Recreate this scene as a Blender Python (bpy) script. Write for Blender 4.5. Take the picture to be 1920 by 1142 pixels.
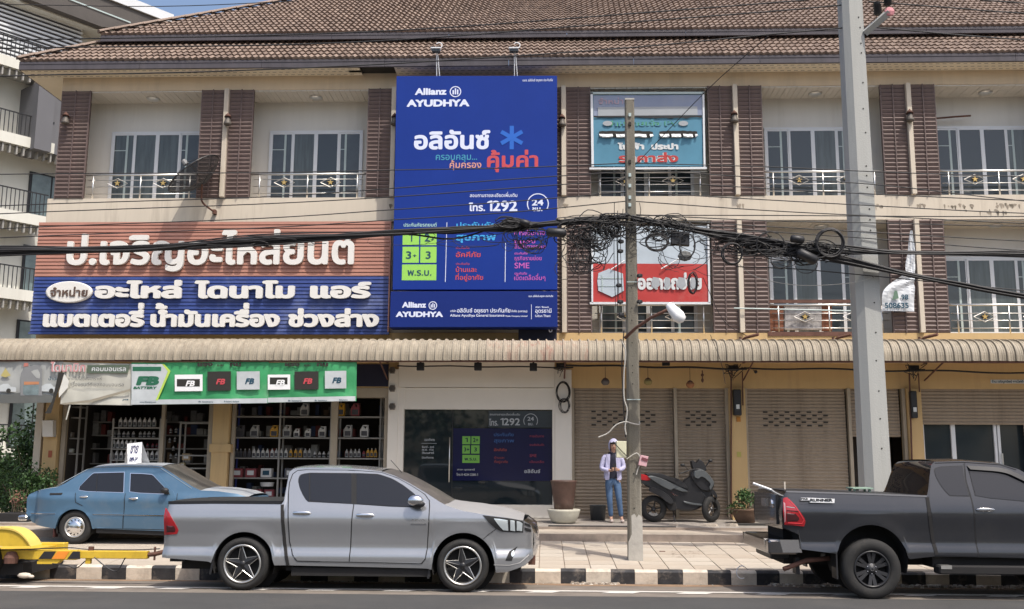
import bpy, bmesh, math, random
import numpy as np
from mathutils import Vector, Matrix
random.seed(7)
SC = bpy.context.scene
COL = SC.collection
for _o in list(bpy.data.objects):
    bpy.data.objects.remove(_o)
# ------------------------------------------------------------------ camera, sky, sun, exposure
FOC, PITCH, YAW, ROLL = 1841.8, 0.1592, 0.0343, 0.0049      # focal length in units of a 1920 wide frame
CAMP = np.array([0.0, -21.8, 1.75])
_f = np.array([-math.sin(YAW)*math.cos(PITCH), math.cos(YAW)*math.cos(PITCH), math.sin(PITCH)])
_r = np.array([math.cos(YAW), math.sin(YAW), 0.0]); _u = np.cross(_r, _f)
_R = _r*math.cos(ROLL)+_u*math.sin(ROLL); _U = -_r*math.sin(ROLL)+_u*math.cos(ROLL)
cd = bpy.data.cameras.new('camera'); cam = bpy.data.objects.new('camera', cd); COL.objects.link(cam)
cam.matrix_world = Matrix(((_R[0], _U[0], -_f[0], CAMP[0]), (_R[1], _U[1], -_f[1], CAMP[1]), (_R[2], _U[2], -_f[2], CAMP[2]), (0, 0, 0, 1)))
cd.sensor_width = 36.0; cd.lens = FOC/1920*36.0; cd.clip_start = 0.2; cd.clip_end = 4000
SC.camera = cam
SUN_EL, SUN_DIR = 61.0, Vector((-0.27, 0.33, -1.0))
sx, sy = -SUN_DIR.x, -SUN_DIR.y
_h = math.cos(math.radians(SUN_EL)); _n = math.hypot(sx, sy)
sun_to = Vector((sx/_n*_h, sy/_n*_h, math.sin(math.radians(SUN_EL))))
W_ = bpy.data.worlds.new('World'); SC.world = W_; W_.use_nodes = True
nt = W_.node_tree; bg = nt.nodes['Background']
sky = nt.nodes.new('ShaderNodeTexSky'); sky.sky_type = 'NISHITA'; sky.sun_disc = False
sky.sun_elevation = math.radians(SUN_EL); sky.sun_rotation = math.atan2(sun_to.x, sun_to.y)
sky.air_density = 1.0; sky.dust_density = 4.5; sky.ozone_density = 1.0
nt.links.new(sky.outputs[0], bg.inputs[0]); bg.inputs[1].default_value = 0.15
ld = bpy.data.lights.new('sun', 'SUN'); ld.energy = 2.75; ld.angle = math.radians(0.55); ld.color = (1.0, 0.95, 0.87)
lo = bpy.data.objects.new('sun', ld); COL.objects.link(lo); lo.location = (0, 0, 40)
lo.rotation_euler = (-sun_to).to_track_quat('-Z', 'Y').to_euler()
SC.view_settings.view_transform = 'Standard'; SC.view_settings.look = 'None'
SC.view_settings.gamma = 1.0; SC.view_settings.exposure = 0.50; SC.view_settings.use_curve_mapping = False
SC.render.engine = 'CYCLES'; SC.cycles.max_bounces = 8; SC.cycles.transparent_max_bounces = 12

# ------------------------------------------------------------------ measuring help: the photograph was surveyed with this camera
def at(px, py, Y):
    """(X, Z) of the surveyed point px, py on the upright plane y = Y"""
    d = _f + _R*((px-960.0)/FOC) - _U*((py-571.0)/FOC)
    t = (Y-CAMP[1])/d[1]
    return CAMP[0]+t*d[0], CAMP[2]+t*d[2]
def X_(px, py, Y): return at(px, py, Y)[0]
def Z_(px, py, Y): return at(px, py, Y)[1]
def P3(px, py, Y):
    a = at(px, py, Y); return (a[0], Y, a[1])
def onz(px, py, z):
    d = _f + _R*((px-960.0)/FOC) - _U*((py-571.0)/FOC)
    t = (z-CAMP[2])/d[2]
    return CAMP[0]+t*d[0], CAMP[1]+t*d[1]

# ------------------------------------------------------------------ materials
def srgb(r, g, b):
    return tuple(((c/255.0)/12.92 if c <= 10 else (((c/255.0)+0.055)/1.055)**2.4) for c in (r, g, b))
MATS = {}
def mat(name, col, rough=0.7, metal=0.0, var=0.12, vscale=1.5, bump=0.0, bscale=30.0, dirt=None, dirt_amt=0.0, dirt_scale=0.8,
        coat=0.0, spec=None, streak=False, trans=0.0, ior=1.45, emit=None):
    if name in MATS: return MATS[name]
    m = bpy.data.materials.new(name); m.use_nodes = True
    N = m.node_tree.nodes; L = m.node_tree.links; b = N['Principled BSDF']
    b.inputs['Roughness'].default_value = rough; b.inputs['Metallic'].default_value = metal
    if spec is not None: b.inputs['Specular IOR Level'].default_value = spec
    if coat: b.inputs['Coat Weight'].default_value = coat; b.inputs['Coat Roughness'].default_value = 0.05
    b.inputs['IOR'].default_value = ior
    if trans: b.inputs['Transmission Weight'].default_value = trans
    c4 = (*col, 1)
    b.inputs['Base Color'].default_value = c4
    tc = N.new('ShaderNodeTexCoord'); cur = None
    if var > 0 or (dirt and dirt_amt > 0):
        mp = N.new('ShaderNodeMapping'); L.new(tc.outputs['Object'], mp.inputs[0])
        if streak: mp.inputs['Scale'].default_value = (3.0, 3.0, 0.25)
        n1 = N.new('ShaderNodeTexNoise'); n1.inputs['Scale'].default_value = vscale; n1.inputs['Detail'].default_value = 6; n1.inputs['Roughness'].default_value = 0.65
        L.new(mp.outputs[0], n1.inputs['Vector'])
        rp = N.new('ShaderNodeMapRange'); rp.inputs[1].default_value = 0.3; rp.inputs[2].default_value = 0.7
        rp.inputs[3].default_value = 1-var; rp.inputs[4].default_value = 1+var
        L.new(n1.outputs['Fac'], rp.inputs[0])
        mu = N.new('ShaderNodeVectorMath'); mu.operation = 'SCALE'; mu.inputs[0].default_value = col
        L.new(rp.outputs[0], mu.inputs['Scale']); cur = mu.outputs[0]
        if dirt and dirt_amt > 0:
            n2 = N.new('ShaderNodeTexNoise'); n2.inputs['Scale'].default_value = dirt_scale; n2.inputs['Detail'].default_value = 9; n2.inputs['Roughness'].default_value = 0.7
            L.new(mp.outputs[0], n2.inputs['Vector'])
            r2 = N.new('ShaderNodeMapRange'); r2.inputs[1].default_value = 0.52; r2.inputs[2].default_value = 0.78; r2.inputs[4].default_value = dirt_amt
            L.new(n2.outputs['Fac'], r2.inputs[0])
            mx = N.new('ShaderNodeMix'); mx.data_type = 'RGBA'; L.new(r2.outputs[0], mx.inputs[0]); L.new(cur, mx.inputs[6]); mx.inputs[7].default_value = (*dirt, 1)
            cur = mx.outputs[2]
        L.new(cur, b.inputs['Base Color'])
    if bump > 0:
        n3 = N.new('ShaderNodeTexNoise'); n3.inputs['Scale'].default_value = bscale; n3.inputs['Detail'].default_value = 5
        L.new(tc.outputs['Object'], n3.inputs['Vector'])
        bp = N.new('ShaderNodeBump'); bp.inputs['Strength'].default_value = bump; bp.inputs['Distance'].default_value = 0.01
        L.new(n3.outputs['Fac'], bp.inputs['Height']); L.new(bp.outputs[0], b.inputs['Normal'])
    if emit: b.inputs['Emission Color'].default_value = (*emit[0], 1); b.inputs['Emission Strength'].default_value = emit[1]
    MATS[name] = m
    return m
def flat(name, r, g, b, rough=0.6, var=0.05, **k): return mat(name, srgb(r, g, b), rough, var=var, **k)

# ------------------------------------------------------------------ mesh builder
ORG = {}
class MB:
    def __init__(s): s.v = []; s.f = []; s.m = []; s.mi = 0
    def add(s, vs, fs):
        n = len(s.v); s.v.extend(vs)
        for f in fs: s.f.append(tuple(n+i for i in f)); s.m.append(s.mi)
        return s
    def box(s, x0, x1, y0, y1, z0, z1):
        if x0 > x1: x0, x1 = x1, x0
        if y0 > y1: y0, y1 = y1, y0
        if z0 > z1: z0, z1 = z1, z0
        return s.add([(x0, y0, z0), (x1, y0, z0), (x1, y1, z0), (x0, y1, z0), (x0, y0, z1), (x1, y0, z1), (x1, y1, z1), (x0, y1, z1)],
                     [(0, 3, 2, 1), (4, 5, 6, 7), (0, 1, 5, 4), (1, 2, 6, 5), (2, 3, 7, 6), (3, 0, 4, 7)])
    def cbox(s, x0, x1, y0, y1, z0, z1, c=0.01):
        """box with chamfered upright and level edges (octagon section in x/z, full depth)"""
        if x0 > x1: x0, x1 = x1, x0
        if z0 > z1: z0, z1 = z1, z0
        pts = [(x0+c, z0), (x1-c, z0), (x1, z0+c), (x1, z1-c), (x1-c, z1), (x0+c, z1), (x0, z1-c), (x0, z0+c)]
        return s.prism(pts, y0, y1, c)
    def prism(s, pts, y0, y1, c=0.0):
        """outline in x/z pushed from y0 (front) to y1; the front rim chamfered by c"""
        n = len(pts)
        ar = sum(pts[i][0]*pts[(i+1) % n][1]-pts[(i+1) % n][0]*pts[i][1] for i in range(n))
        if ar < 0: pts = pts[::-1]
        if c > 0:
            cx = sum(p[0] for p in pts)/n; cz = sum(p[1] for p in pts)/n
            w = max(p[0] for p in pts)-min(p[0] for p in pts); h = max(p[1] for p in pts)-min(p[1] for p in pts)
            inn = [(cx+(p[0]-cx)*(1-2*c/max(w, 1e-3)), cz+(p[1]-cz)*(1-2*c/max(h, 1e-3))) for p in pts]
            vs = [(p[0], y0, p[1]) for p in inn]+[(p[0], y0+c, p[1]) for p in pts]+[(p[0], y1, p[1]) for p in pts]
            fs = [tuple(range(n))]+[(i, i+n, (i+1) % n+n, (i+1) % n) for i in range(n)]+[(i+n, i+2*n, (i+1) % n+2*n, (i+1) % n+n) for i in range(n)]+[tuple(range(3*n-1, 2*n-1, -1))]
        else:
            vs = [(p[0], y0, p[1]) for p in pts]+[(p[0], y1, p[1]) for p in pts]
            fs = [tuple(range(n))]+[(i, i+n, (i+1) % n+n, (i+1) % n) for i in range(n)]+[tuple(range(2*n-1, n-1, -1))]
        return s.add(vs, fs)
    def quad(s, a, b, c, d): return s.add([a, b, c, d], [(0, 1, 2, 3)])
    def tube(s, pts, r, n=6, cap=True):
        pts = [Vector(p) for p in pts]; k = len(pts)
        rs = r if isinstance(r, (list, tuple)) else [r]*k
        t0 = (pts[1]-pts[0]).normalized(); a = Vector((0, 0, 1)) if abs(t0.z) < 0.9 else Vector((1, 0, 0))
        nrm = t0.cross(a).normalized(); vs = []
        for i, p in enumerate(pts):
            t = (pts[min(i+1, k-1)]-pts[max(i-1, 0)])
            t = t.normalized() if t.length > 1e-9 else t0
            nrm = (nrm-t*nrm.dot(t)); nrm = nrm.normalized() if nrm.length > 1e-9 else t.orthogonal().normalized()
            bn = t.cross(nrm)
            for j in range(n):
                an = 2*math.pi*j/n; q = p+(nrm*math.cos(an)+bn*math.sin(an))*rs[i]; vs.append(tuple(q))
        fs = [(i*n+j, i*n+(j+1) % n, (i+1)*n+(j+1) % n, (i+1)*n+j) for i in range(k-1) for j in range(n)]
        if cap: fs += [tuple(range(n-1, -1, -1)), tuple(range((k-1)*n, k*n))]
        return s.add(vs, fs)
    def lathe(s, prof, c, axis='z', n=20, a0=0.0, a1=2*math.pi):
        """prof: (radius, height) pairs; closed round the axis"""
        full = abs(a1-a0-2*math.pi) < 1e-6; k = len(prof); m = n if full else n+1; vs = []
        for j in range(m):
            an = a0+(a1-a0)*j/n; ca, sa = math.cos(an), math.sin(an)
            for (r, h) in prof:
                if axis == 'z': vs.append((c[0]+r*ca, c[1]+r*sa, c[2]+h))
                elif axis == 'y': vs.append((c[0]+r*ca, c[1]+h, c[2]+r*sa))
                else: vs.append((c[0]+h, c[1]+r*ca, c[2]+r*sa))
        fs = []
        for j in range(n):
            a = j*k; b = ((j+1) % m)*k
            for i in range(k-1):
                if prof[i][0] < 1e-6 and prof[i+1][0] < 1e-6: continue
                if prof[i][0] < 1e-6: fs.append((a+i, b+i+1, a+i+1))
                elif prof[i+1][0] < 1e-6: fs.append((a+i, b+i, a+i+1))
                else: fs.append((a+i, b+i, b+i+1, a+i+1))
        return s.add(vs, fs)
    def ball(s, c, r, n=10, sq=(1, 1, 1)):
        k = max(4, n//2)
        prof = [(max(1e-7, math.sin(math.pi*i/k)), -math.cos(math.pi*i/k)) for i in range(k+1)]
        prof[0] = (0, -1); prof[-1] = (0, 1); q = MB(); q.lathe(prof, (0, 0, 0), 'z', n)
        return s.add([(c[0]+v[0]*r*sq[0], c[1]+v[1]*r*sq[1], c[2]+v[2]*r*sq[2]) for v in q.v], q.f)
    def grid(s, fn, nu, nv):
        vs = [tuple(fn(i/nu, j/nv)) for j in range(nv+1) for i in range(nu+1)]
        fs = [(j*(nu+1)+i, j*(nu+1)+i+1, (j+1)*(nu+1)+i+1, (j+1)*(nu+1)+i) for j in range(nv) for i in range(nu)]
        return s.add(vs, fs)
    def mesh(s, name, mats, smooth=False, off=(0, 0, 0), weld=False):
        me = bpy.data.meshes.new(name)
        me.from_pydata([(v[0]-off[0], v[1]-off[1], v[2]-off[2]) for v in s.v], [], s.f)
        mats = mats if isinstance(mats, (list, tuple)) else [mats]
        for m in mats: me.materials.append(m)
        if len(mats) > 1: me.polygons.foreach_set('material_index', s.m)
        if weld:
            bm = bmesh.new(); bm.from_mesh(me); bmesh.ops.remove_doubles(bm, verts=bm.verts, dist=1e-4); bmesh.ops.recalc_face_normals(bm, faces=bm.faces); bm.to_mesh(me); bm.free()
        if smooth: me.polygons.foreach_set('use_smooth', [True]*len(me.polygons))
        me.update(); return me
    def build(s, name, mats, parent=None, smooth=False, kind=None, label=None, weld=False, off=None):
        if off is None: off = ORG[parent.name] if parent is not None else (0, 0, 0)
        o = bpy.data.objects.new(name, s.mesh(name, mats, smooth, off, weld)); COL.objects.link(o)
        if parent is not None: o.parent = parent
        else: o.location = off
        ORG[o.name] = off
        if kind: o['kind'] = kind
        if label: o['label'] = label
        if smooth == 'auto':
            pass
        return o
    def solo(s, name, mats, label, cat, group=None, smooth=False, weld=False, kind=None):
        """a thing that is one mesh; its origin is put at its foot"""
        xs = [v[0] for v in s.v]; ys = [v[1] for v in s.v]; zs = [v[2] for v in s.v]
        off = ((min(xs)+max(xs))/2, (min(ys)+max(ys))/2, min(zs))
        o = s.build(name, mats, None, smooth, off=off, weld=weld); o.location = off
        o['label'] = label; o['category'] = cat
        if group: o['group'] = group
        if kind: o['kind'] = kind
        return o
def thing(name, label, cat, loc=(0, 0, 0), group=None, rz=0):
    o = bpy.data.objects.new(name, None); COL.objects.link(o); o.location = loc; o.rotation_euler = (0, 0, rz); o.empty_display_size = 0.2
    o['label'] = label; o['category'] = cat
    if group: o['group'] = group
    ORG[o.name] = tuple(loc); return o
def struct(name, mb, mats, smooth=False, weld=False):
    o = mb.build(name, mats, None, smooth, weld=weld); o['kind'] = 'structure'; return o
def inst(src, parent, loc=None, name=None):
    """a copy that shares mesh data"""
    o = src.copy(); COL.objects.link(o); o.parent = parent
    if loc is not None: o.location = loc
    ORG[o.name] = ORG[src.name]; return o
def copy_tree(o, parent=None, loc=None):
    c = o.copy(); COL.objects.link(c); c.parent = parent; ORG[c.name] = ORG.get(o.name, (0, 0, 0))
    if loc is not None: c.location = loc
    for ch in list(o.children): copy_tree(ch, c)
    return c
def smooth_pts(pts, k=6):
    """Catmull-Rom through points of any dimension"""
    P = [np.array(p, float) for p in pts]; out = []
    for i in range(len(P)-1):
        a = P[i-1] if i > 0 else 2*P[0]-P[1]; b, c = P[i], P[i+1]; d = P[i+2] if i+2 < len(P) else 2*P[-1]-P[-2]
        for j in range(k):
            t = j/k; out.append(0.5*((2*b)+(-a+c)*t+(2*a-5*b+4*c-d)*t*t+(-a+3*b-3*c+d)*t**3))
    out.append(P[-1]); return [tuple(q) for q in out]

# ------------------------------------------------------------------ lettering: glyph outlines cleaned through a distance field
_GC = {}
def _glyph_raw(ch):
    if ('raw', ch) in _GC: return _GC[('raw', ch)]
    cv = bpy.data.curves.new('g', 'FONT'); cv.body = ch+'I'; cv.size = 1.0; cv.resolution_u = 4
    ob = bpy.data.objects.new('g', cv); COL.objects.link(ob); bpy.context.view_layer.update()
    c2 = ob.to_curve(bpy.context.evaluated_depsgraph_get())
    cs = []
    for sp in c2.splines:
        if sp.type == 'BEZIER':
            bp = sp.bezier_points; n = len(bp); poly = []
            for i in range(n):
                p0, p1 = bp[i], bp[(i+1) % n]
                a, b, c, d = [np.array(q[:2]) for q in (p0.co, p0.handle_right, p1.handle_left, p1.co)]
                for t in (0, .25, .5, .75): poly.append(a*(1-t)**3+3*b*t*(1-t)**2+3*c*t*t*(1-t)+d*t**3)
        else:
            poly = [np.array(p.co[:2]) for p in sp.points]
        cs.append(np.array(poly))
    if ch == '1':                                   # a one with its flag
        last = cs[-1]+np.array([0.46-(last_x if (last_x := cs[-1][:, 0].min()) else 0), 0.0])
        cs = [np.array([(0.36, 0.0), (0.36, 0.70), (0.28, 0.70), (0.09, 0.60), (0.11, 0.54), (0.28, 0.62), (0.28, 0.0)]), last]
    ob.to_curve_clear(); bpy.data.objects.remove(ob); bpy.data.curves.remove(cv)
    _GC[('raw', ch)] = cs; return cs
def glyph(ch, bold=0.0, res=26):
    """(advance, verts, faces, rim segments) in em units"""
    key = (ch, bold, res)
    if key in _GC: return _GC[key]
    if '_I' not in _GC: _GC['_I'] = _glyph_raw('')[-1][:, 0].min()
    cs = _glyph_raw(ch); adv = cs[-1][:, 0].min()-_GC['_I']; cs = cs[:-1]
    if not cs: _GC[key] = (adv, [], [], []); return _GC[key]
    A = np.concatenate([c for c in cs]); B = np.concatenate([np.roll(c, -1, 0) for c in cs])
    keep = np.abs(A-B).sum(1) > 1e-6; A, B = A[keep], B[keep]
    h = 1.0/res; pad = bold+1.5*h
    x0, y0 = A.min(0)-pad; x1, y1 = A.max(0)+pad
    nx = int(math.ceil((x1-x0)/h)); ny = int(math.ceil((y1-y0)/h))
    gx = x0+h*np.arange(nx+1); gy = y0+h*np.arange(ny+1)
    GX, GY = np.meshgrid(gx, gy); Pt = np.stack([GX, GY], -1)[:, :, None, :]
    AB = B-A; t = np.clip(((Pt-A)*AB).sum(-1)/(AB**2).sum(-1), 0, 1)
    dist = np.sqrt((((Pt-A)-t[..., None]*AB)**2).sum(-1)).min(-1)
    up = (A[:, 1] <= Pt[..., 1]) & (B[:, 1] > Pt[..., 1]); dn = (A[:, 1] > Pt[..., 1]) & (B[:, 1] <= Pt[..., 1])
    den = np.where(np.abs(AB[:, 1]) < 1e-12, 1e-12, AB[:, 1]); xi = A[:, 0]+(Pt[..., 1]-A[:, 1])/den*AB[:, 0]
    w = ((up & (xi > Pt[..., 0])).sum(-1) - (dn & (xi > Pt[..., 0])).sum(-1))
    S = np.where(w != 0, dist, -dist)+bold
    vs = []; vid = {}; fs = []; rim = []
    def V(k, p):
        if k not in vid: vid[k] = len(vs); vs.append(p)
        return vid[k]
    for j in range(ny):
        i = 0
        while i < nx:
            c = (S[j, i], S[j, i+1], S[j+1, i+1], S[j+1, i])
            if all(q > 0 for q in c):
                k = i
                while k+1 < nx and S[j, k+2] > 0 and S[j+1, k+2] > 0: k += 1
                fs.append((V((j, i), (gx[i], gy[j])), V((j, k+1), (gx[k+1], gy[j])), V((j+1, k+1), (gx[k+1], gy[j+1])), V((j+1, i), (gx[i], gy[j+1]))))
                i = k+1; continue
            if any(q > 0 for q in c):
                cn = [(j, i), (j, i+1), (j+1, i+1), (j+1, i)]; poly = []; cr = []
                for e in range(4):
                    a, b = cn[e], cn[(e+1) % 4]; sa, sb = c[e], c[(e+1) % 4]
                    if sa > 0: poly.append(V(a, (gx[a[1]], gy[a[0]])))
                    if (sa > 0) != (sb > 0):
                        u = sa/(sa-sb); p = (gx[a[1]]+(gx[b[1]]-gx[a[1]])*u, gy[a[0]]+(gy[b[0]]-gy[a[0]])*u)
                        k = ('e', min(a, b), max(a, b)); q = V(k, p); poly.append(q); cr.append((q, sa > 0))
                if len(poly) >= 3: fs.append(tuple(poly))
                for q in range(len(cr)):
                    if cr[q][1]: rim.append((cr[q][0], cr[(q+1) % len(cr)][0]))
            i += 1
    _GC[key] = (adv, vs, fs, rim); return _GC[key]
UPPER = set('ิีึืัํ็'); TONE = set('่้๊๋์')
THAI_H = 0.565
def text_mb(s, x0, x1, zb, h, y, bold=0.02, res=26, depth=0.0, shear=0.0, thai=None, mb=None):
    """lettering across x0..x1 (world), baseline zb, letter body height h, facing -y at y; depth > 0 makes raised letters"""
    mb = mb or MB()
    if thai is None: thai = any('\u0e00' <= c <= '\u0e7f' for c in s)
    bh = THAI_H if thai else 0.70
    pen = 0.0; items = []; prev = ''
    for i_, c in enumerate(s):
        if c == ' ': pen += 0.26; prev = c; continue
        g = glyph(c, bold, res); dy = 0.0
        nxt = s[i_+1] if i_+1 < len(s) else ''
        if c in TONE and (prev in UPPER or nxt == 'ำ'): dy = 0.19+bold*1.6
        items.append((g, pen, dy, .0016 if (c in TONE or c in UPPER) else (.0008 if c == 'ำ' else 0))); pen += g[0]; prev = c
    if not items: return mb
    lo = min(v[0]+p for g, p, _, _e in items for v in g[1] or [(0, 0)]); hi = max(v[0]+p for g, p, _, _e in items for v in g[1] or [(0, 0)])
    sx_ = (x1-x0)/(hi-lo); sz = h/(bh+2*bold); zb += bold*sz; y_ = y
    for g, p, dy, ey in items:
        y = y_-ey
        q = [(x0+(v[0]+p-lo)*sx_+shear*(v[1]+dy)*sz, zb+(v[1]+dy)*sz) for v in g[1]]
        if depth > 0:
            n = len(q); vs = [(a, y-depth, b) for a, b in q]+[(a, y, b) for a, b in q]
            mb.add(vs, list(g[2])+[(a, a+n, b+n, b) for a, b in g[3]])
        else:
            mb.add([(a, y, b) for a, b in q], list(g[2]))
    return mb
def letter(parent, rows, Y, m, gap=0.004, bold=0.02, res=22, depth=0.0, shear=0.0, name='lettering', base=None):
    """rows: (string, px0, px1, py_baseline, py_top) as surveyed; each row a mesh part on plane Y"""
    for row in rows:
        s, a, b, pb, pt = row[:5]
        xa, zb = at(a, pb, Y); xb, zb2 = at(b, pb, Y); _, zt = at(a, pt, Y)
        mb = text_mb(s, xa, xb, (zb+zb2)/2, zt-zb, Y-gap, bold=row[5] if len(row) > 5 else bold, res=res, depth=depth, shear=shear)
        if mb.v: mb.build(name, m, parent)
# ------------------------------------------------------------------ materials of the setting
M_road = mat('asphalt', (0.056, 0.055, 0.054), 0.9, var=0.13, vscale=1.2, bump=0.5, bscale=160, dirt=(0.12, 0.105, 0.09), dirt_amt=0.5, dirt_scale=0.35)
M_shoulder = mat('dusty_asphalt', (0.18, 0.155, 0.13), 0.95, var=0.22, vscale=2.0, bump=0.4, bscale=120, dirt=(0.12, 0.10, 0.09), dirt_amt=0.6, dirt_scale=1.1)
M_paint = mat('road_paint', (0.60, 0.57, 0.52), 0.8, var=0.2, vscale=6, dirt=(0.20, 0.18, 0.15), dirt_amt=0.6, dirt_scale=6)
M_kw = mat('kerb_white', (0.60, 0.53, 0.44), 0.85, var=0.15, vscale=5, dirt=(0.22, 0.17, 0.13), dirt_amt=1.0, dirt_scale=2.2, bump=0.4)
M_kb = mat('kerb_black', (0.035, 0.035, 0.038), 0.8, var=0.4, vscale=6, dirt=(0.26, 0.22, 0.18), dirt_amt=1.0, dirt_scale=3.5, bump=0.3)
M_tile = mat('pavement_tile', (0.41, 0.355, 0.29), 0.85, var=0.10, vscale=3, dirt=(0.34, 0.25, 0.19), dirt_amt=0.55, dirt_scale=1.2, bump=0.2)
M_tile2 = mat('pavement_tile_pale', (0.44, 0.39, 0.325), 0.85, var=0.10, vscale=3, dirt=(0.34, 0.26, 0.20), dirt_amt=0.55, dirt_scale=1.0, bump=0.2)
M_tile3 = mat('pavement_tile_warm', (0.39, 0.33, 0.265), 0.85, var=0.10, vscale=3, dirt=(0.32, 0.24, 0.18), dirt_amt=0.55, dirt_scale=1.4, bump=0.2)
M_conc = mat('concrete_floor', (0.40, 0.345, 0.28), 0.9, var=0.15, vscale=1.5, dirt=(0.24, 0.19, 0.15), dirt_amt=0.7, dirt_scale=0.9, bump=0.3)
M_terr = mat('terrace_tile', (0.30, 0.27, 0.24), 0.6, var=0.2, vscale=2.5, dirt=(0.16, 0.14, 0.12), dirt_amt=0.7, dirt_scale=1.5)
M_riser = mat('step_riser', (0.27, 0.22, 0.18), 0.85, var=0.25, vscale=3, dirt=(0.10, 0.09, 0.08), dirt_amt=0.7, dirt_scale=2)
M_soil = mat('bare_ground', (0.20, 0.16, 0.11), 0.95, var=0.2, vscale=0.6)
M_cream = mat('cream_render', (0.60, 0.53, 0.43), 0.85, var=0.06, vscale=0.7, dirt=(0.25, 0.20, 0.15), dirt_amt=0.75, dirt_scale=0.7, streak=True)
M_creamd = mat('cream_beam', (0.66, 0.53, 0.37), 0.85, var=0.07, vscale=0.7, dirt=(0.25, 0.21, 0.16), dirt_amt=0.4, dirt_scale=0.5, streak=True)
M_tan = mat('tan_render', (0.53, 0.37, 0.18), 0.85, var=0.08, vscale=0.8, dirt=(0.22, 0.15, 0.09), dirt_amt=0.5, dirt_scale=0.8, streak=True)
M_grey = mat('grey_wall', (0.68, 0.655, 0.60), 0.9, var=0.04, vscale=0.8, dirt=(0.40, 0.37, 0.32), dirt_amt=0.35, dirt_scale=0.7, streak=True)
M_soff = mat('soffit_board', (0.80, 0.72, 0.57), 0.8, var=0.06, vscale=1.2)
M_ceil = mat('balcony_ceiling', (0.66, 0.62, 0.55), 0.8, var=0.03)
M_dark = mat('vent_dark', (0.03, 0.028, 0.025), 0.9, var=0)
M_fasc = mat('roof_fascia', (0.075, 0.068, 0.078), 0.75, var=0.2, vscale=1.5, dirt=(0.16, 0.14, 0.14), dirt_amt=0.4, dirt_scale=1.2, streak=True)
def tile_mat(name, c):
    return mat(name, tuple(q*.9 for q in c), 0.75, var=0.13, vscale=2.2, dirt=(0.11, 0.075, 0.055), dirt_amt=0.6, dirt_scale=1.2, bump=0.2)
M_rt = [tile_mat('roof_tile_a', (0.225, 0.163, 0.128)), tile_mat('roof_tile_b', (0.27, 0.20, 0.158)), tile_mat('roof_tile_c', (0.185, 0.133, 0.105))]
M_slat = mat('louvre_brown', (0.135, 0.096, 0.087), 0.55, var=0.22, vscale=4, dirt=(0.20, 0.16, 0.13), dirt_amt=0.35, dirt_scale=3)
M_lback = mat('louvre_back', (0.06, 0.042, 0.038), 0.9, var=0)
M_alu = mat('white_aluminium', (0.66, 0.68, 0.70), 0.45, var=0.04)
M_alug = mat('pale_green_frame', (0.42, 0.50, 0.49), 0.5, var=0.04)
M_glass = mat('window_glass', (0.028, 0.038, 0.045), 0.06, var=0.0, spec=0.75)
M_glass2 = mat('window_glass_curtained', (0.075, 0.092, 0.095), 0.10, var=0.35, vscale=3, spec=0.6, streak=True)
M_glass3 = mat('window_glass_dusty', (0.05, 0.062, 0.07), 0.12, var=0.3, vscale=1.5, spec=0.7)
M_curt = mat('curtain', (0.14, 0.16, 0.165), 0.8, var=0.25, vscale=2)
M_steel = mat('stainless_steel', (0.72, 0.71, 0.68), 0.32, metal=0.9, var=0.05)
M_gold = mat('gold_star', (0.60, 0.42, 0.16), 0.45, metal=0.7, var=0.1)
M_can = mat('canopy_sheet', (0.31, 0.27, 0.21), 0.7, var=0.22, vscale=2.5, dirt=(0.17, 0.135, 0.10), dirt_amt=0.75, dirt_scale=1.4, streak=True)
M_canr = mat('canopy_sheet_rust', (0.33, 0.28, 0.22), 0.75, var=0.2, vscale=4, dirt=(0.27, 0.075, 0.05), dirt_amt=0.9, dirt_scale=2.2, streak=True)
M_rust = mat('rusty_steel', (0.12, 0.058, 0.042), 0.85, var=0.3, vscale=6)
M_shut = mat('roller_shutter', (0.275, 0.222, 0.165), 0.6, var=0.10, vscale=1.5, dirt=(0.13, 0.095, 0.065), dirt_amt=0.75, dirt_scale=1.1, streak=True)
M_shutf = mat('shutter_frame', (0.34, 0.29, 0.22), 0.6, var=0.1, vscale=2)
M_acm = mat('white_cladding', (0.68, 0.64, 0.57), 0.5, var=0.04, vscale=1)
M_black = mat('black_plastic', (0.018, 0.018, 0.02), 0.5, var=0.1)
M_blackm = mat('black_cable', (0.022, 0.021, 0.022), 0.65, var=0.2)
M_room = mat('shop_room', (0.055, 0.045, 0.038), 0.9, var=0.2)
M_white = mat('white_print', (0.80, 0.80, 0.80), 0.6, var=0.02)

# ------------------------------------------------------------------ ground
m = MB(); m.quad((-400, -300, -0.12), (400, -300, -0.12), (400, 500, -0.12), (-400, 500, -0.12)); struct('ground', m, M_soil)
KY = -6.32                                          # road side face of the kerb
m = MB()
for i in range(40):
    a = -200+i*10; m.quad((a, -40, 0), (a+10, -40, 0), (a+10, -8.3, 0), (a, -8.3, 0))
m.quad((-200, -90, 0), (200, -90, 0), (200, -40, 0), (-200, -40, 0)); struct('road', m, M_road, weld=True)
m = MB()
m.grid(lambda u, v: (-200+400*u, -8.3+(1.98)*v, -0.08*v*v), 80, 5); struct('road_shoulder', m, M_shoulder)
yl = onz(960, 1107.5, 0)[1]
m = MB(); m.box(-60, 60, yl-0.045, yl+0.045, 0.001, 0.005); struct('edge_line', m, M_paint)
m = MB()
for i in range(-12, 14):
    x = i*1.02-0.25+random.uniform(-.05, .05); w = 0.40+random.uniform(-.03, .05)
    m.add([(x, yl-0.20, 0.004), (x+w, yl-0.20, 0.004), (x+w+0.12, yl-0.055, 0.004), (x+0.14, yl-0.055, 0.004)], [(0, 1, 2, 3)])
struct('road_marking', m, M_paint)

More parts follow.
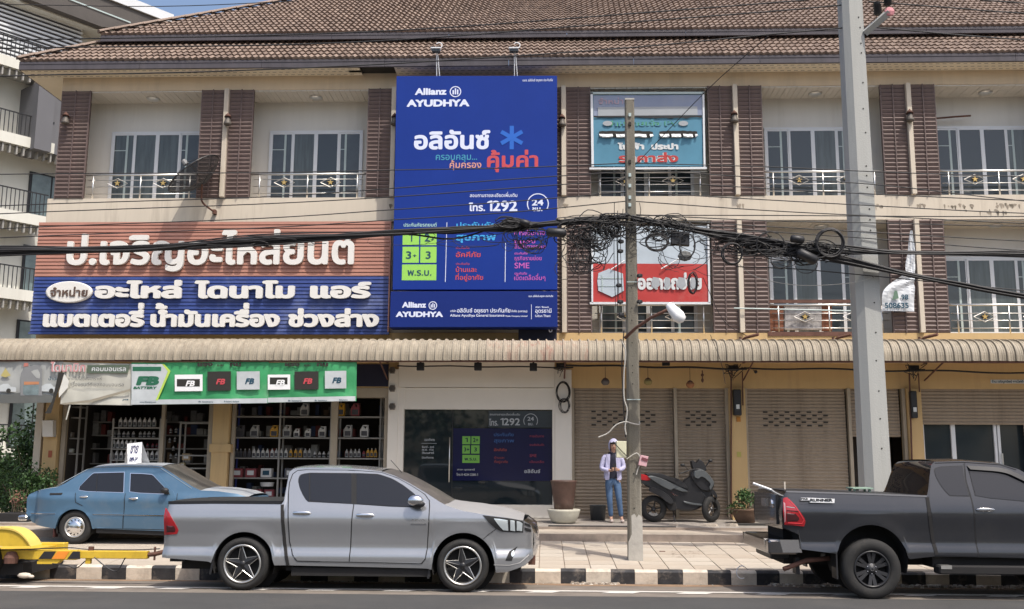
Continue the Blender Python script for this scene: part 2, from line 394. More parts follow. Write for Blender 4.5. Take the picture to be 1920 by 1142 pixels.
def zs(y):                                          # height of the pavement surface
    return 0.134+(y-KY)*0.0495
m = MB(); m.quad((-60, KY+.02, zs(KY)-.014), (60, KY+.02, zs(KY)-.014), (60, -3.0, zs(-3.0)-.014), (-60, -3.0, zs(-3.0)-.014))
pav = struct('pavement', m, M_riser)
# pavement tiles: one 0.4 m slab on the slope, copied
def tile_mesh(w, d, m_, name):
    b = MB(); g = 0.003; t = 0.0495
    xs = (g, w-g); ys = (g, d-g); c = 0.005
    b.add([(g, g, t*g-.02), (w-g, g, t*g-.02), (w-g, d-g, t*d-.02), (g, d-g, t*d-.02), (g+c, g+c, t*(g+c)), (w-g-c, g+c, t*(g+c)), (w-g-c, d-g-c, t*(d-g-c)), (g+c, d-g-c, t*(d-g-c))],
          [(4, 5, 6, 7), (0, 1, 5, 4), (1, 2, 6, 5), (2, 3, 7, 6), (3, 0, 4, 7)])
    return b.mesh(name, m_)
tms = [tile_mesh(.4, .4, q, 'tile') for q in (M_tile, M_tile2, M_tile3, M_tile)]
x = -0.7
tiles_n = 0
for i in range(29):
    for j in range(8):
        y = KY+.13+j*.4
        o = bpy.data.objects.new('tile', random.choice(tms)); COL.objects.link(o); o.parent = pav
        o.location = (-0.9+i*.4+(0.2 if False else 0), y, zs(y)+random.uniform(-.0025, .003)); o.rotation_euler = (random.uniform(-.006, .006), random.uniform(-.006, .006), 0)
        tiles_n += 1
sm = tile_mesh(1.2, 1.065, M_conc, 'slab')
for i in range(12):
    for j in range(3):
        y = KY+.13+j*1.065
        o = bpy.data.objects.new('slab', sm); COL.objects.link(o); o.parent = pav
        o.location = (-0.9-1.2*(i+1), y, zs(y)+random.uniform(-.002, .002))
# kerb of separate blocks painted black and white in turn
m = MB(); m.box(-60, -12.6, KY, KY+.13, -.12, zs(KY)); m.box(12.2, 60, KY, KY+.13, -.12, zs(KY)); kerb = struct('kerb', m, M_kw)
x = -12.6; k = 0
while x < 12.2:
    w = 0.40+random.uniform(-.03, .03)
    if x > -1: w -= 0.025
    w = min(w, 12.2-x) if 12.2-x > .1 else .2
    b = MB(); g = .002; t = zs(KY)+random.uniform(-.004, .004)
    b.add([(x+g, KY+.02, -.12), (x+w-g, KY+.02, -.12), (x+w-g, KY+.14, -.12), (x+g, KY+.14, -.12), (x+g, KY, t-.03), (x+w-g, KY, t-.03),
           (x+g, KY+.03, t), (x+w-g, KY+.03, t), (x+w-g, KY+.13, t+.003), (x+g, KY+.13, t+.003)],
          [(0, 1, 5, 4), (4, 5, 7, 6), (6, 7, 8, 9), (1, 2, 8, 7, 5), (3, 0, 4, 6, 9), (2, 3, 9, 8)])
    b.build('kerb_block', M_kw if k % 2 else M_kb, kerb)
    x += w; k += 1
# terrace: two risers up to the shop floors
m = MB()
T1, T2 = -3.0, -1.95
m.mi = 1; m.quad((-11.6, T1, zs(T1)-.05), (13, T1, zs(T1)-.05), (13, T1+.005, .434), (-11.6, T1+.005, .434))
m.mi = 0; m.quad((-11.6, T1+.005, .434), (13, T1+.005, .434), (13, T2, .447), (-11.6, T2, .447))
m.mi = 1; m.quad((-11.6, T2, .447), (13, T2, .447), (13, T2, .50), (-11.6, T2, .50))
m.mi = 2; m.quad((-11.6, T2, .50), (13, T2, .50), (13, .45, .565), (-11.6, .45, .565))
m.quad((-11.6, .45, .565), (13, .45, .565), (13, 7, .565), (-11.6, 7, .565))
m.mi = 1; m.quad((-11.6, 7, -.1), (-11.6, T1, -.1), (-11.6, T1, .434), (-11.6, 7, .565))
terr = struct('terrace', m, [M_conc, M_riser, M_terr])

# ------------------------------------------------------------------ the row of shophouses
BX, BW = 0.371, 3.937
D_ = [BX+BW*n for n in range(-3, 4)]                # party wall lines
XL, XR = D_[0], D_[6]
bld = thing('shophouse_row', 'long three-storey cream shophouse row with brown louvres and tiled roof behind all the signs', 'building', (0, 0, 0))
z_eave = Z_(960, 104.5, -.55); z_fb = Z_(960, 121.5, -.55)
z_bt = Z_(1050, 164, 0); z_sb = z_fb-.0
Z1t = Z_(960, 369.3, 0); Z1b = Z_(960, 414.5, 0)
Z2t = Z_(960, 624.5, 0); ZG = Z_(1300, 728, 0); FL = .565
RY = .75                                            # balcony back wall
# body walls
b = MB()
b.box(XL, XR+.2, 7.0, 7.2, 0, z_fb+.3); b.box(XL-.0, XL+.16, .02, 7.0, 0, z_fb+.3); b.box(XR+.04, XR+.2, .02, 7.0, 0, z_fb+.3)
b.build('wall', M_cream, bld)
b = MB(); b.box(XL+.16, XR+.04, RY, RY+.15, Z1t, z_fb); b.build('balcony_wall', M_grey, bld)
b = MB(); b.box(D_[3]+.1, XR+.04, RY, RY+.15, Z2t, Z1b); b.build('balcony_wall', M_grey, bld)
b = MB(); b.box(XL+.16, D_[3]+.1, .10, .3, Z2t, Z1b); b.build('wall', M_cream, bld)
b = MB(); b.box(XL+.02, XR+.18, 0, RY+.3, z_bt, z_fb+.2); b.build('roof_beam', M_creamd, bld)
b = MB(); b.box(XL-.12, XR+.3, -.02, 6.9, Z1b, Z1t); b.build('floor_slab', M_cream, bld)
b = MB(); b.box(XL-.12, XR+.3, -.04, 6.9, ZG+.55, Z2t); b.build('floor_slab', M_tan, bld)
b = MB(); b.box(XL+.02, XR+.2, .0, .25, ZG, ZG+.55); b.build('lintel_beam', M_tan, bld)
# plank ceilings over the balconies with a round lamp each
for (n, zc) in [(i, z_bt) for i in range(6)]+[(i, Z1b) for i in (3, 4, 5)]:
    x0, x1 = D_[n]+.12, D_[n+1]-.0
    b = MB(); nb = 30; w = (x1-x0)/nb
    for q in range(nb): b.box(x0+q*w+.004, x0+(q+1)*w-.004, .02, RY, zc-.03-(.003 if q % 2 else 0), zc-.004)
    b.build('ceiling', M_ceil, bld)
    if n not in (2,):
        b = MB(); b.lathe([(0, -.05), (.10, -.05), (.13, -.035), (.155, -.02), (.16, 0), (0, 0)], ((x0+x1)/2, .42, zc-.035), 'z', 18)
        b.build('ceiling_lamp', [M_steel], bld, smooth=True)
# upright strips on the party walls
for n in range(1, 6):
    b = MB(); b.cbox(D_[n], D_[n]+.105, -.13, RY, Z1t, z_bt-.002, .006); b.build('dividing_strip', M_cream, bld)
    if n >= 3:
        b = MB(); b.cbox(D_[n], D_[n]+.105, -.13, RY, Z2t, Z1b-.002, .006); b.build('dividing_strip', M_cream, bld)
# louvre screens
def screen(x0, x1, z0, z1, wide=False, tiltv=0.0):
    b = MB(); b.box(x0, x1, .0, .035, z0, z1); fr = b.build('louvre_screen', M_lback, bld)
    b = MB()
    mid = (x0+x1)/2
    b.box(x0, x0+.025, -.045, 0, z0, z1); b.box(x1-.025, x1, -.045, 0, z0, z1); b.box(mid-.012, mid+.012, -.068, -.03, z0, z1)
    b.build('louvre_frame', M_slat, fr)
    n = int(round((z1-z0)/.0965)); p = (z1-z0)/n
    sb = MB()
    w = (x1-x0)-.05
    sb.add([(0, -.034, -.012), (w, -.034, -.012), (w, -.060, .046), (0, -.060, .046), (0, -.024, .086), (w, -.024, .086), (w, -.003, .06), (0, -.003, .06)],
           [(0, 1, 2, 3), (3, 2, 5, 4), (4, 5, 6, 7), (7, 6, 1, 0), (0, 3, 4, 7), (1, 6, 5, 2)])
    me = sb.mesh('slat', M_slat)
    for i in range(n):
        o = bpy.data.objects.new('slat', me); COL.objects.link(o); o.parent = fr
        o.location = (x0+.025, 0, z0+.012+i*p); o.rotation_euler = (random.uniform(-.03, .03), random.uniform(-.004, .004), 0)
LW = .565
up, lw = [], []
for n in range(7):
    d = D_[n]
    if n > 0 and n != 3: up.append((d-LW, d-.004))
    if n == 3: up.append((d-.30, d-.004))
    if n == 0: up.append((d+.03, d+.72))
    elif n < 6 and n != 2: up.append((d+.11, d+.11+LW))
    if n >= 4: lw.append((d-LW, d-.004))
    if n == 3: lw.append((d-.25, d-.004))
    if 3 <= n < 6: lw.append((d+.11, d+.11+LW))
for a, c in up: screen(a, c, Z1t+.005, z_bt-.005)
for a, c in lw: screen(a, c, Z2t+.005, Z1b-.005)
# windows: four sliding leaves with white frames
def window(xc, z0, z1, w=2.26, y=RY, dark=False):
    x0, x1 = xc-w/2, xc+w/2; q = w/4
    b = MB(); t = .05
    b.box(x0, x1, y-.05, y-.002, z1-t, z1); b.box(x0, x0+t, y-.05, y-.002, z0, z1-t); b.box(x1-t, x1, y-.05, y-.002, z0, z1-t)
    b.box(x0+t, x1-t, y-.05, y-.002, z0, z0+t)
    win = b.build('window', M_alu, bld)
    for i in range(4):
        a = x0+i*q+(t if i == 0 else 0); c = x0+(i+1)*q-(t if i == 3 else 0); yo = y-.035 if i in (1, 2) else y-.02
        s = .03 if i in (0, 3) else .045
        f = MB(); f.box(a, a+s, yo-.02, yo, z0+t, z1-t); f.box(c-s, c, yo-.02, yo, z0+t, z1-t); f.box(a+s, c-s, yo-.02, yo, z1-t-.04, z1-t); f.box(a+s, c-s, yo-.02, yo, z0+t, z0+t+.05)
        f.build('leaf_bar', M_alu, win)
        g = MB(); g.box(a+s, c-s, yo-.012, yo-.006, z0+t+.05, z1-t-.04); g.build('pane', random.choice((M_glass, M_glass, M_glass2, M_glass3)), win)
        if i in (0, 3):
            h = MB(); k = a+s+.28 if i == 0 else c-s-.36
            h.box(k, k+.05, yo-.016, yo-.0125, z0+t+.05, z1-t-.04); h.box(a+s, k, yo-.0155, yo-.0125, z1-.48, z1-.46); h.build('leaf_bar', M_alug, win)  # pale upright stripe stands in for an edge reflected in the outer pane
for n in range(6):
    cx = (D_[n]+.11+D_[n+1])/2-(.02 if n else -.06)
    if n != 2: window(cx, Z1t+.02, Z_(600, 246, RY))
    if n >= 3: window(cx, Z2t+.02, Z_(1530, 483, RY))
# balcony railings with two diamonds and a gold star in each
def railing(xc, z0, hh=.60, w=2.56, y=.03):
    b = MB(); x0, x1 = xc-w/2, xc+w/2
    b.tube([(x0-.1, y, z0+hh), (x1+.1, y, z0+hh)], .024, 8)
    r = b.build('railing', M_steel, bld, smooth=True)
    for px in (x0+.14, xc-.02, x1-.14): p = MB(); p.tube([(px, y, z0), (px, y, z0+hh)], .017, 8); p.build('post', M_steel, r, smooth=True)
    for k in (.12, .29, .45): p = MB(); p.tube([(x0, y+.005, z0+k), (x1, y+.005, z0+k)], .0095, 6); p.build('bar', M_steel, r, smooth=True)
    for s in (-1, 1):
        c = xc-.02+s*.54; d = MB(); q = [(c-.24, z0+.37), (c, z0+.485), (c+.24, z0+.37), (c, z0+.255), (c-.24, z0+.37)]
        d.tube([(a, y-.012, h) for a, h in q], .009, 5); d.build('diamond', M_steel, r)
        st = []
        for k in range(10):
            a = math.pi/2+k*math.pi/5; rr = .075 if k % 2 == 0 else .028; st.append((c+rr*math.cos(a), z0+.37+rr*math.sin(a)))
        d = MB(); d.prism(st, y-.03, y-.015); d.build('star', M_gold, r)
        d = MB(); d.prism([(c-.13, z0+.37), (c, z0+.435), (c+.13, z0+.37), (c, z0+.305)], y-.011, y+.0); d.build('plate', M_black, r)
for n in range(6):
    cx = (D_[n]+.11+D_[n+1])/2+(0 if n else .02)
    if n != 2: railing(cx, Z1t, .575)
    if n >= 3: railing(cx, Z2t, .64)
# ------------------------------------------------------------------ roofs
def roof(xc, ye, ze, tan, depth, fasc_h, tilew=.1455, gauge=.25, parts=0, xr=None):
    """tiled slope: left hip from the eave corner xc, eave at y = ye, height ze"""
    cover = MB()
    xr = xr or XR+.9
    zs_ = lambda t: ze+tan*t
    cover.add([(xc+.05, ye+.02, ze-.09), (xr, ye+.02, ze-.09), (xr, ye+depth, zs_(depth)-.09), (xc+depth, ye+depth, zs_(depth)-.09), (xc+.05, ye+2*depth, ze-.09)], [(0, 1, 2, 3), (0, 3, 4)])
    cover.build('roof_deck', M_fasc, bld)
    # one S tile: cross profile over its width, raised nose
    K = 8; pr = [(.0+tilew*k/K, .017*math.sin(2*math.pi*k/K-math.pi*.5)+.004*math.sin(4*math.pi*k/K)) for k in range(K+1)]
    L = gauge+.04
    def tverts(w0=0):
        vs = [];
        for (u, h) in pr: vs.append((u, .055, h-.062))
        for (u, h) in pr: vs.append((u, 0, h))
        for (u, h) in pr: vs.append((u, L, h+tan*L-.050))
        fs = [(k, k+1, K+1+k+1, K+1+k) for k in range(K)]+[(K+1+k, K+2+k, 2*K+3+k, 2*K+2+k) for k in range(K)]
        return vs, fs
    vs, fs = tverts(); one = []
    for mm in M_rt:
        q = MB(); q.add(vs, fs); one.append(q.mesh('roof_tile', mm, smooth=False))
    rest = MB(); rows = int(depth/gauge); made = 0
    for r in range(rows):
        t = r*gauge; x = xc+t+.05; xo = x+tilew*.38*(r % 3)
        n = int((xr-xo)/tilew)
        for i in range(n):
            X = xo+i*tilew; Y = ye+t+random.uniform(-.004, .004); Zz = zs_(t)+.03+random.uniform(-.003, .003)
            if made < parts and X < 11.2:
                o = bpy.data.objects.new('roof_tile', random.choice(one)); COL.objects.link(o); o.parent = bld; o.location = (X, Y, Zz); made += 1
            else:
                rest.mi = random.choice((0, 0, 1, 2)); rest.add([(X+v[0], Y+v[1], Zz+v[2]) for v in vs], fs)
    rest.build('roof_tiles', M_rt, bld, kind='stuff')
    # left slope beyond the hip and the hip caps
    side = MB()
    for r in range(rows):
        t = r*gauge
        side.mi = r % 3
        side.add([(xc+t, ye+t, zs_(t)+.03), (xc+t, ye+2*depth-t, zs_(t)+.03), (xc+t+gauge, ye+2*depth-t, zs_(t+gauge)), (xc+t+gauge, ye+t+gauge, zs_(t+gauge))], [(0, 1, 2, 3)])
    side.build('roof_side', M_rt, bld)
    r = 0; t = 0.0; cap = None
    while t < depth:
        c = MB(); a = Vector((xc+t, ye+t, zs_(t)+.035)); e = Vector((xc+t+.29, ye+t+.29, zs_(t+.29)+.055)); dd = (e-a).normalized(); sd = Vector((1, -1, 0)).normalized(); up_ = sd.cross(dd)
        if up_.z < 0: up_ = -up_
        rr = []
        for (p, rad) in ((a, .085), (e, .07)):
            for k in range(7):
                an = math.pi*k/6; rr.append(tuple(p+sd*math.cos(an)*rad+up_*math.sin(an)*rad*.8))
        c.add(rr, [(k, k+1, k+8, k+7) for k in range(6)]+[tuple(range(6, -1, -1))])
        c.build('ridge_tile', M_rt[1], bld); t += .25
    # fascia boards with butt joints
    x = xc+.03
    while x < xr:
        w = 2.85; f = MB(); f.box(x+.004, min(x+w, xr)-.004, ye+.03, ye+.06, ze-.03-fasc_h, ze-.03); f.box(x+.004, min(x+w, xr)-.004, ye+.045, ye+.08, ze-.034-fasc_h, ze-.03-fasc_h*.55); f.build('fascia_board', M_fasc, bld); x += w
    f = MB(); f.box(xc+.02, xc+.05, ye+.06, ye+2*depth, ze-.03-fasc_h, ze-.03); f.build('fascia_board', M_fasc, bld)
EY = -.55
fh = z_eave-.03-z_fb
xc = X_(33, 109, EY)
roof(xc, EY, z_eave, .74, 1.75, fh, parts=300)
y2 = .52; ze2 = Z_(960, 55.5, y2); xc2 = X_(186, 57, y2)
roof(xc2, y2, ze2, .72, 6.0, ze2-.03-Z_(960, 69, y2))
# soffit boards with slots, one board missing
b = MB(); b2 = MB()
gap0, gap1 = X_(676, 132, -.3), X_(741, 132, -.3)
for j in range(3):
    y0 = EY+.08+j*.155
    for (a, c) in ((xc+.05, gap0), (gap1, XR+.8)):
        b.box(a, c, y0+.003, y0+.152, z_fb-.004, z_fb+.012)
        x = a+.06+.07*(j % 2)
        while x < c-.15:
            b2.box(x, x+.085, y0+.06, y0+.075, z_fb-.0065, z_fb-.0045); x += .155
b.box(gap0-.28, gap0, EY+.24, EY+.36, z_fb-.004, z_fb+.01)
b.box(xc+.05, XL, 0, 6.5, z_fb-.004, z_fb+.012)
b.build('soffit', M_soff, bld); b2.build('soffit_slots', M_dark, bld, kind='stuff')
b = MB(); b.box(gap0, gap1, EY+.1, 0, z_fb+.05, z_fb+.3); b.build('soffit_gap', M_dark, bld)

# ------------------------------------------------------------------ metal canopy over the shop fronts
CY = -1.45; cb = Z_(960, 676, CY); ct = cb+.50
can_x0, can_x1 = X_(0, 660, CY)-2.5, XR+.6
cprof = [(0, ct+.02), (-.55, ct+.015), (-1.05, ct-.035), (-1.25, ct-.10), (-1.37, ct-.20), (-1.435, ct-.32), (-1.45, ct-.42), (-1.452, cb)]
cprof = smooth_pts(cprof, 2)
x = can_x0; sheet = 0
canp = thing('metal_canopy', 'long beige corrugated metal canopy with curved lip over the shop fronts', 'canopy', (0, 0, 0))
cw = .178
while x < can_x1:
    n = 4; vs = []; fs = []
    offs = [(0, .0), (.006, .036), (.022, .038), (.05, .004), (.085, .002), (.092, .009), (.10, .002), (.13, .002), (.137, .009), (.145, .002), (cw, .0)]
    drop = random.uniform(-.006, .006)
    for r in range(n):
        for (u, h) in offs[:-1] if r < n-1 else offs:
            k = len(cprof)
            for i, (y, z) in enumerate(cprof):
                y0, z0 = cprof[max(i-1, 0)]; y1, z1 = cprof[min(i+1, k-1)]
                dy, dz = y1-y0, z1-z0; l = math.hypot(dy, dz); ny, nz = dz/l, -dy/l
                if nz < 0: ny, nz = -ny, -nz
                if ny > 0: ny = -ny
                vs.append((x+r*cw+u, y+ny*h, z+abs(nz)*h+(drop if i == k-1 else 0)))
    k = len(cprof); c = len(vs)//k
    fs = [(i*k+j, i*k+j+1, (i+1)*k+j+1, (i+1)*k+j) for i in range(c-1) for j in range(k-1)]
    xm = X_(1000, 660, CY)
    q = MB(); q.add(vs, fs); q.build('canopy_sheet', M_canr if abs(x+.3-xm) < .75 else M_can, canp, smooth=False)
    x += n*cw; sheet += 1
b = MB(); b.box(can_x0, can_x1, CY+.02, CY+.06, cb-.03, cb+.01); b.build('edge_rail', M_rust, canp)
b = MB(); b.box(can_x0, can_x1, CY+.25, CY+.30, cb+.03, cb+.08); b.box(can_x0, can_x1, -.5, -.45, cb+.25, cb+.3); b.build('purlin', M_rust, canp)
for n in range(0, 7):
    b = MB(); xx = D_[n]+.05; b.box(xx-.02, xx+.03, CY+.06, .0, cb+.09, cb+.14); b.tube([(xx, CY+.1, cb+.08), (xx, -.02, cb-.28)], .018, 6); b.build('bracket_arm', M_rust, canp)
b = MB(); b.box(can_x0+.3, can_x1, -.42, -.0, ZG+.56, ZG+.60); b.build('canopy_lining', M_creamd, canp)

# ------------------------------------------------------------------ ground floor fronts
def gx(px, py=850, Y=0.0): return X_(px, py, Y)
def column(a, c, m_, y0=-.12, z1=None, y1=.35, name='column'):
    b = MB(); b.cbox(a, c, y0, y1, FL-.05, z1 or ZG, .008); return b.build(name, m_, bld)
column(gx(84), gx(110), M_tan); column(gx(399), gx(430), M_tan)
column(gx(727), gx(746), M_acm, z1=ZG+.40); column(gx(1040), gx(1072), M_acm, z1=ZG+.40)
column(gx(1368), gx(1399), M_tan); column(gx(1703), gx(1730), M_tan)
b = MB(); b.box(gx(396), gx(436), -.15, .05, Z_(415, 848, 0), Z_(415, 833, 0)); b.build('column_band', M_tan, bld)
# white cladding frame of the insurance office
ox0, ox1 = gx(746), gx(1040)
zt = Z_(900, 690, 0); zf = Z_(900, 768, 0); zsill = Z_(900, 946, 0)
b = MB(); b.box(ox0, ox1, -.13, .02, Z_(900, 727, 0), ZG+.6)
b.box(ox0, ox0+.13, -.10, .08, FL, Z_(900, 727, 0)-.004); b.box(ox1-.05, ox1, -.10, .08, FL, Z_(900, 727, 0)-.004)
b.box(ox0+.13, ox1-.05, -.08, .08, zf, Z_(900, 727, 0)-.012); b.box(ox0+.13, ox1-.05, -.06, .1, FL, zsill)
b.build('cladding', M_acm, bld)
b = MB(); b.box(ox0+.13, ox1-.05, .02, .03, zsill, zf)
shopw = b.build('shop_window', mat('dark_shop_glass', (0.012, 0.018, 0.022), 0.035, var=0, spec=0.9), bld)
b = MB(); b.box(gx(805), gx(1037), .012, .019, Z_(900, 904, 0), Z_(900, 768, 0)); 
# column seam pane joints
b = MB()
for px in (848,): b.box(gx(px)-.006, gx(px)+.006, .008, .019, zsill, zf)
b.build('glass_joint', M_black, shopw)
b = MB(); b.tube([(gx(843), -.03, Z_(843, 904, 0)), (gx(843), -.03, Z_(843, 820, 0))], .014, 8); b.build('door_handle', M_steel, shopw, smooth=True)
# roller shutters
def shutter(px0, px1, z0, z1, y=.06, vents=True, name='roller_shutter'):
    x0, x1 = gx(px0), gx(px1); p = .073; n = int((z1-z0)/p); vs = []; pr = []
    for i in range(n):
        z = z0+i*p
        for (dz, dy) in ((0, 0), (.012, -.004), (.03, -.017), (.045, -.019), (.058, -.012), (.066, 0)): pr.append((z+dz, y+dy))
    pr.append((z1, y))
    b = MB(); k = len(pr); b.add([(x0, q[1], q[0]) for q in pr]+[(x1, q[1], q[0]) for q in pr], [(i, k+i, k+i+1, i+1) for i in range(k-1)])
    o = b.build(name, M_shut, bld)
    if vents:
        v = MB(); w = x1-x0; zc = Z_(1170, 789, 0)
        nn = 6 if w > 1.8 else 3
        for r in range(5):
            for c in range(nn):
                X = x0+w*(.17+.66*(c+(.5 if r % 2 else 0))/nn); z = z0+p*round((zc-z0)/p+(r-2)*1.0)+.035
                v.box(X, X+.10, y-.0225, y-.0195, z-.016, z+.018)
        v.build('vent_slots', M_dark, o, kind='stuff')
    return o
def jamb(px, z0, z1, w=.07): 
    b = MB(); b.box(gx(px)-w/2, gx(px)+w/2, -.04, .09, z0, z1); b.build('shutter_post', M_shutf, bld)
shutter(1078, 1264, FL, ZG); shutter(1272, 1362, FL, ZG); shutter(1402, 1590, FL, ZG); shutter(1600, 1692, Z_(1650, 819, 0), ZG, vents=False)
shutter(1734, 1925, Z_(1800, 796, 0), ZG, vents=False)
shutter(1925, 2060, FL, ZG)
for px in (1074, 1268, 1365): jamb(px, FL, ZG)
for px in (1596, 1699): jamb(px, FL, ZG)
jamb(1402, FL, ZG, .04)
b = MB(); b.box(gx(1075), gx(1366), -.02, .1, FL-.06, FL+.035); b.box(gx(1400), gx(1600), -.02, .1, FL-.06, FL+.035); b.build('shutter_sill', M_riser, bld)
# glazed doors under the half open shutter
gz1 = Z_(1800, 794, 0)
for (a, c) in ((1741, 1791), (1800, 1872), (1884, 1960)):
    b = MB(); b.box(gx(a), gx(c), .20, .21, FL, gz1+.2); b.build('door_glass', M_glass, bld)
for (a, c) in ((1732, 1740), (1791, 1799), (1872, 1877), (1879, 1884)):
    b = MB(); b.box(gx(a), gx(c), .15, .22, FL, gz1+.2); b.build('door_frame', M_alu, bld)
b = MB(); b.tube([(gx(1883), .10, Z_(1883, 872, 0)), (gx(1883), .10, Z_(1883, 850, 0))], .02, 6); b.build('door_lock', M_steel, bld)
# the parts shop: a deep dark room behind the banners
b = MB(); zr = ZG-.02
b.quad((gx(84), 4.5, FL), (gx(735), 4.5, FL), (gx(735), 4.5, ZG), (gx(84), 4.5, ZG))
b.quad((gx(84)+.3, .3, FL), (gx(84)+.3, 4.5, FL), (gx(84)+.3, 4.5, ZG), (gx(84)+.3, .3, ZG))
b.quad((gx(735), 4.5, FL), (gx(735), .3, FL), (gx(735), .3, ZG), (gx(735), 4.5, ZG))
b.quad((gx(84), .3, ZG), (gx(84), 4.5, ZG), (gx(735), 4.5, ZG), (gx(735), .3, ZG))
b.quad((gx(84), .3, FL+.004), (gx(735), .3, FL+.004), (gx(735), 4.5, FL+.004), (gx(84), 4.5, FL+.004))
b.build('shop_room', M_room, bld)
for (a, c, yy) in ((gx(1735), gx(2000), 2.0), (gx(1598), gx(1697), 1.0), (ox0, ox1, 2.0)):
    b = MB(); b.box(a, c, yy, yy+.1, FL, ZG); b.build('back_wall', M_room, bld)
M_navy = mat('navy_panel', (0.012, 0.013, 0.035), 0.6, var=0.1)
b = MB(); b.box(gx(433), gx(725), -.02, .0-.004, ZG+.02, ZG+.52); b.build('navy_panel', M_navy, bld)
b = MB(); b.box(gx(433), gx(727), .01, .28, ZG-.22, ZG-.01); b.box(gx(112), gx(397), .01, .28, ZG-.22, ZG-.01); b.build('shutter_housing', M_shutf, bld)
for (p_, q_, yy) in ((112, 120, 0), (388, 396, 0), (432, 438, 0), (719, 727, 0), (297, 303, .05), (618, 630, .05)):
    b = MB(); b.box(gx(p_), gx(q_), yy, yy+.09, FL, ZG-.22); b.build('shutter_post', M_shutf, bld)

# ------------------------------------------------------------------ vehicles
M_tyre = mat('tyre_rubber', (0.02, 0.0195, 0.019), 0.8, var=0.15, vscale=8, dirt=(0.06, 0.052, 0.044), dirt_amt=0.6, dirt_scale=6)
M_rim = mat('machined_rim', (0.62, 0.61, 0.58), 0.3, metal=0.85, var=0.08, vscale=10, dirt=(0.25, 0.22, 0.18), dirt_amt=0.4, dirt_scale=8)
M_rimd = mat('black_rim', (0.03, 0.03, 0.032), 0.35, metal=0.3, var=0.1)
M_chrome = mat('chrome', (0.75, 0.75, 0.76), 0.12, metal=1.0, var=0.03)
M_silver = mat('silver_paint', (0.375, 0.382, 0.395), 0.24, metal=0.62, var=0.025, vscale=1.5, coat=0.6, dirt=(0.33, 0.30, 0.27), dirt_amt=0.28, dirt_scale=1.6)
M_dgrey = mat('graphite_paint', (0.034, 0.036, 0.042), 0.20, metal=0.4, var=0.04, coat=0.6, dirt=(0.09, 0.082, 0.074), dirt_amt=0.22, dirt_scale=1.8)
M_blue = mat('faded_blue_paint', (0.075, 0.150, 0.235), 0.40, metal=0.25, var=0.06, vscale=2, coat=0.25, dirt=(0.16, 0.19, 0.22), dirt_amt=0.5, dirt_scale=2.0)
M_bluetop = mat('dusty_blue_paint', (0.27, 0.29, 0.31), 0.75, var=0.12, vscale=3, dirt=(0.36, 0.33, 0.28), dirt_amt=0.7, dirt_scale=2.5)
M_siltop = mat('dusty_silver_paint', (0.30, 0.295, 0.29), 0.6, metal=0.2, var=0.08, vscale=3, dirt=(0.30, 0.28, 0.25), dirt_amt=0.5, dirt_scale=3)
M_tint = mat('tinted_glass', (0.014, 0.015, 0.019), 0.04, var=0, spec=0.6)
M_tintd = mat('dusty_screen', (0.085, 0.078, 0.07), 0.35, var=0.25, vscale=3, dirt=(0.20, 0.18, 0.15), dirt_amt=0.6, dirt_scale=4)
M_seal = mat('rubber_seal', (0.012, 0.012, 0.013), 0.7, var=0)
M_tail = mat('tail_lamp_red', (0.35, 0.012, 0.018), 0.12, var=0.05, coat=0.8)
M_taild = mat('tail_lamp_dark', (0.06, 0.012, 0.014), 0.12, var=0.05, coat=0.8)
M_lens = mat('lamp_lens', (0.62, 0.68, 0.70), 0.08, metal=0.4, var=0.05, coat=1.0)
M_under = mat('underbody', (0.018, 0.017, 0.017), 0.9, var=0.2)

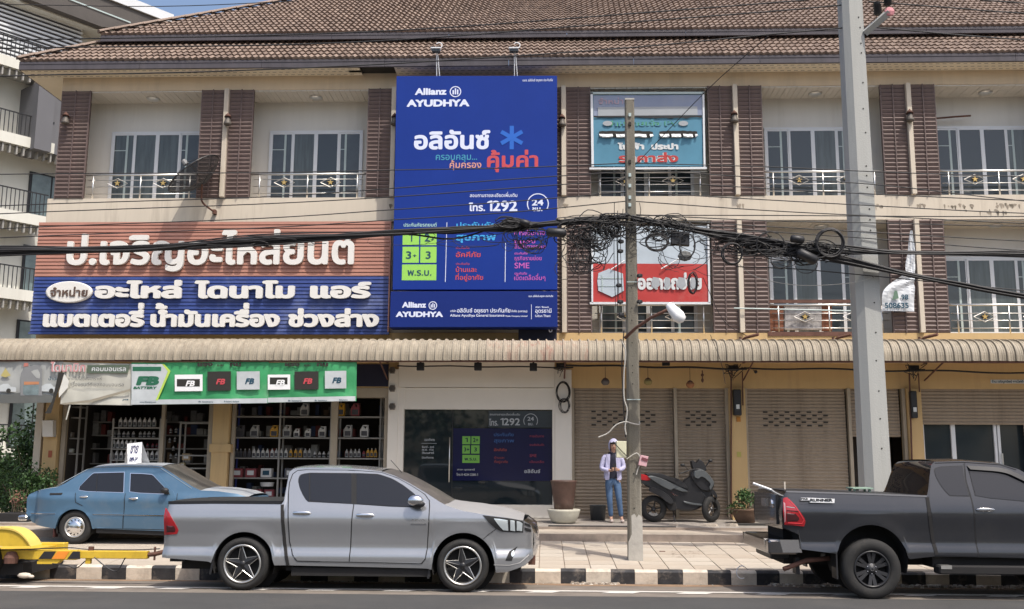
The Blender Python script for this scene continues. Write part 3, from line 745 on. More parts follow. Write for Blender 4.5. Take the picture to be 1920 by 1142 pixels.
class Car:
    def __init__(s, name, label, cat, Yn, Wd, zg, tum, xr_px, xf_px, endr=(0.35, 0.30), endf=(0.35, 0.35), arches=()):
        s.Yn, s.W, s.zg = Yn, Wd, zg; s.tz = [t[0] for t in tum]; s.ti = [t[1] for t in tum]
        s.xr = X_(xr_px, 1000, Yn); s.xf = X_(xf_px, 1000, Yn); s.er = endr; s.ef = endf; s.ar = []
        s.root = thing(name, label, cat, ((s.xr+s.xf)/2, Yn+Wd/2, zg))
        s.ar = [(s.w(a, b)[0], s.w(a, b)[1], r) for (a, b, r) in arches]
    def ins(s, x, z):
        zz = z-s.zg; i = float(np.interp(zz, s.tz, s.ti))
        for (x0, R, dep, sg) in ((s.xf, s.ef[0], s.ef[1], 1), (s.xr, s.er[0], s.er[1], -1)):
            d = (x-(x0-sg*R))*sg/R
            if d > 0: d = min(d, 1.0); i += dep*(1-math.sqrt(max(0, 1-d*d*0.985)))
        for (ax, az, r) in s.ar:
            q = math.hypot(x-ax, z-az)-r
            if q > -.02: i -= .013*math.exp(-(max(q, 0)/.10)**2)
        return i
    def y(s, x, z, off=0.0): return s.Yn+s.ins(x, z)-off
    def w(s, px, py):
        Y = s.Yn+.02
        for _ in range(4):
            x, z = at(px, py, Y); Y = s.Yn+s.ins(x, z)
        return x, z
    def pts(s, l): return [s.w(*p) for p in l]
    def far(s, o):
        c = o.copy(); COL.objects.link(c); c.scale = (1, -1, 1)
        ORG[c.name] = ORG[o.name]; return c
    def pair(s, o, kids=True):
        c = s.far(o)
        return c
    def skin(s, name, m_, x0, x1, lo, hi, nr=22, off=0.0, parent=None, step=.03, mirror=True, arch=True):
        """side surface between lo(x) and hi(x), both polylines in world x/z"""
        lx, lz = zip(*lo); hx, hz = zip(*hi); n = max(2, int((x1-x0)/step)); b = MB(); vs = []
        for i in range(n+1):
            x = x0+(x1-x0)*i/n; a = float(np.interp(x, lx, lz)); c = float(np.interp(x, hx, hz))
            if arch:
                for (ax, az, r) in s.ar:
                    if abs(x-ax) < r: a = max(a, az+math.sqrt(r*r-(x-ax)**2))
            for j in range(nr+1):
                z = a+(c-a)*j/nr; vs.append((x, s.y(x, z, off), z))
        fs = [(i*(nr+1)+j, (i+1)*(nr+1)+j, (i+1)*(nr+1)+j+1, i*(nr+1)+j+1) for i in range(n) for j in range(nr)]
        b.add(vs, fs)
        # returned lower edge
        b.add([v for i in range(n+1) for v in (vs[i*(nr+1)], (vs[i*(nr+1)][0], vs[i*(nr+1)][1]+.06, vs[i*(nr+1)][2]+.005))], [(2*i, 2*i+1, 2*i+3, 2*i+2) for i in range(n)])
        o = b.build(name, m_, parent or s.root, smooth=True)
        if mirror: s.far(o)
        return o
    def poly(s, name, m_, P, off=.004, nz=10, nx=8, parent=None, mirror=True, px=True, smooth=True, lip=True):
        """overlay panel: closed outline, filled row by row on the body surface"""
        if px: P = s.pts(P)
        zs_ = [p[1] for p in P]; z0, z1 = min(zs_), max(zs_); n = len(P); rows = []
        levels = [z0+(z1-z0)*(.5-.5*math.cos(math.pi*j/nz)) for j in range(nz+1)]
        for z in levels:
            zz = min(max(z, z0+1e-5), z1-1e-5); xs = []
            for i in range(n):
                a, c = P[i], P[(i+1) % n]
                if (a[1] <= zz) != (c[1] <= zz): xs.append(a[0]+(zz-a[1])/(c[1]-a[1])*(c[0]-a[0]))
            if not xs: continue
            rows.append((zz, min(xs), max(xs)))
        b = MB(); vs = []
        for (z, a, c) in rows:
            for i in range(nx+1):
                x = a+(c-a)*i/nx; vs.append((x, s.y(x, z, off), z))
        k = nx+1; R = len(rows)
        b.add(vs, [(j*k+i, j*k+i+1, (j+1)*k+i+1, (j+1)*k+i) for j in range(R-1) for i in range(nx)])
        if lip:
            rim = [vs[i] for i in range(k)]+[vs[j*k+nx] for j in range(1, R)]+[vs[(R-1)*k+i] for i in range(nx-1, -1, -1)]+[vs[j*k] for j in range(R-2, 0, -1)]
            q = len(rim); b.add(rim+[(v[0], v[1]+off+.004, v[2]) for v in rim], [(i, i+q, (i+1) % q+q, (i+1) % q) for i in range(q)])
        o = b.build(name, m_, parent or s.root, smooth=smooth)
        if mirror:
            if parent is None: s.far(o)
        return o
    def line(s, name, m_, P, wd=.008, off=.0062, parent=None, px=True, mirror=True):
        if px: P = s.pts(P)
        Q = []
        for a, c in zip(P[:-1], P[1:]):
            n = max(1, int(math.hypot(c[0]-a[0], c[1]-a[1])/.04))
            for i in range(n): Q.append((a[0]+(c[0]-a[0])*i/n, a[1]+(c[1]-a[1])*i/n))
        Q.append(P[-1]); vs = []
        for i, q in enumerate(Q):
            a = Q[max(i-1, 0)]; c = Q[min(i+1, len(Q)-1)]; l = math.hypot(c[0]-a[0], c[1]-a[1]) or 1; nx_, nz_ = -(c[1]-a[1])/l*wd/2, (c[0]-a[0])/l*wd/2
            vs.append((q[0]+nx_, s.y(q[0], q[1], off), q[1]+nz_)); vs.append((q[0]-nx_, s.y(q[0], q[1], off), q[1]-nz_))
        b = MB(); b.add(vs, [(2*i, 2*i+1, 2*i+3, 2*i+2) for i in range(len(Q)-1)])
        o = b.build(name, m_, parent or s.root)
        if mirror and parent is None: s.far(o)
        return o
    def loft(s, name, m_, P, crown=.03, bulge=0.0, na=14, px=True, inset=0.0, off=0.0, ex=2.6, step=.06, parent=None):
        """top or end surface: profile P (x, z) spanned from the near to the far side"""
        if px: P = s.pts(P)
        Q = []
        for a, c in zip(P[:-1], P[1:]):
            n = max(1, int(math.hypot(c[0]-a[0], c[1]-a[1])/step))
            for i in range(n): Q.append((a[0]+(c[0]-a[0])*i/n, a[1]+(c[1]-a[1])*i/n))
        Q.append(P[-1]); b = MB(); vs = []; Yc = s.Yn+s.W/2
        for i, (x, z) in enumerate(Q):
            a = Q[max(i-1, 0)]; c = Q[min(i+1, len(Q)-1)]; l = math.hypot(c[0]-a[0], c[1]-a[1]) or 1
            nx_, nz_ = -(c[1]-a[1])/l, (c[0]-a[0])/l
            hw = Yc-s.y(x, z)-inset
            crown_ = crown if not isinstance(crown, (list, tuple)) else float(np.interp(i/(len(Q)-1), np.linspace(0, 1, len(crown)), crown))
            for j in range(na+1):
                t = -1+2*j/na; k = 1-abs(t)**ex; vs.append((x+nx_*(crown_*k+off)+bulge*k, Yc+hw*t, z+nz_*(crown_*k+off)))
        b.add(vs, [(i*(na+1)+j, (i+1)*(na+1)+j, (i+1)*(na+1)+j+1, i*(na+1)+j+1) for i in range(len(Q)-1) for j in range(na)])
        return b.build(name, m_, parent or s.root, smooth=True)
    def wheel(s, px, py, r, rim, style, wdt=.23, inset=.02, steer=0):
        x, z = s.w(px, py); z = s.zg+r-.004; yf = s.Yn+inset
        b = MB(); b.lathe([(rim, .02), (rim+.012, .004), (rim+(r-rim)*.5, -.004), (r-.03, .006), (r-.008, .028), (r, .05), (r, wdt-.05), (r-.012, wdt-.02), (rim, wdt)], (x, yf, z), 'y', 48)
        w = b.build('wheel', M_tyre, s.root, smooth=True)
        kids = []
        def kid(nm, bb, mm, sm=False): kids.append(bb.build(nm, mm, w, smooth=sm))
        b = MB(); b.lathe([(rim+.002, .018), (rim-.004, .0), (rim-.022, .003), (rim-.03, .03), (rim-.035, .12)], (x, yf, z), 'y', 48); kid('rim', b, M_rim if style != 'double' else M_rimd, True)
        b = MB(); b.lathe([(rim-.03, .11), (.04, .12), (0, .12)], (x, yf, z), 'y', 32); kid('brake_disc', b, M_under)
        if style == 'star':
            for k in range(5):
                a = math.pi/2+k*2*math.pi/5+.1; ca, sa = math.cos(a), math.sin(a)
                def q(rad, t, d): return (x+rad*ca-t*sa, yf+d, z+rad*sa+t*ca)
                b = MB(); R_ = rim-.03
                b.add([q(.03, .065, .035), q(R_, .012, .022), q(R_, 0, .014), q(.03, 0, .02), q(.03, -.065, .035), q(R_, -.012, .022), q(.03, .065, .06), q(R_, .014, .05), q(.03, -.065, .06), q(R_, -.014, .05)],
                      [(0, 1, 2, 3), (3, 2, 5, 4), (0, 6, 7, 1), (4, 5, 9, 8)]); kid('spoke', b, M_rimd)
                b = MB(); b.tube([q(.035, .064, .034), q(R_, .013, .021)], .0042, 4); b.tube([q(.035, -.064, .034), q(R_, -.013, .021)], .0042, 4); kid('spoke_edge', b, M_rim)
            b = MB(); b.lathe([(0, .012), (.035, .014), (.045, .03)], (x, yf, z), 'y', 16); kid('hub', b, M_rimd, True)
        elif style == 'double':
            for k in range(6):
                for sgn in (-1, 1):
                    a = math.pi/2+k*math.pi/3+sgn*.17; ca, sa = math.cos(a), math.sin(a)
                    def q(rad, t, d): return (x+rad*ca-t*sa, yf+d, z+rad*sa+t*ca)
                    R_ = rim-.012; b = MB()
                    b.add([q(.05, .016, .04), q(R_, .026, .018), q(R_, -.026, .018), q(.05, -.016, .04), q(.05, .018, .075), q(R_, .024, .06), q(R_, -.024, .06), q(.05, -.018, .075)],
                          [(0, 1, 2, 3), (0, 4, 5, 1), (3, 2, 6, 7)]); kid('spoke', b, M_rimg)
            b = MB(); b.lathe([(0, .012), (.035, .015), (.05, .03), (.08, .04), (.085, .07)], (x, yf, z), 'y', 20); kid('hub', b, M_rimg, True)
            b = MB()
            for k in range(6):
                a = k*math.pi/3+.5; b.ball((x+.062*math.cos(a), yf+.03, z+.062*math.sin(a)), .008, 6)
            b.lathe([(.018, .008), (.022, .008), (.022, .014)], (x, yf, z), 'y', 14); kid('wheel_nut', b, M_chrome)
        else:
            b = MB(); b.lathe([(0, -.012), (rim*.35, -.008), (rim*.55, .004), (rim*.62, .018), (rim*.8, .012), (rim-.02, .02)], (x, yf, z), 'y', 28); kid('hub_cap', b, M_chrome, True)
            b = MB()
            for k in range(12):
                a = k*math.pi/6; b.box(x+rim*.72*math.cos(a)-.009, x+rim*.72*math.cos(a)+.009, yf+.004, yf+.012, z+rim*.72*math.sin(a)-.009, z+rim*.72*math.sin(a)+.009)
            kid('cap_slot', b, M_under)
        f = s.far(w)
        for k in kids:
            c = k.copy(); COL.objects.link(c); c.parent = f
        return x, z
    def well(s, px, py, r):
        x, z = s.w(px, py)
        b = MB(); b.lathe([(r+.012, .05), (r+.012, .42)], (x, s.Yn, z), 'y', 20, -.35, math.pi+.35)
        b.lathe([(r+.012, .42), (0, .42)], (x, s.Yn, z), 'y', 20)
        s.far(b.build('wheel_arch_liner', M_under, s.root))
M_rimg = mat('grey_spoke', (0.05, 0.05, 0.053), 0.4, metal=0.5, var=0.1)
M_lr0 = mat('tail_lamp_bright', (.62, .04, .05), .15, var=.05, coat=.8)

# ---- silver double cab pickup
tumS = [(.20, .05), (.30, .014), (.36, .006), (.46, .0), (.51, .014), (.57, .042), (.75, .030), (.88, .009), (.94, .0), (.99, .004), (1.07, .026), (1.17, .062), (1.64, .225)]
c = Car('pickup_truck', 'silver double cab pickup truck with tinted windows hitched to the yellow trailer', 'pickup truck', -8.07, 1.80, 0.0, tumS, 307, 1002, endr=(.10, .05), endf=(.62, .40),
        arches=((455, 1056, .418), (868.5, 1059, .425)))
S = c
bot = c.pts([(309, 1046), (391, 1053), (400, 1058), (511, 1060), (539, 1060), (800, 1066), (812, 1069), (925, 1074), (950, 1073), (985, 1060), (998, 1046)])
top = c.pts([(307, 1003), (309, 975), (317, 944.5), (529, 945), (533, 938), (535, 925), (538, 903), (542, 886), (549, 879.5), (560, 877.5), (582, 876.2), (633, 876.8), (680, 879.5), (715, 884), (740, 892), (766, 905), (800, 925), (826, 942), (840, 949), (868, 958), (909, 965), (943, 969.5), (981, 975.5), (997, 985), (1001, 1003)])
body = c.skin('body', M_silver, c.w(308, 1000)[0], c.w(999.5, 1000)[0], bot, top, nr=34, step=.025)
c.loft('tailgate', M_silver, [(309, 1046), (307, 1003), (309, 975), (317, 944.5)], crown=.02)
c.loft('bed_cover', M_black, [(317, 942), (400, 940.5), (528, 941)], crown=.012, inset=.02, off=.012)
c.line('bed_rail', M_black, [(316, 942.5), (400, 941.5), (528, 942.5)], wd=.04, off=.012)
c.loft('rear_window', M_tint, [(529, 945), (533, 938), (535, 925), (538, 903), (542, 886), (549, 879.5)], crown=.02)
c.loft('roof', M_silver, [(549, 879.5), (560, 877.5), (582, 876.2), (633, 876.8), (680, 879.5), (715, 884)], crown=.035, ex=3)
c.loft('windscreen', M_tintd, [(715, 884), (740, 892), (766, 905), (800, 925), (826, 942), (840, 949)], crown=.045, bulge=.04, off=-.012, ex=2.4)
c.loft('bonnet', M_siltop, [(834, 947), (850, 953), (868, 958), (909, 965), (943, 969.5), (981, 975.5)], crown=[.045, .085, .10, .10, .085, .045], bulge=[.0][0], ex=2.2)
c.loft('grille', M_chrome, [(981, 975.5), (997, 985), (1000, 1001)], crown=.02, bulge=.05)
c.loft('front_bumper', M_silver, [(1000, 1001), (1002, 1017), (997, 1044), (985, 1058), (964, 1068)], crown=.01, bulge=.06)
# doors
c.poly('rear_door', M_silver, [(541, 925), (543, 905), (549, 889), (558, 882.5), (575, 881), (662.5, 882), (662.3, 945), (658, 990), (654, 1053), (557, 1052), (548.5, 1040), (543, 1015), (540.5, 972)], off=.005, nz=30, nx=12)
c.poly('front_door', M_silver, [(665, 882), (715, 886), (745, 896.5), (772, 911.5), (795, 926.5), (803, 937), (805, 950), (803.5, 980), (800.5, 1029), (797, 1048), (790, 1056), (656, 1053.3), (660, 990), (664.3, 945)], off=.005, nz=30, nx=12)
c.line('door_gap', M_seal, [(541, 925), (543, 905), (549, 889), (558, 882.5), (575, 881)], wd=.012)
c.line('door_gap', M_seal, [(541, 925), (540.5, 972), (543, 1015), (548.5, 1040), (557, 1052), (600, 1053)], wd=.014)
c.line('door_gap', M_seal, [(663.6, 946), (659, 990), (655, 1053)], wd=.013)
c.line('door_gap', M_seal, [(805, 937), (805.5, 950), (804, 980), (801, 1029), (797.5, 1048), (790, 1057)], wd=.013)
c.line('door_gap', M_seal, [(600, 1053.5), (790, 1057)], wd=.009)
c.line('bed_gap', M_under, [(529.5, 946), (530, 975), (534, 1020), (540, 1060)], wd=.045, off=.007)
c.line('pillar_gap', M_seal, [(575, 881), (662, 881.8), (715, 885.7), (745, 896), (772, 911), (797, 927), (804, 937)], wd=.009)
g1 = [(559, 901), (561, 893), (566, 888.5), (582, 886.3), (664, 886.8), (710, 888.6), (736, 897.3), (757, 910), (774, 923), (790, 938), (795, 950), (787, 951.8), (736, 950.3), (664, 945.2), (576, 940.8), (568, 928), (562, 915)]
c.poly('window_seal', M_seal, g1, off=.0075, nz=20, nx=12, lip=False)
def shrink(P, k):
    cx = sum(p[0] for p in P)/len(P); cy = sum(p[1] for p in P)/len(P); w = max(p[0] for p in P)-min(p[0] for p in P); h = max(p[1] for p in P)-min(p[1] for p in P)
    return [(cx+(p[0]-cx)*(1-2*k/w), cy+(p[1]-cy)*(1-2*k/h)) for p in P]
gi = shrink(g1, 1.3)
def clipx(P, a, b):
    out = []
    for lim, sg in ((a, 1), (b, -1)):
        Q = []; n = len(P)
        for i in range(n):
            p, q = P[i], P[(i+1) % n]; ip = (p[0]-lim)*sg >= 0; iq = (q[0]-lim)*sg >= 0
            if ip: Q.append(p)
            if ip != iq: t = (lim-p[0])/(q[0]-p[0]); Q.append((lim, p[1]+t*(q[1]-p[1])))
        P = Q
    return P
c.poly('window', M_tint, clipx(gi, 500, 580), off=.010, nz=16, nx=4, lip=False)
c.poly('window', M_tint, clipx(gi, 582, 659), off=.010, nz=16, nx=6, lip=False)
c.poly('window', M_tint, clipx(gi, 669, 900), off=.010, nz=16, nx=10, lip=False)
def handle(c, x0, x1, y0, y1, ang=.0):
    (xa, za), (xb, zb) = c.w(x0, (y0+y1)/2), c.w(x1, (y0+y1)/2+ang); h = abs(c.w(x0, y0)[1]-c.w(x0, y1)[1])
    b = MB(); yy = c.y((xa+xb)/2, za, .02)
    zc = (za+zb)/2
    b.lathe([(0, -.5), (.30, -.44), (.42, -.2), (.46, .1), (.38, .35), (0, .5)], (0, 0, 0), 'x', 12)
    q = MB(); q.add([((xa+xb)/2+v[0]*(xb-xa), yy+v[1]*.028, zc+v[2]*h) for v in b.v], b.f)
    o = q.build('door_handle', M_chrome, c.root, smooth=True); c.far(o)
    q = MB(); q.lathe([(h*.62, -.010), (h*.6, -.002), (0, .0)], ((xa+xb)/2, c.y((xa+xb)/2, zc, .004), zc-.012), 'y', 16); o = q.build('handle_cup', M_seal if False else M_siltop, c.root); c.far(o)
handle(c, 549, 584, 957.5, 966.5); handle(c, 667.5, 703, 961.5, 971)
# lamps
c.poly('tail_lamp', M_tail, [(311, 952), (318, 962), (326, 977), (335, 993), (333, 1001), (322, 1002.5), (308.5, 1003), (307.8, 973)], off=.012, nz=14, nx=5)
c.poly('tail_lamp_lens', M_taild, [(313, 985), (327, 986), (330, 994), (328, 998), (313, 998)], off=.016, nz=5, nx=3)
c.poly('head_lamp', M_seal, [(905, 966), (943, 969.8), (982, 976.2), (981, 998), (943, 997.5), (930, 992), (916, 979)], off=.008, nz=12, nx=10)
c.poly('head_lamp_lens', M_lens, [(926, 972), (952, 974), (953, 995), (944, 994.5), (935, 985)], off=.014, nz=8, nx=6)
c.poly('head_lamp_lens', M_lens, [(957, 975), (965, 976), (966, 996), (957, 996)], off=.014, nz=6, nx=4)
c.poly('head_lamp_lens', M_lens, [(969, 977), (980, 979), (979, 996), (969, 996)], off=.014, nz=6, nx=4)
c.poly('grille_slot', M_seal, [(984, 980), (995, 984), (995.5, 988), (984, 985)], off=.010, nz=4, nx=4)
c.poly('grille_slot', M_seal, [(984, 989), (996, 992), (996.5, 997), (984, 996)], off=.010, nz=4, nx=4)
c.poly('fog_lamp_recess', M_seal, [(970.4, 1024.5), (966, 1032), (960, 1051.5), (947.5, 1051.5), (955, 1034)], off=.006, nz=10, nx=5)
c.poly('fog_lamp', M_lens, [(959, 1035), (964, 1031), (965, 1040), (961, 1044), (958.5, 1041)], off=.012, nz=6, nx=4)
c.line('bumper_seam', M_seal, [(930, 992), (916, 1002), (906, 1011)], wd=.007)
c.line('bumper_lip', M_siltop, [(926, 1059), (955, 1060), (975, 1055), (992, 1040)], wd=.012)
# sills, flaps, mirror, aerial
b = MB(); x0, x1 = c.w(545, 1060)[0], c.w(806, 1060)[0]; b.box(x0, x1, c.Yn+.05, c.Yn+.3, .20, .31); o = b.build('sill', M_under, c.root); c.far(o)
for (px, py0, py1) in ((398, 1040, 1077), (807, 1040, 1085)):
    x, za = c.w(px, py0); zb = c.w(px, py1)[1]; b = MB(); b.add([(x, c.Yn+.03, za), (x+.015, c.Yn+.25, za), (x-.03, c.Yn+.25, zb), (x-.045, c.Yn+.03, zb), (x+.03, c.Yn+.03, za), (x-.015, c.Yn+.03, zb)], [(0, 1, 2, 3), (0, 3, 5, 4)]); c.far(b.build('mud_flap', M_black, c.root))
xm, zm = c.w(781, 939.5)
b = MB(); b.ball((xm, c.Yn-.05, zm+.01), .125, 16, (.92, .55, .62)); mir = b.build('mirror', M_chrome, c.root, smooth=True); c.far(mir)
b = MB(); b.ball((xm+.035, c.Yn-.045, zm-.035), .115, 14, (.88, .5, .42)); b.box(xm, xm+.07, c.Yn-.02, c.Yn+.06, zm-.08, zm-.04); b.build('mirror_foot', M_black, mir, smooth=True)
a0 = c.w(747, 891); a1 = c.w(725, 865.5); b = MB(); b.tube([(a0[0], c.Yn+.55, a0[1]+.03), (a1[0], c.Yn+.6, a1[1]+.02)], .005, 5); b.build('aerial', M_black, c.root)
for (px, py, r) in ((455, 1056, .418), (868.5, 1059, .425)): c.well(px, py, r)
c.wheel(453, 1055, .357, .262, 'star'); c.wheel(867, 1057, .357, .262, 'star')
b = MB(); b.box(c.w(325, 1000)[0], c.w(975, 1000)[0], c.Yn+.42, c.Yn+c.W-.42, .24, .85); b.box(c.w(536, 1000)[0], c.w(800, 1000)[0], c.Yn+.12, c.Yn+c.W-.12, .26, 1.0)
b.build('chassis', M_under, c.root)
b = MB(); b.box(c.w(318, 1000)[0], c.w(345, 1000)[0], c.Yn+.1, c.Yn+c.W-.1, .37, .52); b.build('rear_bumper', M_black, c.root)
letter(c.root, [('REVO', 772, 797, 979, 973.5)], c.Yn+.0, M_chrome, gap=.004, bold=.04, res=16, name='badge')
b = MB(); za = c.w(785, 981.5)[1]; b.box(c.w(771, 981)[0], c.w(800, 981)[0], c.Yn-.006, c.Yn+.02, za-.008, za+.004); b.build('badge', M_chrome, c.root)
b = MB(); b.box(c.w(997, 1040)[0]-.05, c.w(1002, 1040)[0]+.01, c.Yn+.45, c.Yn+.85, c.w(1000, 1068)[1]+.05, c.w(1000, 1028)[1]); b.build('number_plate', M_rust, c.root)

# ---- graphite extended cab pickup, its front beyond the frame
tumG = [(.30, .05), (.42, .014), (.50, .006), (.60, .0), (.66, .014), (.72, .036), (.88, .026), (1.02, .007), (1.09, .0), (1.14, .005), (1.22, .028), (1.32, .060), (1.80, .225)]
c = Car('pickup_truck', 'dark graphite extended cab pickup truck cut off by the right edge of the photo', 'pickup truck', -8.35, 1.84, 0.0, tumG, 1466, 2195, endr=(.14, .05), endf=(.62, .40),
        arches=((1636, 1052, .465), (2062, 1054, .465)))
G = c
bot = c.pts([(1503, 1030), (1575, 1039), (1690, 1050), (1757, 1043), (1920, 1047), (1990, 1049), (2125, 1050), (2180, 1040), (2192, 1025)])
bot = [c.w(1466, 988), c.w(1499, 1003), c.w(1502, 1022)]+bot
top = c.pts([(1467, 934), (1473, 922), (1600, 926), (1738, 931.5), (1741, 915), (1743, 890), (1746, 872), (1752, 866), (1806, 864.3), (1875, 869.5), (1910, 880), (1945, 900), (1985, 928), (2030, 948), (2100, 958), (2160, 966), (2188, 978), (2194, 1003)])
body = c.skin('body', M_dgrey, c.w(1467.5, 960)[0], c.xf-.02, bot, top, nr=34, step=.025)
c.loft('bed_cover', M_black, [(1473, 921), (1600, 925), (1737, 930.5)], crown=.004, inset=.03, off=.006)
c.line('bed_rail', mat('rail_grey', (.20, .20, .21), .5), [(1473, 921.5), (1600, 925.5), (1737, 930.5)], wd=.022, off=.012)
c.loft('rear_window', M_tint, [(1738, 931.5), (1741, 915), (1743, 890), (1746, 872), (1752, 866)], crown=.02)
c.loft('roof', M_dgrey, [(1752, 866), (1806, 864.3), (1875, 869.5), (1900, 876)], crown=.035, ex=3)
c.loft('windscreen', M_tint, [(1900, 876), (1945, 900), (1985, 928), (2012, 941)], crown=.045, bulge=.04, ex=2.4)
c.loft('bonnet', M_dgrey, [(2012, 941), (2060, 953), (2100, 958), (2160, 966)], crown=.10, bulge=.03, ex=2)
c.loft('grille', M_seal, [(2160, 966), (2188, 978), (2194, 1003)], crown=.02, bulge=.05)
c.loft('front_bumper', M_dgrey, [(2194, 1003), (2192, 1025), (2180, 1040)], crown=.01, bulge=.06)
tg = c.loft('tailgate', M_dgrey, [(1467, 992), (1465.5, 960), (1467, 934), (1473, 922)], crown=.015, bulge=0)
xg = c.xr; Yc = c.Yn+c.W/2
zt0, zt1 = c.w(1470, 985)[1], c.w(1470, 925)[1]
b = MB(); b.box(xg-.012, xg+.03, c.Yn+.24, c.Yn+c.W-.24, zt0, zt1-.02); b.build('tailgate_panel', M_dgrey, tg)
b = MB(); b.box(xg-.03, xg-.012, Yc-.14, Yc+.14, zt1-.20, zt1-.09); b.build('tailgate_handle', M_chrome, tg)
b = MB(); b.lathe([(0, -.02), (.055, -.018), (.06, 0)], (xg-.012, Yc-.45, zt1-.15), 'x', 14); b.build('emblem', M_chrome, tg)
b = MB(); b.cbox(xg-.17, xg+.22, c.Yn+.06, c.Yn+c.W-.06, .56, .745, .02)
bp = b.build('rear_bumper', mat('dark_chrome', (.20, .20, .21), .18, metal=1.0, var=.1), c.root)
b = MB(); b.cbox(xg-.06, xg+.2, c.Yn+.45, c.Yn+c.W-.45, .46, .56, .02); b.build('bumper_skirt', M_black, bp)
b = MB(); q = [c.w(*p) for p in ((1468, 988), (1499, 1003), (1503, 1030), (1560, 1038), (1560, 985), (1468, 985))]; b.prism([(a, d) for a, d in q], c.Yn+.04, c.Yn+c.W-.04); b.build('bed_rear_sill', M_under, c.root)
for sy in (c.Yn+.055, c.Yn+c.W-.355):
    b = MB(); b.add([(xg+.02, sy, .585), (xg+.27, sy, .585), (xg+.235, sy, .75), (xg-.02, sy, .75), (xg-.185, sy+.22, .75), (xg-.17, sy+.22, .585)], [(0, 1, 2, 3), (0, 3, 4, 5)]); b.build('chrome_corner', M_chrome, bp)
c.poly('tail_lamp', M_tail, [(1467.5, 933.4), (1475.6, 932.4), (1489, 945), (1510, 974.8), (1509, 982), (1507, 987), (1470.6, 984), (1467.8, 960)], off=.014, nz=14, nx=6)
c.poly('tail_lamp_lens', M_taild, [(1474, 962), (1491, 963), (1499, 972), (1497, 977), (1475, 978)], off=.018, nz=6, nx=4)
c.poly('tail_lamp_lens', mat('tail_lamp_clear', (.50, .30, .30), .12, var=.05, coat=.8), [(1468.5, 941), (1471.5, 942), (1472, 980), (1470.5, 980)], off=.018, nz=6, nx=2)
c.line('tail_lamp_rib', M_lens, [(1474, 950), (1489, 952)], wd=.010, off=.019)
c.line('tail_lamp_rib', M_taild, [(1474, 957), (1497, 959)], wd=.012, off=.019)
c.line('tail_lamp_rib', M_lr0, [(1477, 980), (1503, 981.5), (1507, 975), (1492, 951), (1478, 936)], wd=.012, off=.019)
c.poly('side_door', M_dgrey, [(1744, 880), (1752, 869.5), (1806, 868), (1809, 900), (1819, 932), (1826, 980), (1833, 1043), (1757, 1041), (1750, 1000), (1744, 950), (1741.5, 930)], off=.005, nz=30, nx=10)
c.poly('front_door', M_dgrey, [(1809, 868), (1875, 872.5), (1905, 882), (1940, 902), (1972, 925), (1984, 945), (1985, 990), (1978, 1040), (1968, 1047), (1835.5, 1043.5), (1828.5, 980), (1821.5, 932), (1811.5, 900)], off=.005, nz=30, nx=12)
c.line('door_gap', M_seal, [(1807, 869), (1810.3, 900), (1820.3, 932), (1827.3, 980), (1834.3, 1045)], wd=.013)
c.line('bed_gap', M_under, [(1738.5, 932), (1742, 960), (1747, 1000), (1756, 1040)], wd=.045, off=.008)
c.line('roof_gutter', M_seal, [(1752, 868.3), (1806, 866.8), (1875, 871.3), (1905, 881)], wd=.008, off=.007)
c.line('crease', M_dgrey, [(1757, 1012), (1834, 1014)], wd=.002)
g1 = [(1750.7, 880), (1754, 876.5), (1760, 875), (1804, 872.8), (1808, 900), (1818, 931), (1781, 930.6), (1772, 922), (1762, 909), (1753, 892)]
c.poly('window_seal', M_seal, g1, off=.0075, nz=16, nx=8, lip=False); c.poly('window', M_tint, shrink(g1, 1.2), off=.010, nz=16, nx=8, lip=False)
g2 = [(1815, 880), (1875, 882), (1905, 893), (1940, 913), (1965, 935), (1968, 945), (1920, 940.5), (1839, 933), (1828, 931)]
c.poly('window_seal', M_seal, g2, off=.0075, nz=16, nx=8, lip=False); c.poly('window', M_tint, shrink(g2, 1.2), off=.010, nz=16, nx=10, lip=False)
# rain visor
V = c.pts([(1812, 873), (1875, 877), (1908, 888), (1945, 908)]); V2 = c.pts([(1817, 880), (1875, 885), (1905, 896), (1940, 914)])
b = MB(); vs = []
for (a, d) in zip(smooth_pts(V, 4), smooth_pts(V2, 4)): vs += [(a[0], c.y(a[0], a[1], .012), a[1]), (d[0], c.y(d[0], d[1], .045), d[1])]
b.add(vs, [(2*i, 2*i+1, 2*i+3, 2*i+2) for i in range(len(vs)//2-1)]); o = b.build('rain_visor', M_black, c.root, smooth=True); c.far(o)
handle(c, 1829, 1865, 951.5, 960)
handle(c, 1829, 1865, 951.5, 960)
b = MB(); x0, x1 = c.w(1757, 1055)[0], c.w(1990, 1055)[0]; b.cbox(x0, x1, c.Yn-.06, c.Yn+.14, .33, .44, .015); o = b.build('side_step', M_under, c.root); c.far(o)
b = MB(); b.box(x0+.02, x0+.16, c.Yn-.065, c.Yn+.1, .40, .446); o = b.build('step_plate', M_rim, c.root); c.far(o)
xx = c.w(1572, 1040)[0]
for xx, zb in ((c.w(1572, 1040)[0], .30),):
    b = MB(); b.box(xx-.02, xx+.0, c.Yn+.04, c.Yn+.26, zb-.05, .60); o = b.build('mud_flap', M_black, c.root); c.far(o)
for (px, py, r) in ((1636, 1052, .465), (2062, 1054, .465)): c.well(px, py, r)
c.wheel(1635, 1061, .387, .238, 'double', wdt=.26, inset=.0); c.wheel(2062, 1062, .387, .238, 'double', wdt=.26, inset=.0)
b = MB(); b.box(c.xr+.12, c.xf-.3, c.Yn+.46, c.Yn+c.W-.46, .40, .95); b.box(c.w(1750, 1000)[0], c.w(1980, 1000)[0], c.Yn+.12, c.Yn+c.W-.12, .40, 1.15); b.build('chassis', M_under, c.root)
xe = c.w(1490, 1030)[0]
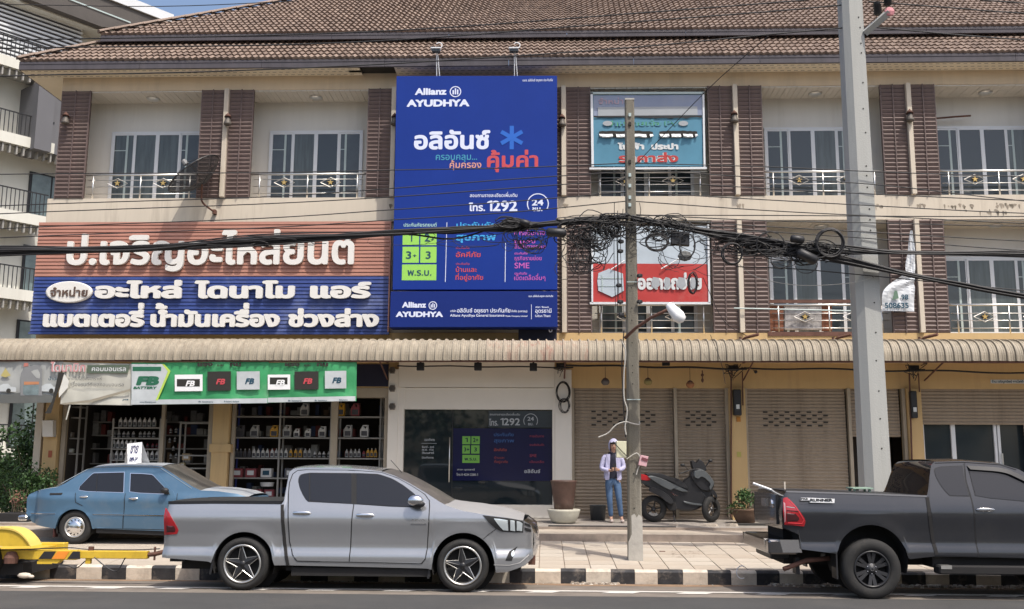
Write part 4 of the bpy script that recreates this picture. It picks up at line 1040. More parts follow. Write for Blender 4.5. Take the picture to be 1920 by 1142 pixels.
b = MB(); b.tube([(xe+.6, c.Yn+.3, .50), (xe+.2, c.Yn+.22, .47), (xe+.0, c.Yn+.18, .40), (xe-.12, c.Yn+.16, .36)], .032, 8); b.build('exhaust', M_rust, c.root, smooth=True)
b = MB(); b.box(xe+.08, xe+.13, c.Yn+.3, c.Yn+.5, .28, .5); b.build('tow_bracket', M_black, c.root)
# worn side sticker
xa, za = c.w(1500, 938); xb, zb = c.w(1562, 941)
b = MB(); b.add([(c.w(1500, 933)[0], c.Yn-.003, c.w(1500, 933)[1]), (c.w(1517, 933)[0], c.Yn-.003, c.w(1517, 933)[1]), (c.w(1517, 938)[0], c.Yn-.003, c.w(1517, 938)[1]), (c.w(1500, 938)[0], c.Yn-.003, c.w(1500, 938)[1])], [(0, 1, 2, 3)])
b.build('sticker', M_white, c.root)
b = MB(); q = [c.w(*p) for p in ((1517, 933), (1563, 935), (1563, 943), (1517, 942))]; b.add([(a, c.Yn-.003, d) for a, d in q], [(0, 1, 2, 3)]); b.build('sticker', M_white, c.root)
letter(c.root, [('RUNNER', 1519, 1561, 940.5, 935), ('PRE', 1502, 1515, 937, 934)], c.Yn-.003, M_dgrey, gap=.003, bold=.05, res=16, name='sticker_lettering')
letter(c.root, [('HILUX', 1430, 1445, 945, 941)], c.Yn+.4, M_chrome, name='badge') if False else None
# things lying in and on the bed
b = MB(); p0 = P3(1412, 906, c.Yn+.9); p1 = P3(1442, 917, c.Yn+.9); b.tube([p0, p1], .018, 6); b.tube([p1, (p1[0]+.55, p1[1], 1.19)], .018, 6)
b.solo('white_pipe', M_white, 'short white pipe poking out over the tailgate of the dark pickup', 'pipe')
b = MB(); x, z = at(1472, 918, c.Yn+.9); b.box(x-.01, x+.01, c.Yn+.9, c.Yn+.92, z-.25, z+.11); b.solo('stake', M_kw, 'thin pale stake standing up at the tail of the dark pickup bed', 'stake')
x, z = at(1620, 921, -6.0)

# ---- light blue saloon of the seventies
YS = -3.98; zgs = zs(YS)+.005
tumB = [(.14, .075), (.24, .045), (.40, .018), (.515, .004), (.53, .0), (.545, .016), (.68, .010), (.78, .0), (.83, .004), (.93, .050), (1.38, .19)]
c = Car('saloon_car', 'old light blue saloon car with dusty roof and a for-sale board on top', 'car', YS, 1.54, zgs, tumB, 49, 470, endr=(.55, .34), endf=(.5, .30), arches=((139, 989, .325), (383, 989, .325)))
B = c
bot = c.pts([(50, 962), (60, 979), (64, 982), (100, 991), (180, 991.5), (305, 996), (383, 998), (420, 998), (462, 990), (470, 975)])
top = c.pts([(49, 944), (51, 933), (55, 927), (69, 920.5), (90, 916), (108, 913), (124, 905), (142, 893.5), (164, 880.5), (176, 876), (190, 874), (230, 872.5), (285, 873), (303, 875), (318, 884), (340, 899), (362, 913), (376, 919.5), (409, 921), (445, 926), (465, 932), (470, 942)])
c.skin('body', M_blue, c.w(50, 950)[0], c.w(469, 950)[0], bot, top, nr=30, step=.025)
c.loft('tail_panel', M_blue, [(50, 962), (49, 944), (51, 933), (55, 927)], crown=.03)
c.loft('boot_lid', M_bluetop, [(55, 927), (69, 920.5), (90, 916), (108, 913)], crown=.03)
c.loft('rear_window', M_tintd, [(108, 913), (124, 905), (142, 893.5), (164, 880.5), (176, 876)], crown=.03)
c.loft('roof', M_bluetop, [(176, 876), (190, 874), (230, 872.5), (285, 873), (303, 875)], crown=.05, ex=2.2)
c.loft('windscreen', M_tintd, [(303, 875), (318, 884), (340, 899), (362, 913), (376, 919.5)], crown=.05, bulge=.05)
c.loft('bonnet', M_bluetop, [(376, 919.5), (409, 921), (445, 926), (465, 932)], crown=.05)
c.loft('nose', M_blue, [(465, 932), (470, 942), (470, 975), (462, 990)], crown=.02, bulge=.03)
c.poly('rear_door', M_blue, [(143, 924), (150, 914), (172, 888), (178, 881.5), (233, 880), (234.5, 886), (232, 940), (229, 991), (178, 990.5), (176, 975), (168, 958), (155, 947), (143, 941)], off=.004, nz=24, nx=10)
c.poly('front_door', M_blue, [(236.5, 880.5), (285, 882), (296, 888), (315, 910), (328, 925), (333, 950), (333, 993), (232, 991), (234.5, 940), (236.5, 886)], off=.004, nz=24, nx=10)
c.line('door_gap', M_seal, [(142, 924), (142, 942), (155, 948.5)], wd=.010); c.line('door_gap', M_seal, [(235.5, 925), (233.5, 950), (230.5, 991)], wd=.011)
c.line('door_gap', M_seal, [(178, 991), (230, 992), (333, 994)], wd=.009); c.line('door_gap', M_seal, [(333, 925), (334, 993)], wd=.01)
for g in ([(148.5, 919), (150, 912), (172, 890), (177, 887), (232.7, 885.8), (231.3, 922.9), (165, 921)], [(244, 923), (245.5, 888), (283, 889), (288, 892), (311, 916.5), (318, 926), (307, 925.6)]):
    c.poly('window_trim', M_chrome, shrink(g, -1.3), off=.006, nz=14, nx=8, lip=False); c.poly('window', M_tint, g, off=.009, nz=14, nx=8, lip=False)
c.line('window_bar', M_seal, [(183, 887.5), (181, 921.5)], wd=.012, off=.011)
c.line('waist_moulding', M_chrome, [(58, 962.5), (104, 963.5)], wd=.014, off=.008); c.line('waist_moulding', M_chrome, [(174, 964.5), (300, 967), (345, 968)], wd=.014, off=.008)
c.line('gutter', M_chrome, [(108, 911), (140, 893), (165, 879.5), (180, 876.3), (230, 874.8), (285, 875.4), (302, 877.6), (330, 896), (360, 916)], wd=.010, off=.012)
c.poly('air_vent', M_seal, [(92.6, 925), (96, 924), (117.6, 924), (116, 928), (94, 928.5)], off=.006, nz=4, nx=4)
handle(c, 150, 166, 929, 933.3); handle(c, 242, 259, 932, 936.8)
b = MB(); x, z = c.w(313, 919.5); b.ball((x, c.Yn-.05, z), .085, 12, (.95, .6, .62)); b.box(x, x+.05, c.Yn-.03, c.Yn+.12, z-.06, z-.02); o = b.build('mirror', M_black, c.root, smooth=True); c.far(o)
c.line('sill', M_seal, [(180, 995), (300, 1000), (345, 1002)], wd=.07, off=-.01)
bx = c.w(47, 970)[0]; zb = c.w(50, 970)[1]
b = MB(); b.cbox(bx-.02, bx+.10, c.Yn+.16, c.Yn+c.W-.16, zb-.05, zb+.05, .02); b.cbox(bx+.0, bx+.17, c.Yn+.05, c.Yn+.17, zb-.045, zb+.045, .02); b.build('rear_bumper', M_chrome, c.root)
for (px, py, r) in ((139, 989, .325), (383, 989, .325)): c.well(px, py, r)
c.wheel(139.5, 988, .303, .185, 'cap', wdt=.17, inset=.03); c.wheel(383, 988, .303, .185, 'cap', wdt=.17, inset=.03)
x = c.w(101, 985)[0]; b = MB(); b.box(x-.01, x, c.Yn+.03, c.Yn+.2, zgs+.12, zgs+.36); c.far(b.build('mud_flap', mat('red_brown_rubber', (.06, .02, .018), .8), c.root))
b = MB(); b.box(c.xr+.35, c.xf-.3, c.Yn+.34, c.Yn+c.W-.34, zgs+.17, zgs+.5); b.box(c.w(180, 990)[0], c.w(345, 990)[0], c.Yn+.1, c.Yn+c.W-.1, zgs+.18, zgs+.5); b.build('chassis', M_under, c.root)
# folded for-sale board on its roof
yb = YS+.55; zr = Z_(258, 870.5, yb); x0, _ = at(241, 871, yb)
t = thing('sale_board', 'white folded for-sale board standing on the roof of the blue car', 'sign', (x0+.2, yb, zr))
p = [at(246, 871, yb), at(271, 868, yb), at(266, 829, yb), at(238.5, 832, yb)]
# leans in x: a tent of two sheets seen three quarter on
a1, a2, a3, a4 = p
b = MB(); vs = [(a1[0], yb-.16, a1[1]), (a2[0], yb-.16, a2[1]), (a3[0], yb, a3[1]), (a4[0], yb, a4[1])]
b.add(vs+[(v[0], v[1]+.012, v[2]) for v in vs], [(0, 1, 2, 3), (7, 6, 5, 4), (0, 4, 5, 1), (1, 5, 6, 2), (2, 6, 7, 3), (3, 7, 4, 0)]); b.build('front_sheet', M_white, t)
q0 = at(226, 871, yb); b = MB(); b.add([(a4[0], yb-.0, a4[1]), (a1[0], yb-.16, a1[1]), (q0[0], yb+.16, q0[1]), (a4[0]-.01, yb+.02, a4[1])], [(0, 1, 2, 3), (3, 2, 1, 0)]); b.build('side_flap', M_kw, t)
b = MB(); b.add([(a3[0], yb+.015, a3[1]), (a4[0], yb+.015, a4[1]), (a1[0]-.02, yb+.3, a1[1]), (a2[0]-.02, yb+.3, a2[1])], [(0, 1, 2, 3)]); b.build('back_sheet', M_white, t)
M_ink = mat('dark_blue_ink', (0.02, 0.025, 0.10), 0.6, var=0)
def tilt(mb, ybase, zb, zt, y0, y1):
    mb.v = [(v[0], y0+(y1-y0)*(v[2]-zb)/(zt-zb)-.006, v[2]) for v in mb.v]; return mb
xa, zb_ = at(247, 850, yb); xb, zt_ = at(262, 835, yb)
m1 = text_mb('ขาย', xa, xb, zb_, zt_-zb_, yb, bold=.03, res=22); tilt(m1, yb, a1[1], a3[1], yb-.16, yb).build('lettering', M_ink, t)
xa, zb_ = at(248, 866, yb); xb, zt_ = at(269, 857, yb)
m1 = text_mb('089-3907', xa, xb, zb_, zt_-zb_, yb, bold=.04, res=22); tilt(m1, yb, a1[1], a3[1], yb-.16, yb).build('lettering', M_ink, t)

# ---- yellow tow dolly behind the silver pickup
M_yel = mat('yellow_paint', (0.60, 0.40, 0.035), 0.55, var=0.12, vscale=3, dirt=(0.10, 0.07, 0.04), dirt_amt=0.6, dirt_scale=2.5)
Yt = -7.35
t = thing('tow_trailer', 'yellow tow dolly with black hazard stripes hitched behind the silver pickup', 'trailer', (X_(150, 1040, Yt), Yt, 0))
xh = X_(281, 1040, Yt)
z0, z1 = Z_(200, 1047, Yt), Z_(200, 1032.5, Yt)
b = MB(); b.cbox(X_(148, 1040, Yt), X_(278, 1040, Yt), Yt-.05, Yt+.05, z0, z1, .008); b.build('drawbar', M_yel, t)
b = MB(); b.cbox(X_(-80, 1040, Yt), X_(148, 1040, Yt)-.004, Yt-.07, Yt+.07, z0-.02, z1+.005, .008); b.build('frame_rail', M_yel, t)
M_haz = mat('hazard_black', (.02, .02, .022), .6, var=.1); M_or = mat('orange_tape', (.75, .25, .03), .5, var=.1)
for (a, mm) in ((72, M_haz), (97, M_or), (126, M_haz)):
    q = [at(px, py, Yt-.075) for px, py in ((a, 1048), (a+24, 1048), (a+33 if a < 120 else a+24, 1034), (a+11, 1034))]
    b = MB(); b.prism(q, Yt-.078, Yt-.071); b.build('hazard_stripe', mm, t)
b = MB(); b.cbox(X_(-80, 1040, Yt), X_(45, 1040, Yt), Yt+1.2, Yt+1.34, z0-.02, z1+.005, .008); b.build('frame_rail', M_yel, t)
b = MB(); b.box(X_(-60, 1040, Yt), X_(30, 1040, Yt), Yt+.07, Yt+1.2, z0+.0, z0+.08); b.build('cross_beam', M_yel, t)
q = [at(px, py, Yt-.02) for px, py in ((72, 1057), (108, 1057), (118, 1049), (72, 1049))]; b = MB(); b.prism(q, Yt-.06, Yt+.06); b.build('gusset', M_yel, t)
b = MB(); b.tube([(X_(274, 1040, Yt), Yt, (z0+z1)/2), (X_(290, 1040, Yt), Yt, (z0+z1)/2+.01), (X_(308, 1036, Yt), Yt+.1, (z0+z1)/2+.05)], .032, 8); b.tube([(X_(290, 1040, Yt), Yt, z0-.02), (X_(290, 1040, Yt), Yt, z1+.06)], .015, 6); b.build('coupling', M_rust, t)
b = MB(); x, z = at(30, 1036, Yt); b.lathe([(0, -.1), (.09, -.1), (.10, -.02), (.06, .06), (0, .07)], (x, Yt-.12, z-.04), 'z', 12); b.build('jack', M_rust, t)
b = MB(); x, z = at(166, 1053, Yt); b.box(x-.035, x+.035, Yt-.03, Yt+.03, z-.03, z0); b.build('stand_foot', M_yel, t)
b = MB(); x, z = at(171, 1030, Yt); b.box(x-.03, x+.03, Yt-.03, Yt+.03, z1, z+.04); b.build('pin', M_rust, t)
# mudguard and wheel
xw, zw = X_(-15, 1020, Yt), .30
b = MB(); gp = [at(px, py, Yt-.25) for px, py in ((-90, 1024), (-85, 1005), (-60, 993), (-10, 989), (20, 990.5), (38, 998), (52, 1012), (59, 1024))]
b.prism(gp, Yt-.25, Yt-.23); b.build('mudguard', M_yel, t)
b = MB(); gs = smooth_pts([at(px, py, Yt-.25) for px, py in ((-90, 1024), (-85, 1005), (-60, 993), (-10, 989), (20, 990.5), (38, 998), (52, 1012), (59, 1024))], 4); vs = []
for (x, z) in gs: vs += [(x, Yt-.27, z), (x, Yt+.05, z+.0), (x*1-.0, Yt-.27, z-.025)]
b.add(vs, [(3*i, 3*i+3, 3*i+4, 3*i+1) for i in range(len(gs)-1)]+[(3*i+2, 3*i+5, 3*i+3, 3*i) for i in range(len(gs)-1)]); b.build('mudguard_rim', mat('yellow_paint_bright', (.68, .50, .12), .5, var=.08), t)
b = MB(); b.lathe([(.15, .0), (.29, -.005), (.31, .03), (.31, .17), (.29, .2), (.15, .2)], (xw-.1, Yt-.22, .31), 'y', 28); b.lathe([(.15, .02), (0, .05)], (xw-.1, Yt-.22, .31), 'y', 20); b.build('wheel', M_tyre, t, smooth=True)
b = MB(); b.box(X_(-70, 1055, Yt), X_(45, 1055, Yt), Yt-.02, Yt+1.2, .10, .26); b.build('axle', M_under, t)
for (A, C_, sag) in (((98, 1057), (160, 1052), 1065), ((177, 1045), (235, 1046), 1070), ((20, 1053), (72, 1050), 1054)):
    m_ = ((A[0]+C_[0])/2+14, sag); b = MB(); b.tube(smooth_pts([P3(A[0], A[1], Yt-.06), P3(m_[0]-18, sag-5, Yt-.07), P3(m_[0], sag, Yt-.07), P3(C_[0], C_[1], Yt-.06)], 5), .009, 5); b.build('hose', M_black, t)
b = MB(); b.tube(smooth_pts([P3(0, 1031, Yt-.08), P3(60, 1029.5, Yt-.08), P3(130, 1027, Yt-.06), P3(165, 1030, Yt), P3(250, 1031, Yt), P3(300, 1029, Yt)], 5), .008, 5); b.build('hose', M_black, t)
b = MB(); b.ball(P3(46, 1079, Yt-.1), .07, 8, (1.6, .8, .6)); b.ball(P3(58, 1081, Yt-.15), .04, 8, (1.3, .8, .6)); b.solo('rag', M_kw, 'crumpled white rag on the road below the yellow trailer', 'rag', smooth=True)
# ------------------------------------------------------------------ white hotel block behind on the left
M_hot = mat('hotel_render', (0.62, 0.61, 0.55), 0.85, var=0.05, vscale=.5, dirt=(0.35, 0.33, 0.28), dirt_amt=0.4, dirt_scale=0.4, streak=True)
M_hotd = mat('hotel_grey', (0.13, 0.13, 0.14), 0.8, var=0.06, vscale=.5)
M_hroof = mat('dark_sheet_roof', (0.085, 0.075, 0.068), 0.7, var=0.15, vscale=1.0)
HA = 0.645
hd = Vector((math.sin(HA), math.cos(HA), 0)); hn = Vector((-hd.y, hd.x, 0))   # along the front, and into the building
X0, _z = at(-260, 400, 12.0)
H0 = Vector((X0, 12.0, 0))
hot = thing('hotel_building', 'white hotel building with dark balcony railings and slatted roof screen at the left edge', 'building', tuple(H0))
class HM(MB):
    """boxes laid out along the turned front: s along it, d into the building, z up"""
    def hb(s, a0, a1, d0, d1, z0, z1):
        def P(a, d, z): q = H0+hd*a+hn*d; return (q.x, q.y, z)
        return s.add([P(a0, d0, z0), P(a1, d0, z0), P(a1, d1, z0), P(a0, d1, z0), P(a0, d0, z1), P(a1, d0, z1), P(a1, d1, z1), P(a0, d1, z1)],
                     [(0, 3, 2, 1), (4, 5, 6, 7), (0, 1, 5, 4), (1, 2, 6, 5), (2, 3, 7, 6), (3, 0, 4, 7)])
def hs(px, py, d=0.0):
    """front coordinate and height of a surveyed point on the turned front"""
    dr = _f + _R*((px-960.0)/FOC) - _U*((py-571.0)/FOC); o = Vector(CAMP)
    n = Vector((hn.x, hn.y, 0)); dv = Vector(dr); t = ((H0+hn*d)-o).dot(n)/dv.dot(n); q = o+dv*t
    return (q-H0).dot(hd), q.z
levels = [(4, 207), (4, 350), (4, 500), (4, 632)]
rail_z = [hs(40, y)[1] for y in (212, 354, 500, 640)]
lvl = [rail_z[0]-.95]
st = (rail_z[0]-rail_z[2])/2
S1 = hs(86, 420)[0]+.1
floors = [rail_z[0]-.95-st*k for k in range(-1, 5)]
b = HM(); b.hb(-4, S1+6, 1.3, 9, 0, floors[0]+3.1); b.build('wall', M_hot, hot)
for k, z in enumerate(floors):
    if z < 2: continue
    b = HM(); b.hb(-4, S1, .0, 1.3, z-.42, z+.02); b.build('balcony_slab', M_hot, hot)
    b = HM(); b.hb(-4, S1, .25, 1.3, z-.46, z-.42)
    for i in range(60): b.hb(-4+i*.28, -4+i*.28+.06, .06, .25, z-.80, z-.42)
    b.build('balcony_fins', mat('fin_grey', (.30, .29, .27), .8, var=.1), hot, kind='stuff')
    r = HM(); r.hb(-4, S1-.05, .06, .10, z+.92, z+.97); ro = r.build('balcony_railing', M_black, hot)
    i = 0; a = -4
    while a < S1-.06:
        r = HM(); r.hb(a, a+.03, .07, .09, z+.02, z+.92); r.build('baluster', M_black, ro); a += .17
        if i > 90: break
        i += 1
    for a in (1.2, 6.4):
        w = HM(); w.hb(a, a+3.6, 1.22, 1.29, z+.05, z+2.15); wo = w.build('window', M_black, hot)
        for q in range(4):
            g = HM(); g.hb(a+.1+q*.87, a+.1+q*.87+.8, 1.195, 1.215, z+.12, z+2.08); g.build('pane', mat('hotel_glass', (.13, .17, .17), .15, var=.3, vscale=1.5, spec=.7), wo)
# grey end slab beside the top floors
a, z0_ = hs(57, 270); a2, _ = hs(100, 270)
b = HM(); b.hb(a, a+.7, -.35, 1.3, floors[1]-.5, floors[1]+2.4); b.build('side_fin', M_hotd, hot)
b = HM(); b.hb(a+.7, a+4, .1, 1.2, floors[1]-.4, floors[1]+2.2); b.build('grey_panel', M_hotd, hot)
# roof edge, slatted screen and dark roof
ztop = hs(20, 100)[1]
b = HM(); b.hb(-4, S1+3, .3, 1.3, floors[0]+2.6, floors[0]+3.1); b.build('roof_edge', M_hot, hot)
sc_ = HM(); sc_.hb(-4, S1+1.2, .95, 1.0, floors[0]-.2, floors[0]+3.0); so = sc_.build('screen_back', M_hotd, hot)
zz = floors[0]-.1; 
while zz < floors[0]+3.9:
    r = HM(); r.hb(-4, S1+1.2, .78, .86, zz, zz+.085); r.build('screen_slat', M_alu, so); zz += .19
b = HM()
e0 = Vector(H0+hd*(-4)); 
for (a, d, z) in ((-4, -.4, 0),): pass
def HP(a, d, z): q = H0+hd*a+hn*d; return (q.x, q.y, z)
zr = floors[0]+4.0
b.add([HP(-4, -.2, zr), HP(S1+5, -.2, zr), HP(S1+5, -.2, zr+.45), HP(-4, -.2, zr+.45), HP(-4, .4, zr), HP(S1+5, .4, zr), HP(S1+5, .4, zr+.45), HP(-4, .4, zr+.45)], [(0, 1, 2, 3), (1, 5, 6, 2), (4, 5, 1, 0), (3, 2, 6, 7)]); b.build('roof_band', M_alu, hot)
b = HM(); 
gp = [hs(px, py, -.1) for px, py in ((20, -60), (150, -45), (232, -5), (306, 34), (300, 60), (190, 50), (45, -5))]
vs_ = [HP(a, -.1, z) for a, z in gp]+[HP(a, 1.5, z) for a, z in gp]; n_ = len(gp)
b.add(vs_, [tuple(range(n_))]+[(i, i+n_, (i+1) % n_+n_, (i+1) % n_) for i in range(n_)]+[tuple(range(2*n_-1, n_-1, -1))])
g2 = [hs(px, py, -.14) for px, py in ((128, -4), (245, 41), (245, 43.5), (128, -1.5))]
b2 = MB(); b2.add([HP(a, -.14, z) for a, z in g2], [(0, 1, 2, 3)]); b2.build('roof_flashing', M_alug, hot)
b.build('roof', M_hroof, hot)

# ------------------------------------------------------------------ signs
M_bb = mat('billboard_blue', (0.008, 0.034, 0.235), 0.6, spec=0.2, var=0.06, vscale=.8, bump=.6, bscale=1.3)
M_bb2 = mat('billboard_blue_dark', (0.008, 0.024, 0.165), 0.6, spec=0.2, var=0.05, vscale=.8)
M_lw = mat('print_white', (0.66, 0.70, 0.86), 0.5, var=0); M_lc = mat('print_cyan', (0.05, 0.28, 0.42), 0.5, var=0); M_lp = mat('print_peach', (0.62, 0.30, 0.24), 0.5, var=0)
M_lr = mat('print_red', (0.52, 0.065, 0.08), 0.5, var=0); M_lb = mat('print_blue', (0.045, 0.36, 0.72), 0.5, var=0); M_las = mat('asterisk_blue', (0.012, 0.12, 0.52), 0.5, var=0)
M_lm = mat('print_pink', (0.50, 0.10, 0.42), 0.5, var=0); M_lg = mat('print_green', (0.30, 0.62, 0.10), 0.5, var=0); M_ldk = mat('print_navy', (0.012, 0.06, 0.10), 0.5, var=0); M_lmint = mat('print_mint', (0.42, 0.66, 0.62), 0.5, var=0)
YB = -.62
def panel_px(q, Y, depth, name, m_, parent, c=.01):
    b = MB(); b.prism([at(px, py, Y) for px, py in q], Y, Y+depth, c); return b.build(name, m_, parent)
def ring(parent, px, py, r, Y, m_, w=.012, a0=0, a1=2*math.pi, name='logo'):
    x, z = at(px, py, Y); R_ = abs(at(px+r, py, Y)[0]-x); b = MB(); b.lathe([(R_-w, 0), (R_, 0)], (x, Y-.005, z), 'y', 28, a0, a1); return b.build(name, m_, parent)
def bars(parent, px, py, s, Y, m_, name='logo'):
    b = MB()
    for dx, h, dy in ((-3.6, 7, 1), (0, 10, -.5), (3.6, 8, .6)):
        a = at(px+(dx-1.2)*s, py+(dy+h/2)*s, Y); c_ = at(px+(dx+1.2)*s, py+(dy-h/2)*s, Y); b.quad((a[0], Y-.005, a[1]), (c_[0], Y-.005, a[1]), (c_[0], Y-.005, c_[1]), (a[0], Y-.005, c_[1]))
    return b.build(name, m_, parent)
def vline(parent, px0, py0, px1, py1, Y, m_, w=.014, name='rule'):
    a = at(px0, py0, Y); c_ = at(px1, py1, Y); b = MB(); b.quad((c_[0]-w/2, Y-.005, c_[1]), (c_[0]+w/2, Y-.005, c_[1]), (a[0]+w/2, Y-.005, a[1]), (a[0]-w/2, Y-.005, a[1])); return b.build(name, m_, parent)
def rect(parent, a, c_, Y, m_, name='print_panel', g=.003):
    p, q = at(a[0], a[1], Y), at(c_[0], c_[1], Y); b = MB(); b.quad((p[0], Y-g, q[1]), (q[0], Y-g, q[1]), (q[0], Y-g, p[1]), (p[0], Y-g, p[1])); return b.build(name, m_, parent)
x, z = at(890, 545, YB)
t = thing('billboard', 'tall royal blue insurance billboard with white and red Thai lettering', 'billboard', (x, YB, z))
panel_px([(743.5, 142.5), (1044.5, 142), (1045, 543), (736, 543)], YB, .16, 'panel', M_bb, t, .004)
for px in (760, 890, 1025):
    b = MB(); xx = X_(px, 300, YB+.2); b.box(xx-.03, xx+.03, YB+.16, -.02, Z_(px, 520, YB), Z_(px, 150, YB)); b.build('rear_frame', M_rust, t)
letter(t, [('Allianz', 778, 837, 178, 165, .045), ('AYUDHYA', 762.5, 880, 200, 186.4, .055), ('อลิอันซ์', 776, 919, 280, 252.5, .035)], YB, M_lw, res=30)
ring(t, 854, 172, 10.8, YB, M_lw, .022); bars(t, 854, 172, 1.15, YB, M_lw)
letter(t, [('ครอบคลุม...', 817, 894.6, 300, 290, .012)], YB, M_lc); letter(t, [('คุ้มครอง', 843, 902.5, 314.8, 305, .015)], YB, M_lp)
letter(t, [('คุ้มค่า', 913, 1009, 313.5, 291, .03)], YB, M_lr, res=30)
b = MB(); x, z = at(959.5, 258, YB)
for k in range(3):
    a = math.pi/2+k*math.pi/3; dx, dz = math.cos(a), math.sin(a); L, w = .275, .047
    b.add([(x-dx*L-dz*w, YB-.004-k*.0008, z-dz*L+dx*w), (x-dx*L+dz*w, YB-.004-k*.0008, z-dz*L-dx*w), (x+dx*L+dz*w, YB-.004-k*.0008, z+dz*L-dx*w), (x+dx*L-dz*w, YB-.004-k*.0008, z+dz*L+dx*w)], [(0, 1, 2, 3)])
b.build('asterisk', M_las, t)
letter(t, [('บมจ. อลิอันซ์ อยุธยา ประกันภัย', 980, 1036.5, 152.6, 149, .01), ('สอบถามรายละเอียดเพิ่มเติม', 881, 970, 369.5, 364.3, .012), ('โทร.', 879, 909.5, 396, 384.7, .03), ('1292', 913, 970, 396, 376, .028), ('24', 997, 1019, 385.5, 373.5, .03), ('ชม.', 998, 1017, 396, 388.8, .03)], YB, M_lw)
ring(t, 1008.5, 382.5, 20.5, YB, M_lw, .022, -.55, math.pi+.55)
letter(t, [('ประกันภัยรถยนต์', 757, 819, 425, 419.7, .01)], YB, M_lmint)
for (a, c_) in (((755.4, 430), (785.7, 459.7)), ((788.7, 430), (818.5, 459.7)), ((755, 462.8), (785.2, 492.7)), ((788.4, 462.8), (818.2, 492.7)), ((754, 496), (818, 525.5))): rect(t, a, c_, YB, M_lg)
letter(t, [('1', 767, 773, 453, 438), ('2', 796, 806, 453, 438), ('+', 808, 814, 452, 446), ('3', 761, 771, 485.5, 471), ('+', 774, 781, 483, 476), ('3', 798, 807.5, 485.5, 471), ('พ.ร.บ.', 764, 809, 517, 506.5)], YB, M_ldk, gap=.007)
vline(t, 838, 417, 835, 529, YB, M_lw); vline(t, 948, 455, 947, 529, YB, M_lw)
letter(t, [('ประกันภัย', 855.8, 929.7, 427.8, 419.2, .015), ('สุขภาพ', 854.7, 929.7, 451, 440.5, .03)], YB, M_lb)
letter(t, [('ประกันภัย', 855, 880, 466.8, 463.3, .0), ('อัคคีภัย', 854.7, 901, 482.2, 474.6, .015), ('ประกันภัย', 855, 880, 496.8, 493.5, .0), ('บ้านและ', 854.7, 894, 510, 502.8, .015), ('ที่อยู่อาศัย', 854, 905.7, 524.8, 517.6, .015)], YB, M_lr)
letter(t, [('ประกันภัย', 964, 989, 427.5, 424), ('การเดินทาง', 964, 1022, 441, 433.5, .01), ('ขนส่ง', 964.7, 1004, 456.5, 450.5, .01), ('สินค้าทางทะเล', 964.7, 1022.5, 466, 460, .01), ('ประกันภัย', 964.7, 989, 477.3, 474), ('ธุรกิจรายย่อย', 964.7, 1015.5, 488, 482, .01), ('SME', 964.7, 992.7, 503.2, 492.3, .015), ('ประกันภัย', 964.7, 988, 515, 511.5), ('เบ็ดเตล็ดอื่นๆ', 964, 1022.5, 525.2, 518.5, .01)], YB, M_lm)
YC = -.80
x, z = at(885, 613, YC)
t = thing('signboard', 'long blue insurance signboard box under the tall billboard with white lettering', 'sign', (x, YC, z))
b = MB(); q = [at(px, py, YC) for px, py in ((732.5, 546.5), (1045, 546), (1045.5, 613), (730.5, 613.5))]; b.prism(q, YC, YC+.45, .004); b.build('panel', M_bb2, t)
letter(t, [('Allianz', 754, 798.8, 577, 566, .045), ('AYUDHYA', 742, 830.5, 594.5, 584, .055), ('บริษัท', 844.3, 855.5, 585, 582), ('อลิอันซ์ อยุธยา ประกันภัย', 857, 957, 586, 579.8, .015), ('จำกัด (มหาชน)', 958.6, 988.7, 585.5, 582.3), ('Allianz Ayudhya General Insurance', 843.8, 945.7, 593.8, 588.8, .015), ('Public Company Limited', 948, 988.7, 594, 591.3),
           ('สาขา / Branch', 1004, 1029, 577.5, 574.8), ('อุดรธานี', 1003.6, 1034, 586.5, 580.5, .015), ('Udon Thani', 1003.6, 1032, 594.5, 590, .015), ('บมจ. อลิอันซ์ อยุธยา ประกันภัย', 991, 1037, 557, 554.2)], YC, M_lw)
ring(t, 811.6, 573, 8, YC, M_lw, .018); bars(t, 811.6, 573, .85, YC, M_lw); vline(t, 996.4, 571, 996.4, 598.8, YC, M_lw, .010)
t = thing('old_sign', 'dark navy leftover of an older sign behind the blue signboard', 'sign', (X_(1007, 640, -.3), -.3, Z_(1007, 640, -.3)))
panel_px([(972, 600), (1044, 600), (1044, 640), (972, 640)], -.32, .04, 'panel', M_navy, t)
letter(t, [('บ', 1028.5, 1036, 623, 612, .02)], -.32, M_lw)
# floodlights over the billboard
def flood(px, py, label):
    Yf = -.72; x, z = at(px, py, Yf); zb = Z_(px, 144, YB+.05)
    t = thing('flood_light', label, 'lamp', (x, YB, zb), 'white floodlights over the tall blue billboard')
    b = MB()
    for s in (-.03, .03): b.tube([(x+s*1.2+.04, YB+.06, zb-.05), (x+s*.5+.02, YB-.05, zb+.45), (x+s*.3, Yf+.02, z-.06)], .012, 6)
    b.build('arm', M_alu, t)
    b = MB(); b.cbox(x-.12, x+.10, Yf-.1, Yf+.07, z-.09, z-.055, .01); b.build('lamp_head', M_alu, t)
    b = MB(); b.cbox(x-.10, x+.09, Yf-.08, Yf+.05, z-.145, z-.095, .01); b.build('lamp_glass', M_glass, t)
    b = MB(); b.tube(smooth_pts([(x+.04, Yf, z-.05), (x+.12, Yf, z-.02), (x+.125, Yf, z+.06), (x+.05, Yf, z+.09), (x-.0, Yf, z+.06)], 4), .011, 6); b.build('wire', M_white, t, smooth=True)
flood(818, 87, 'white floodlight on a bent arm above the left half of the blue billboard')
flood(964, 87, 'white floodlight on a bent arm above the right half of the blue billboard')

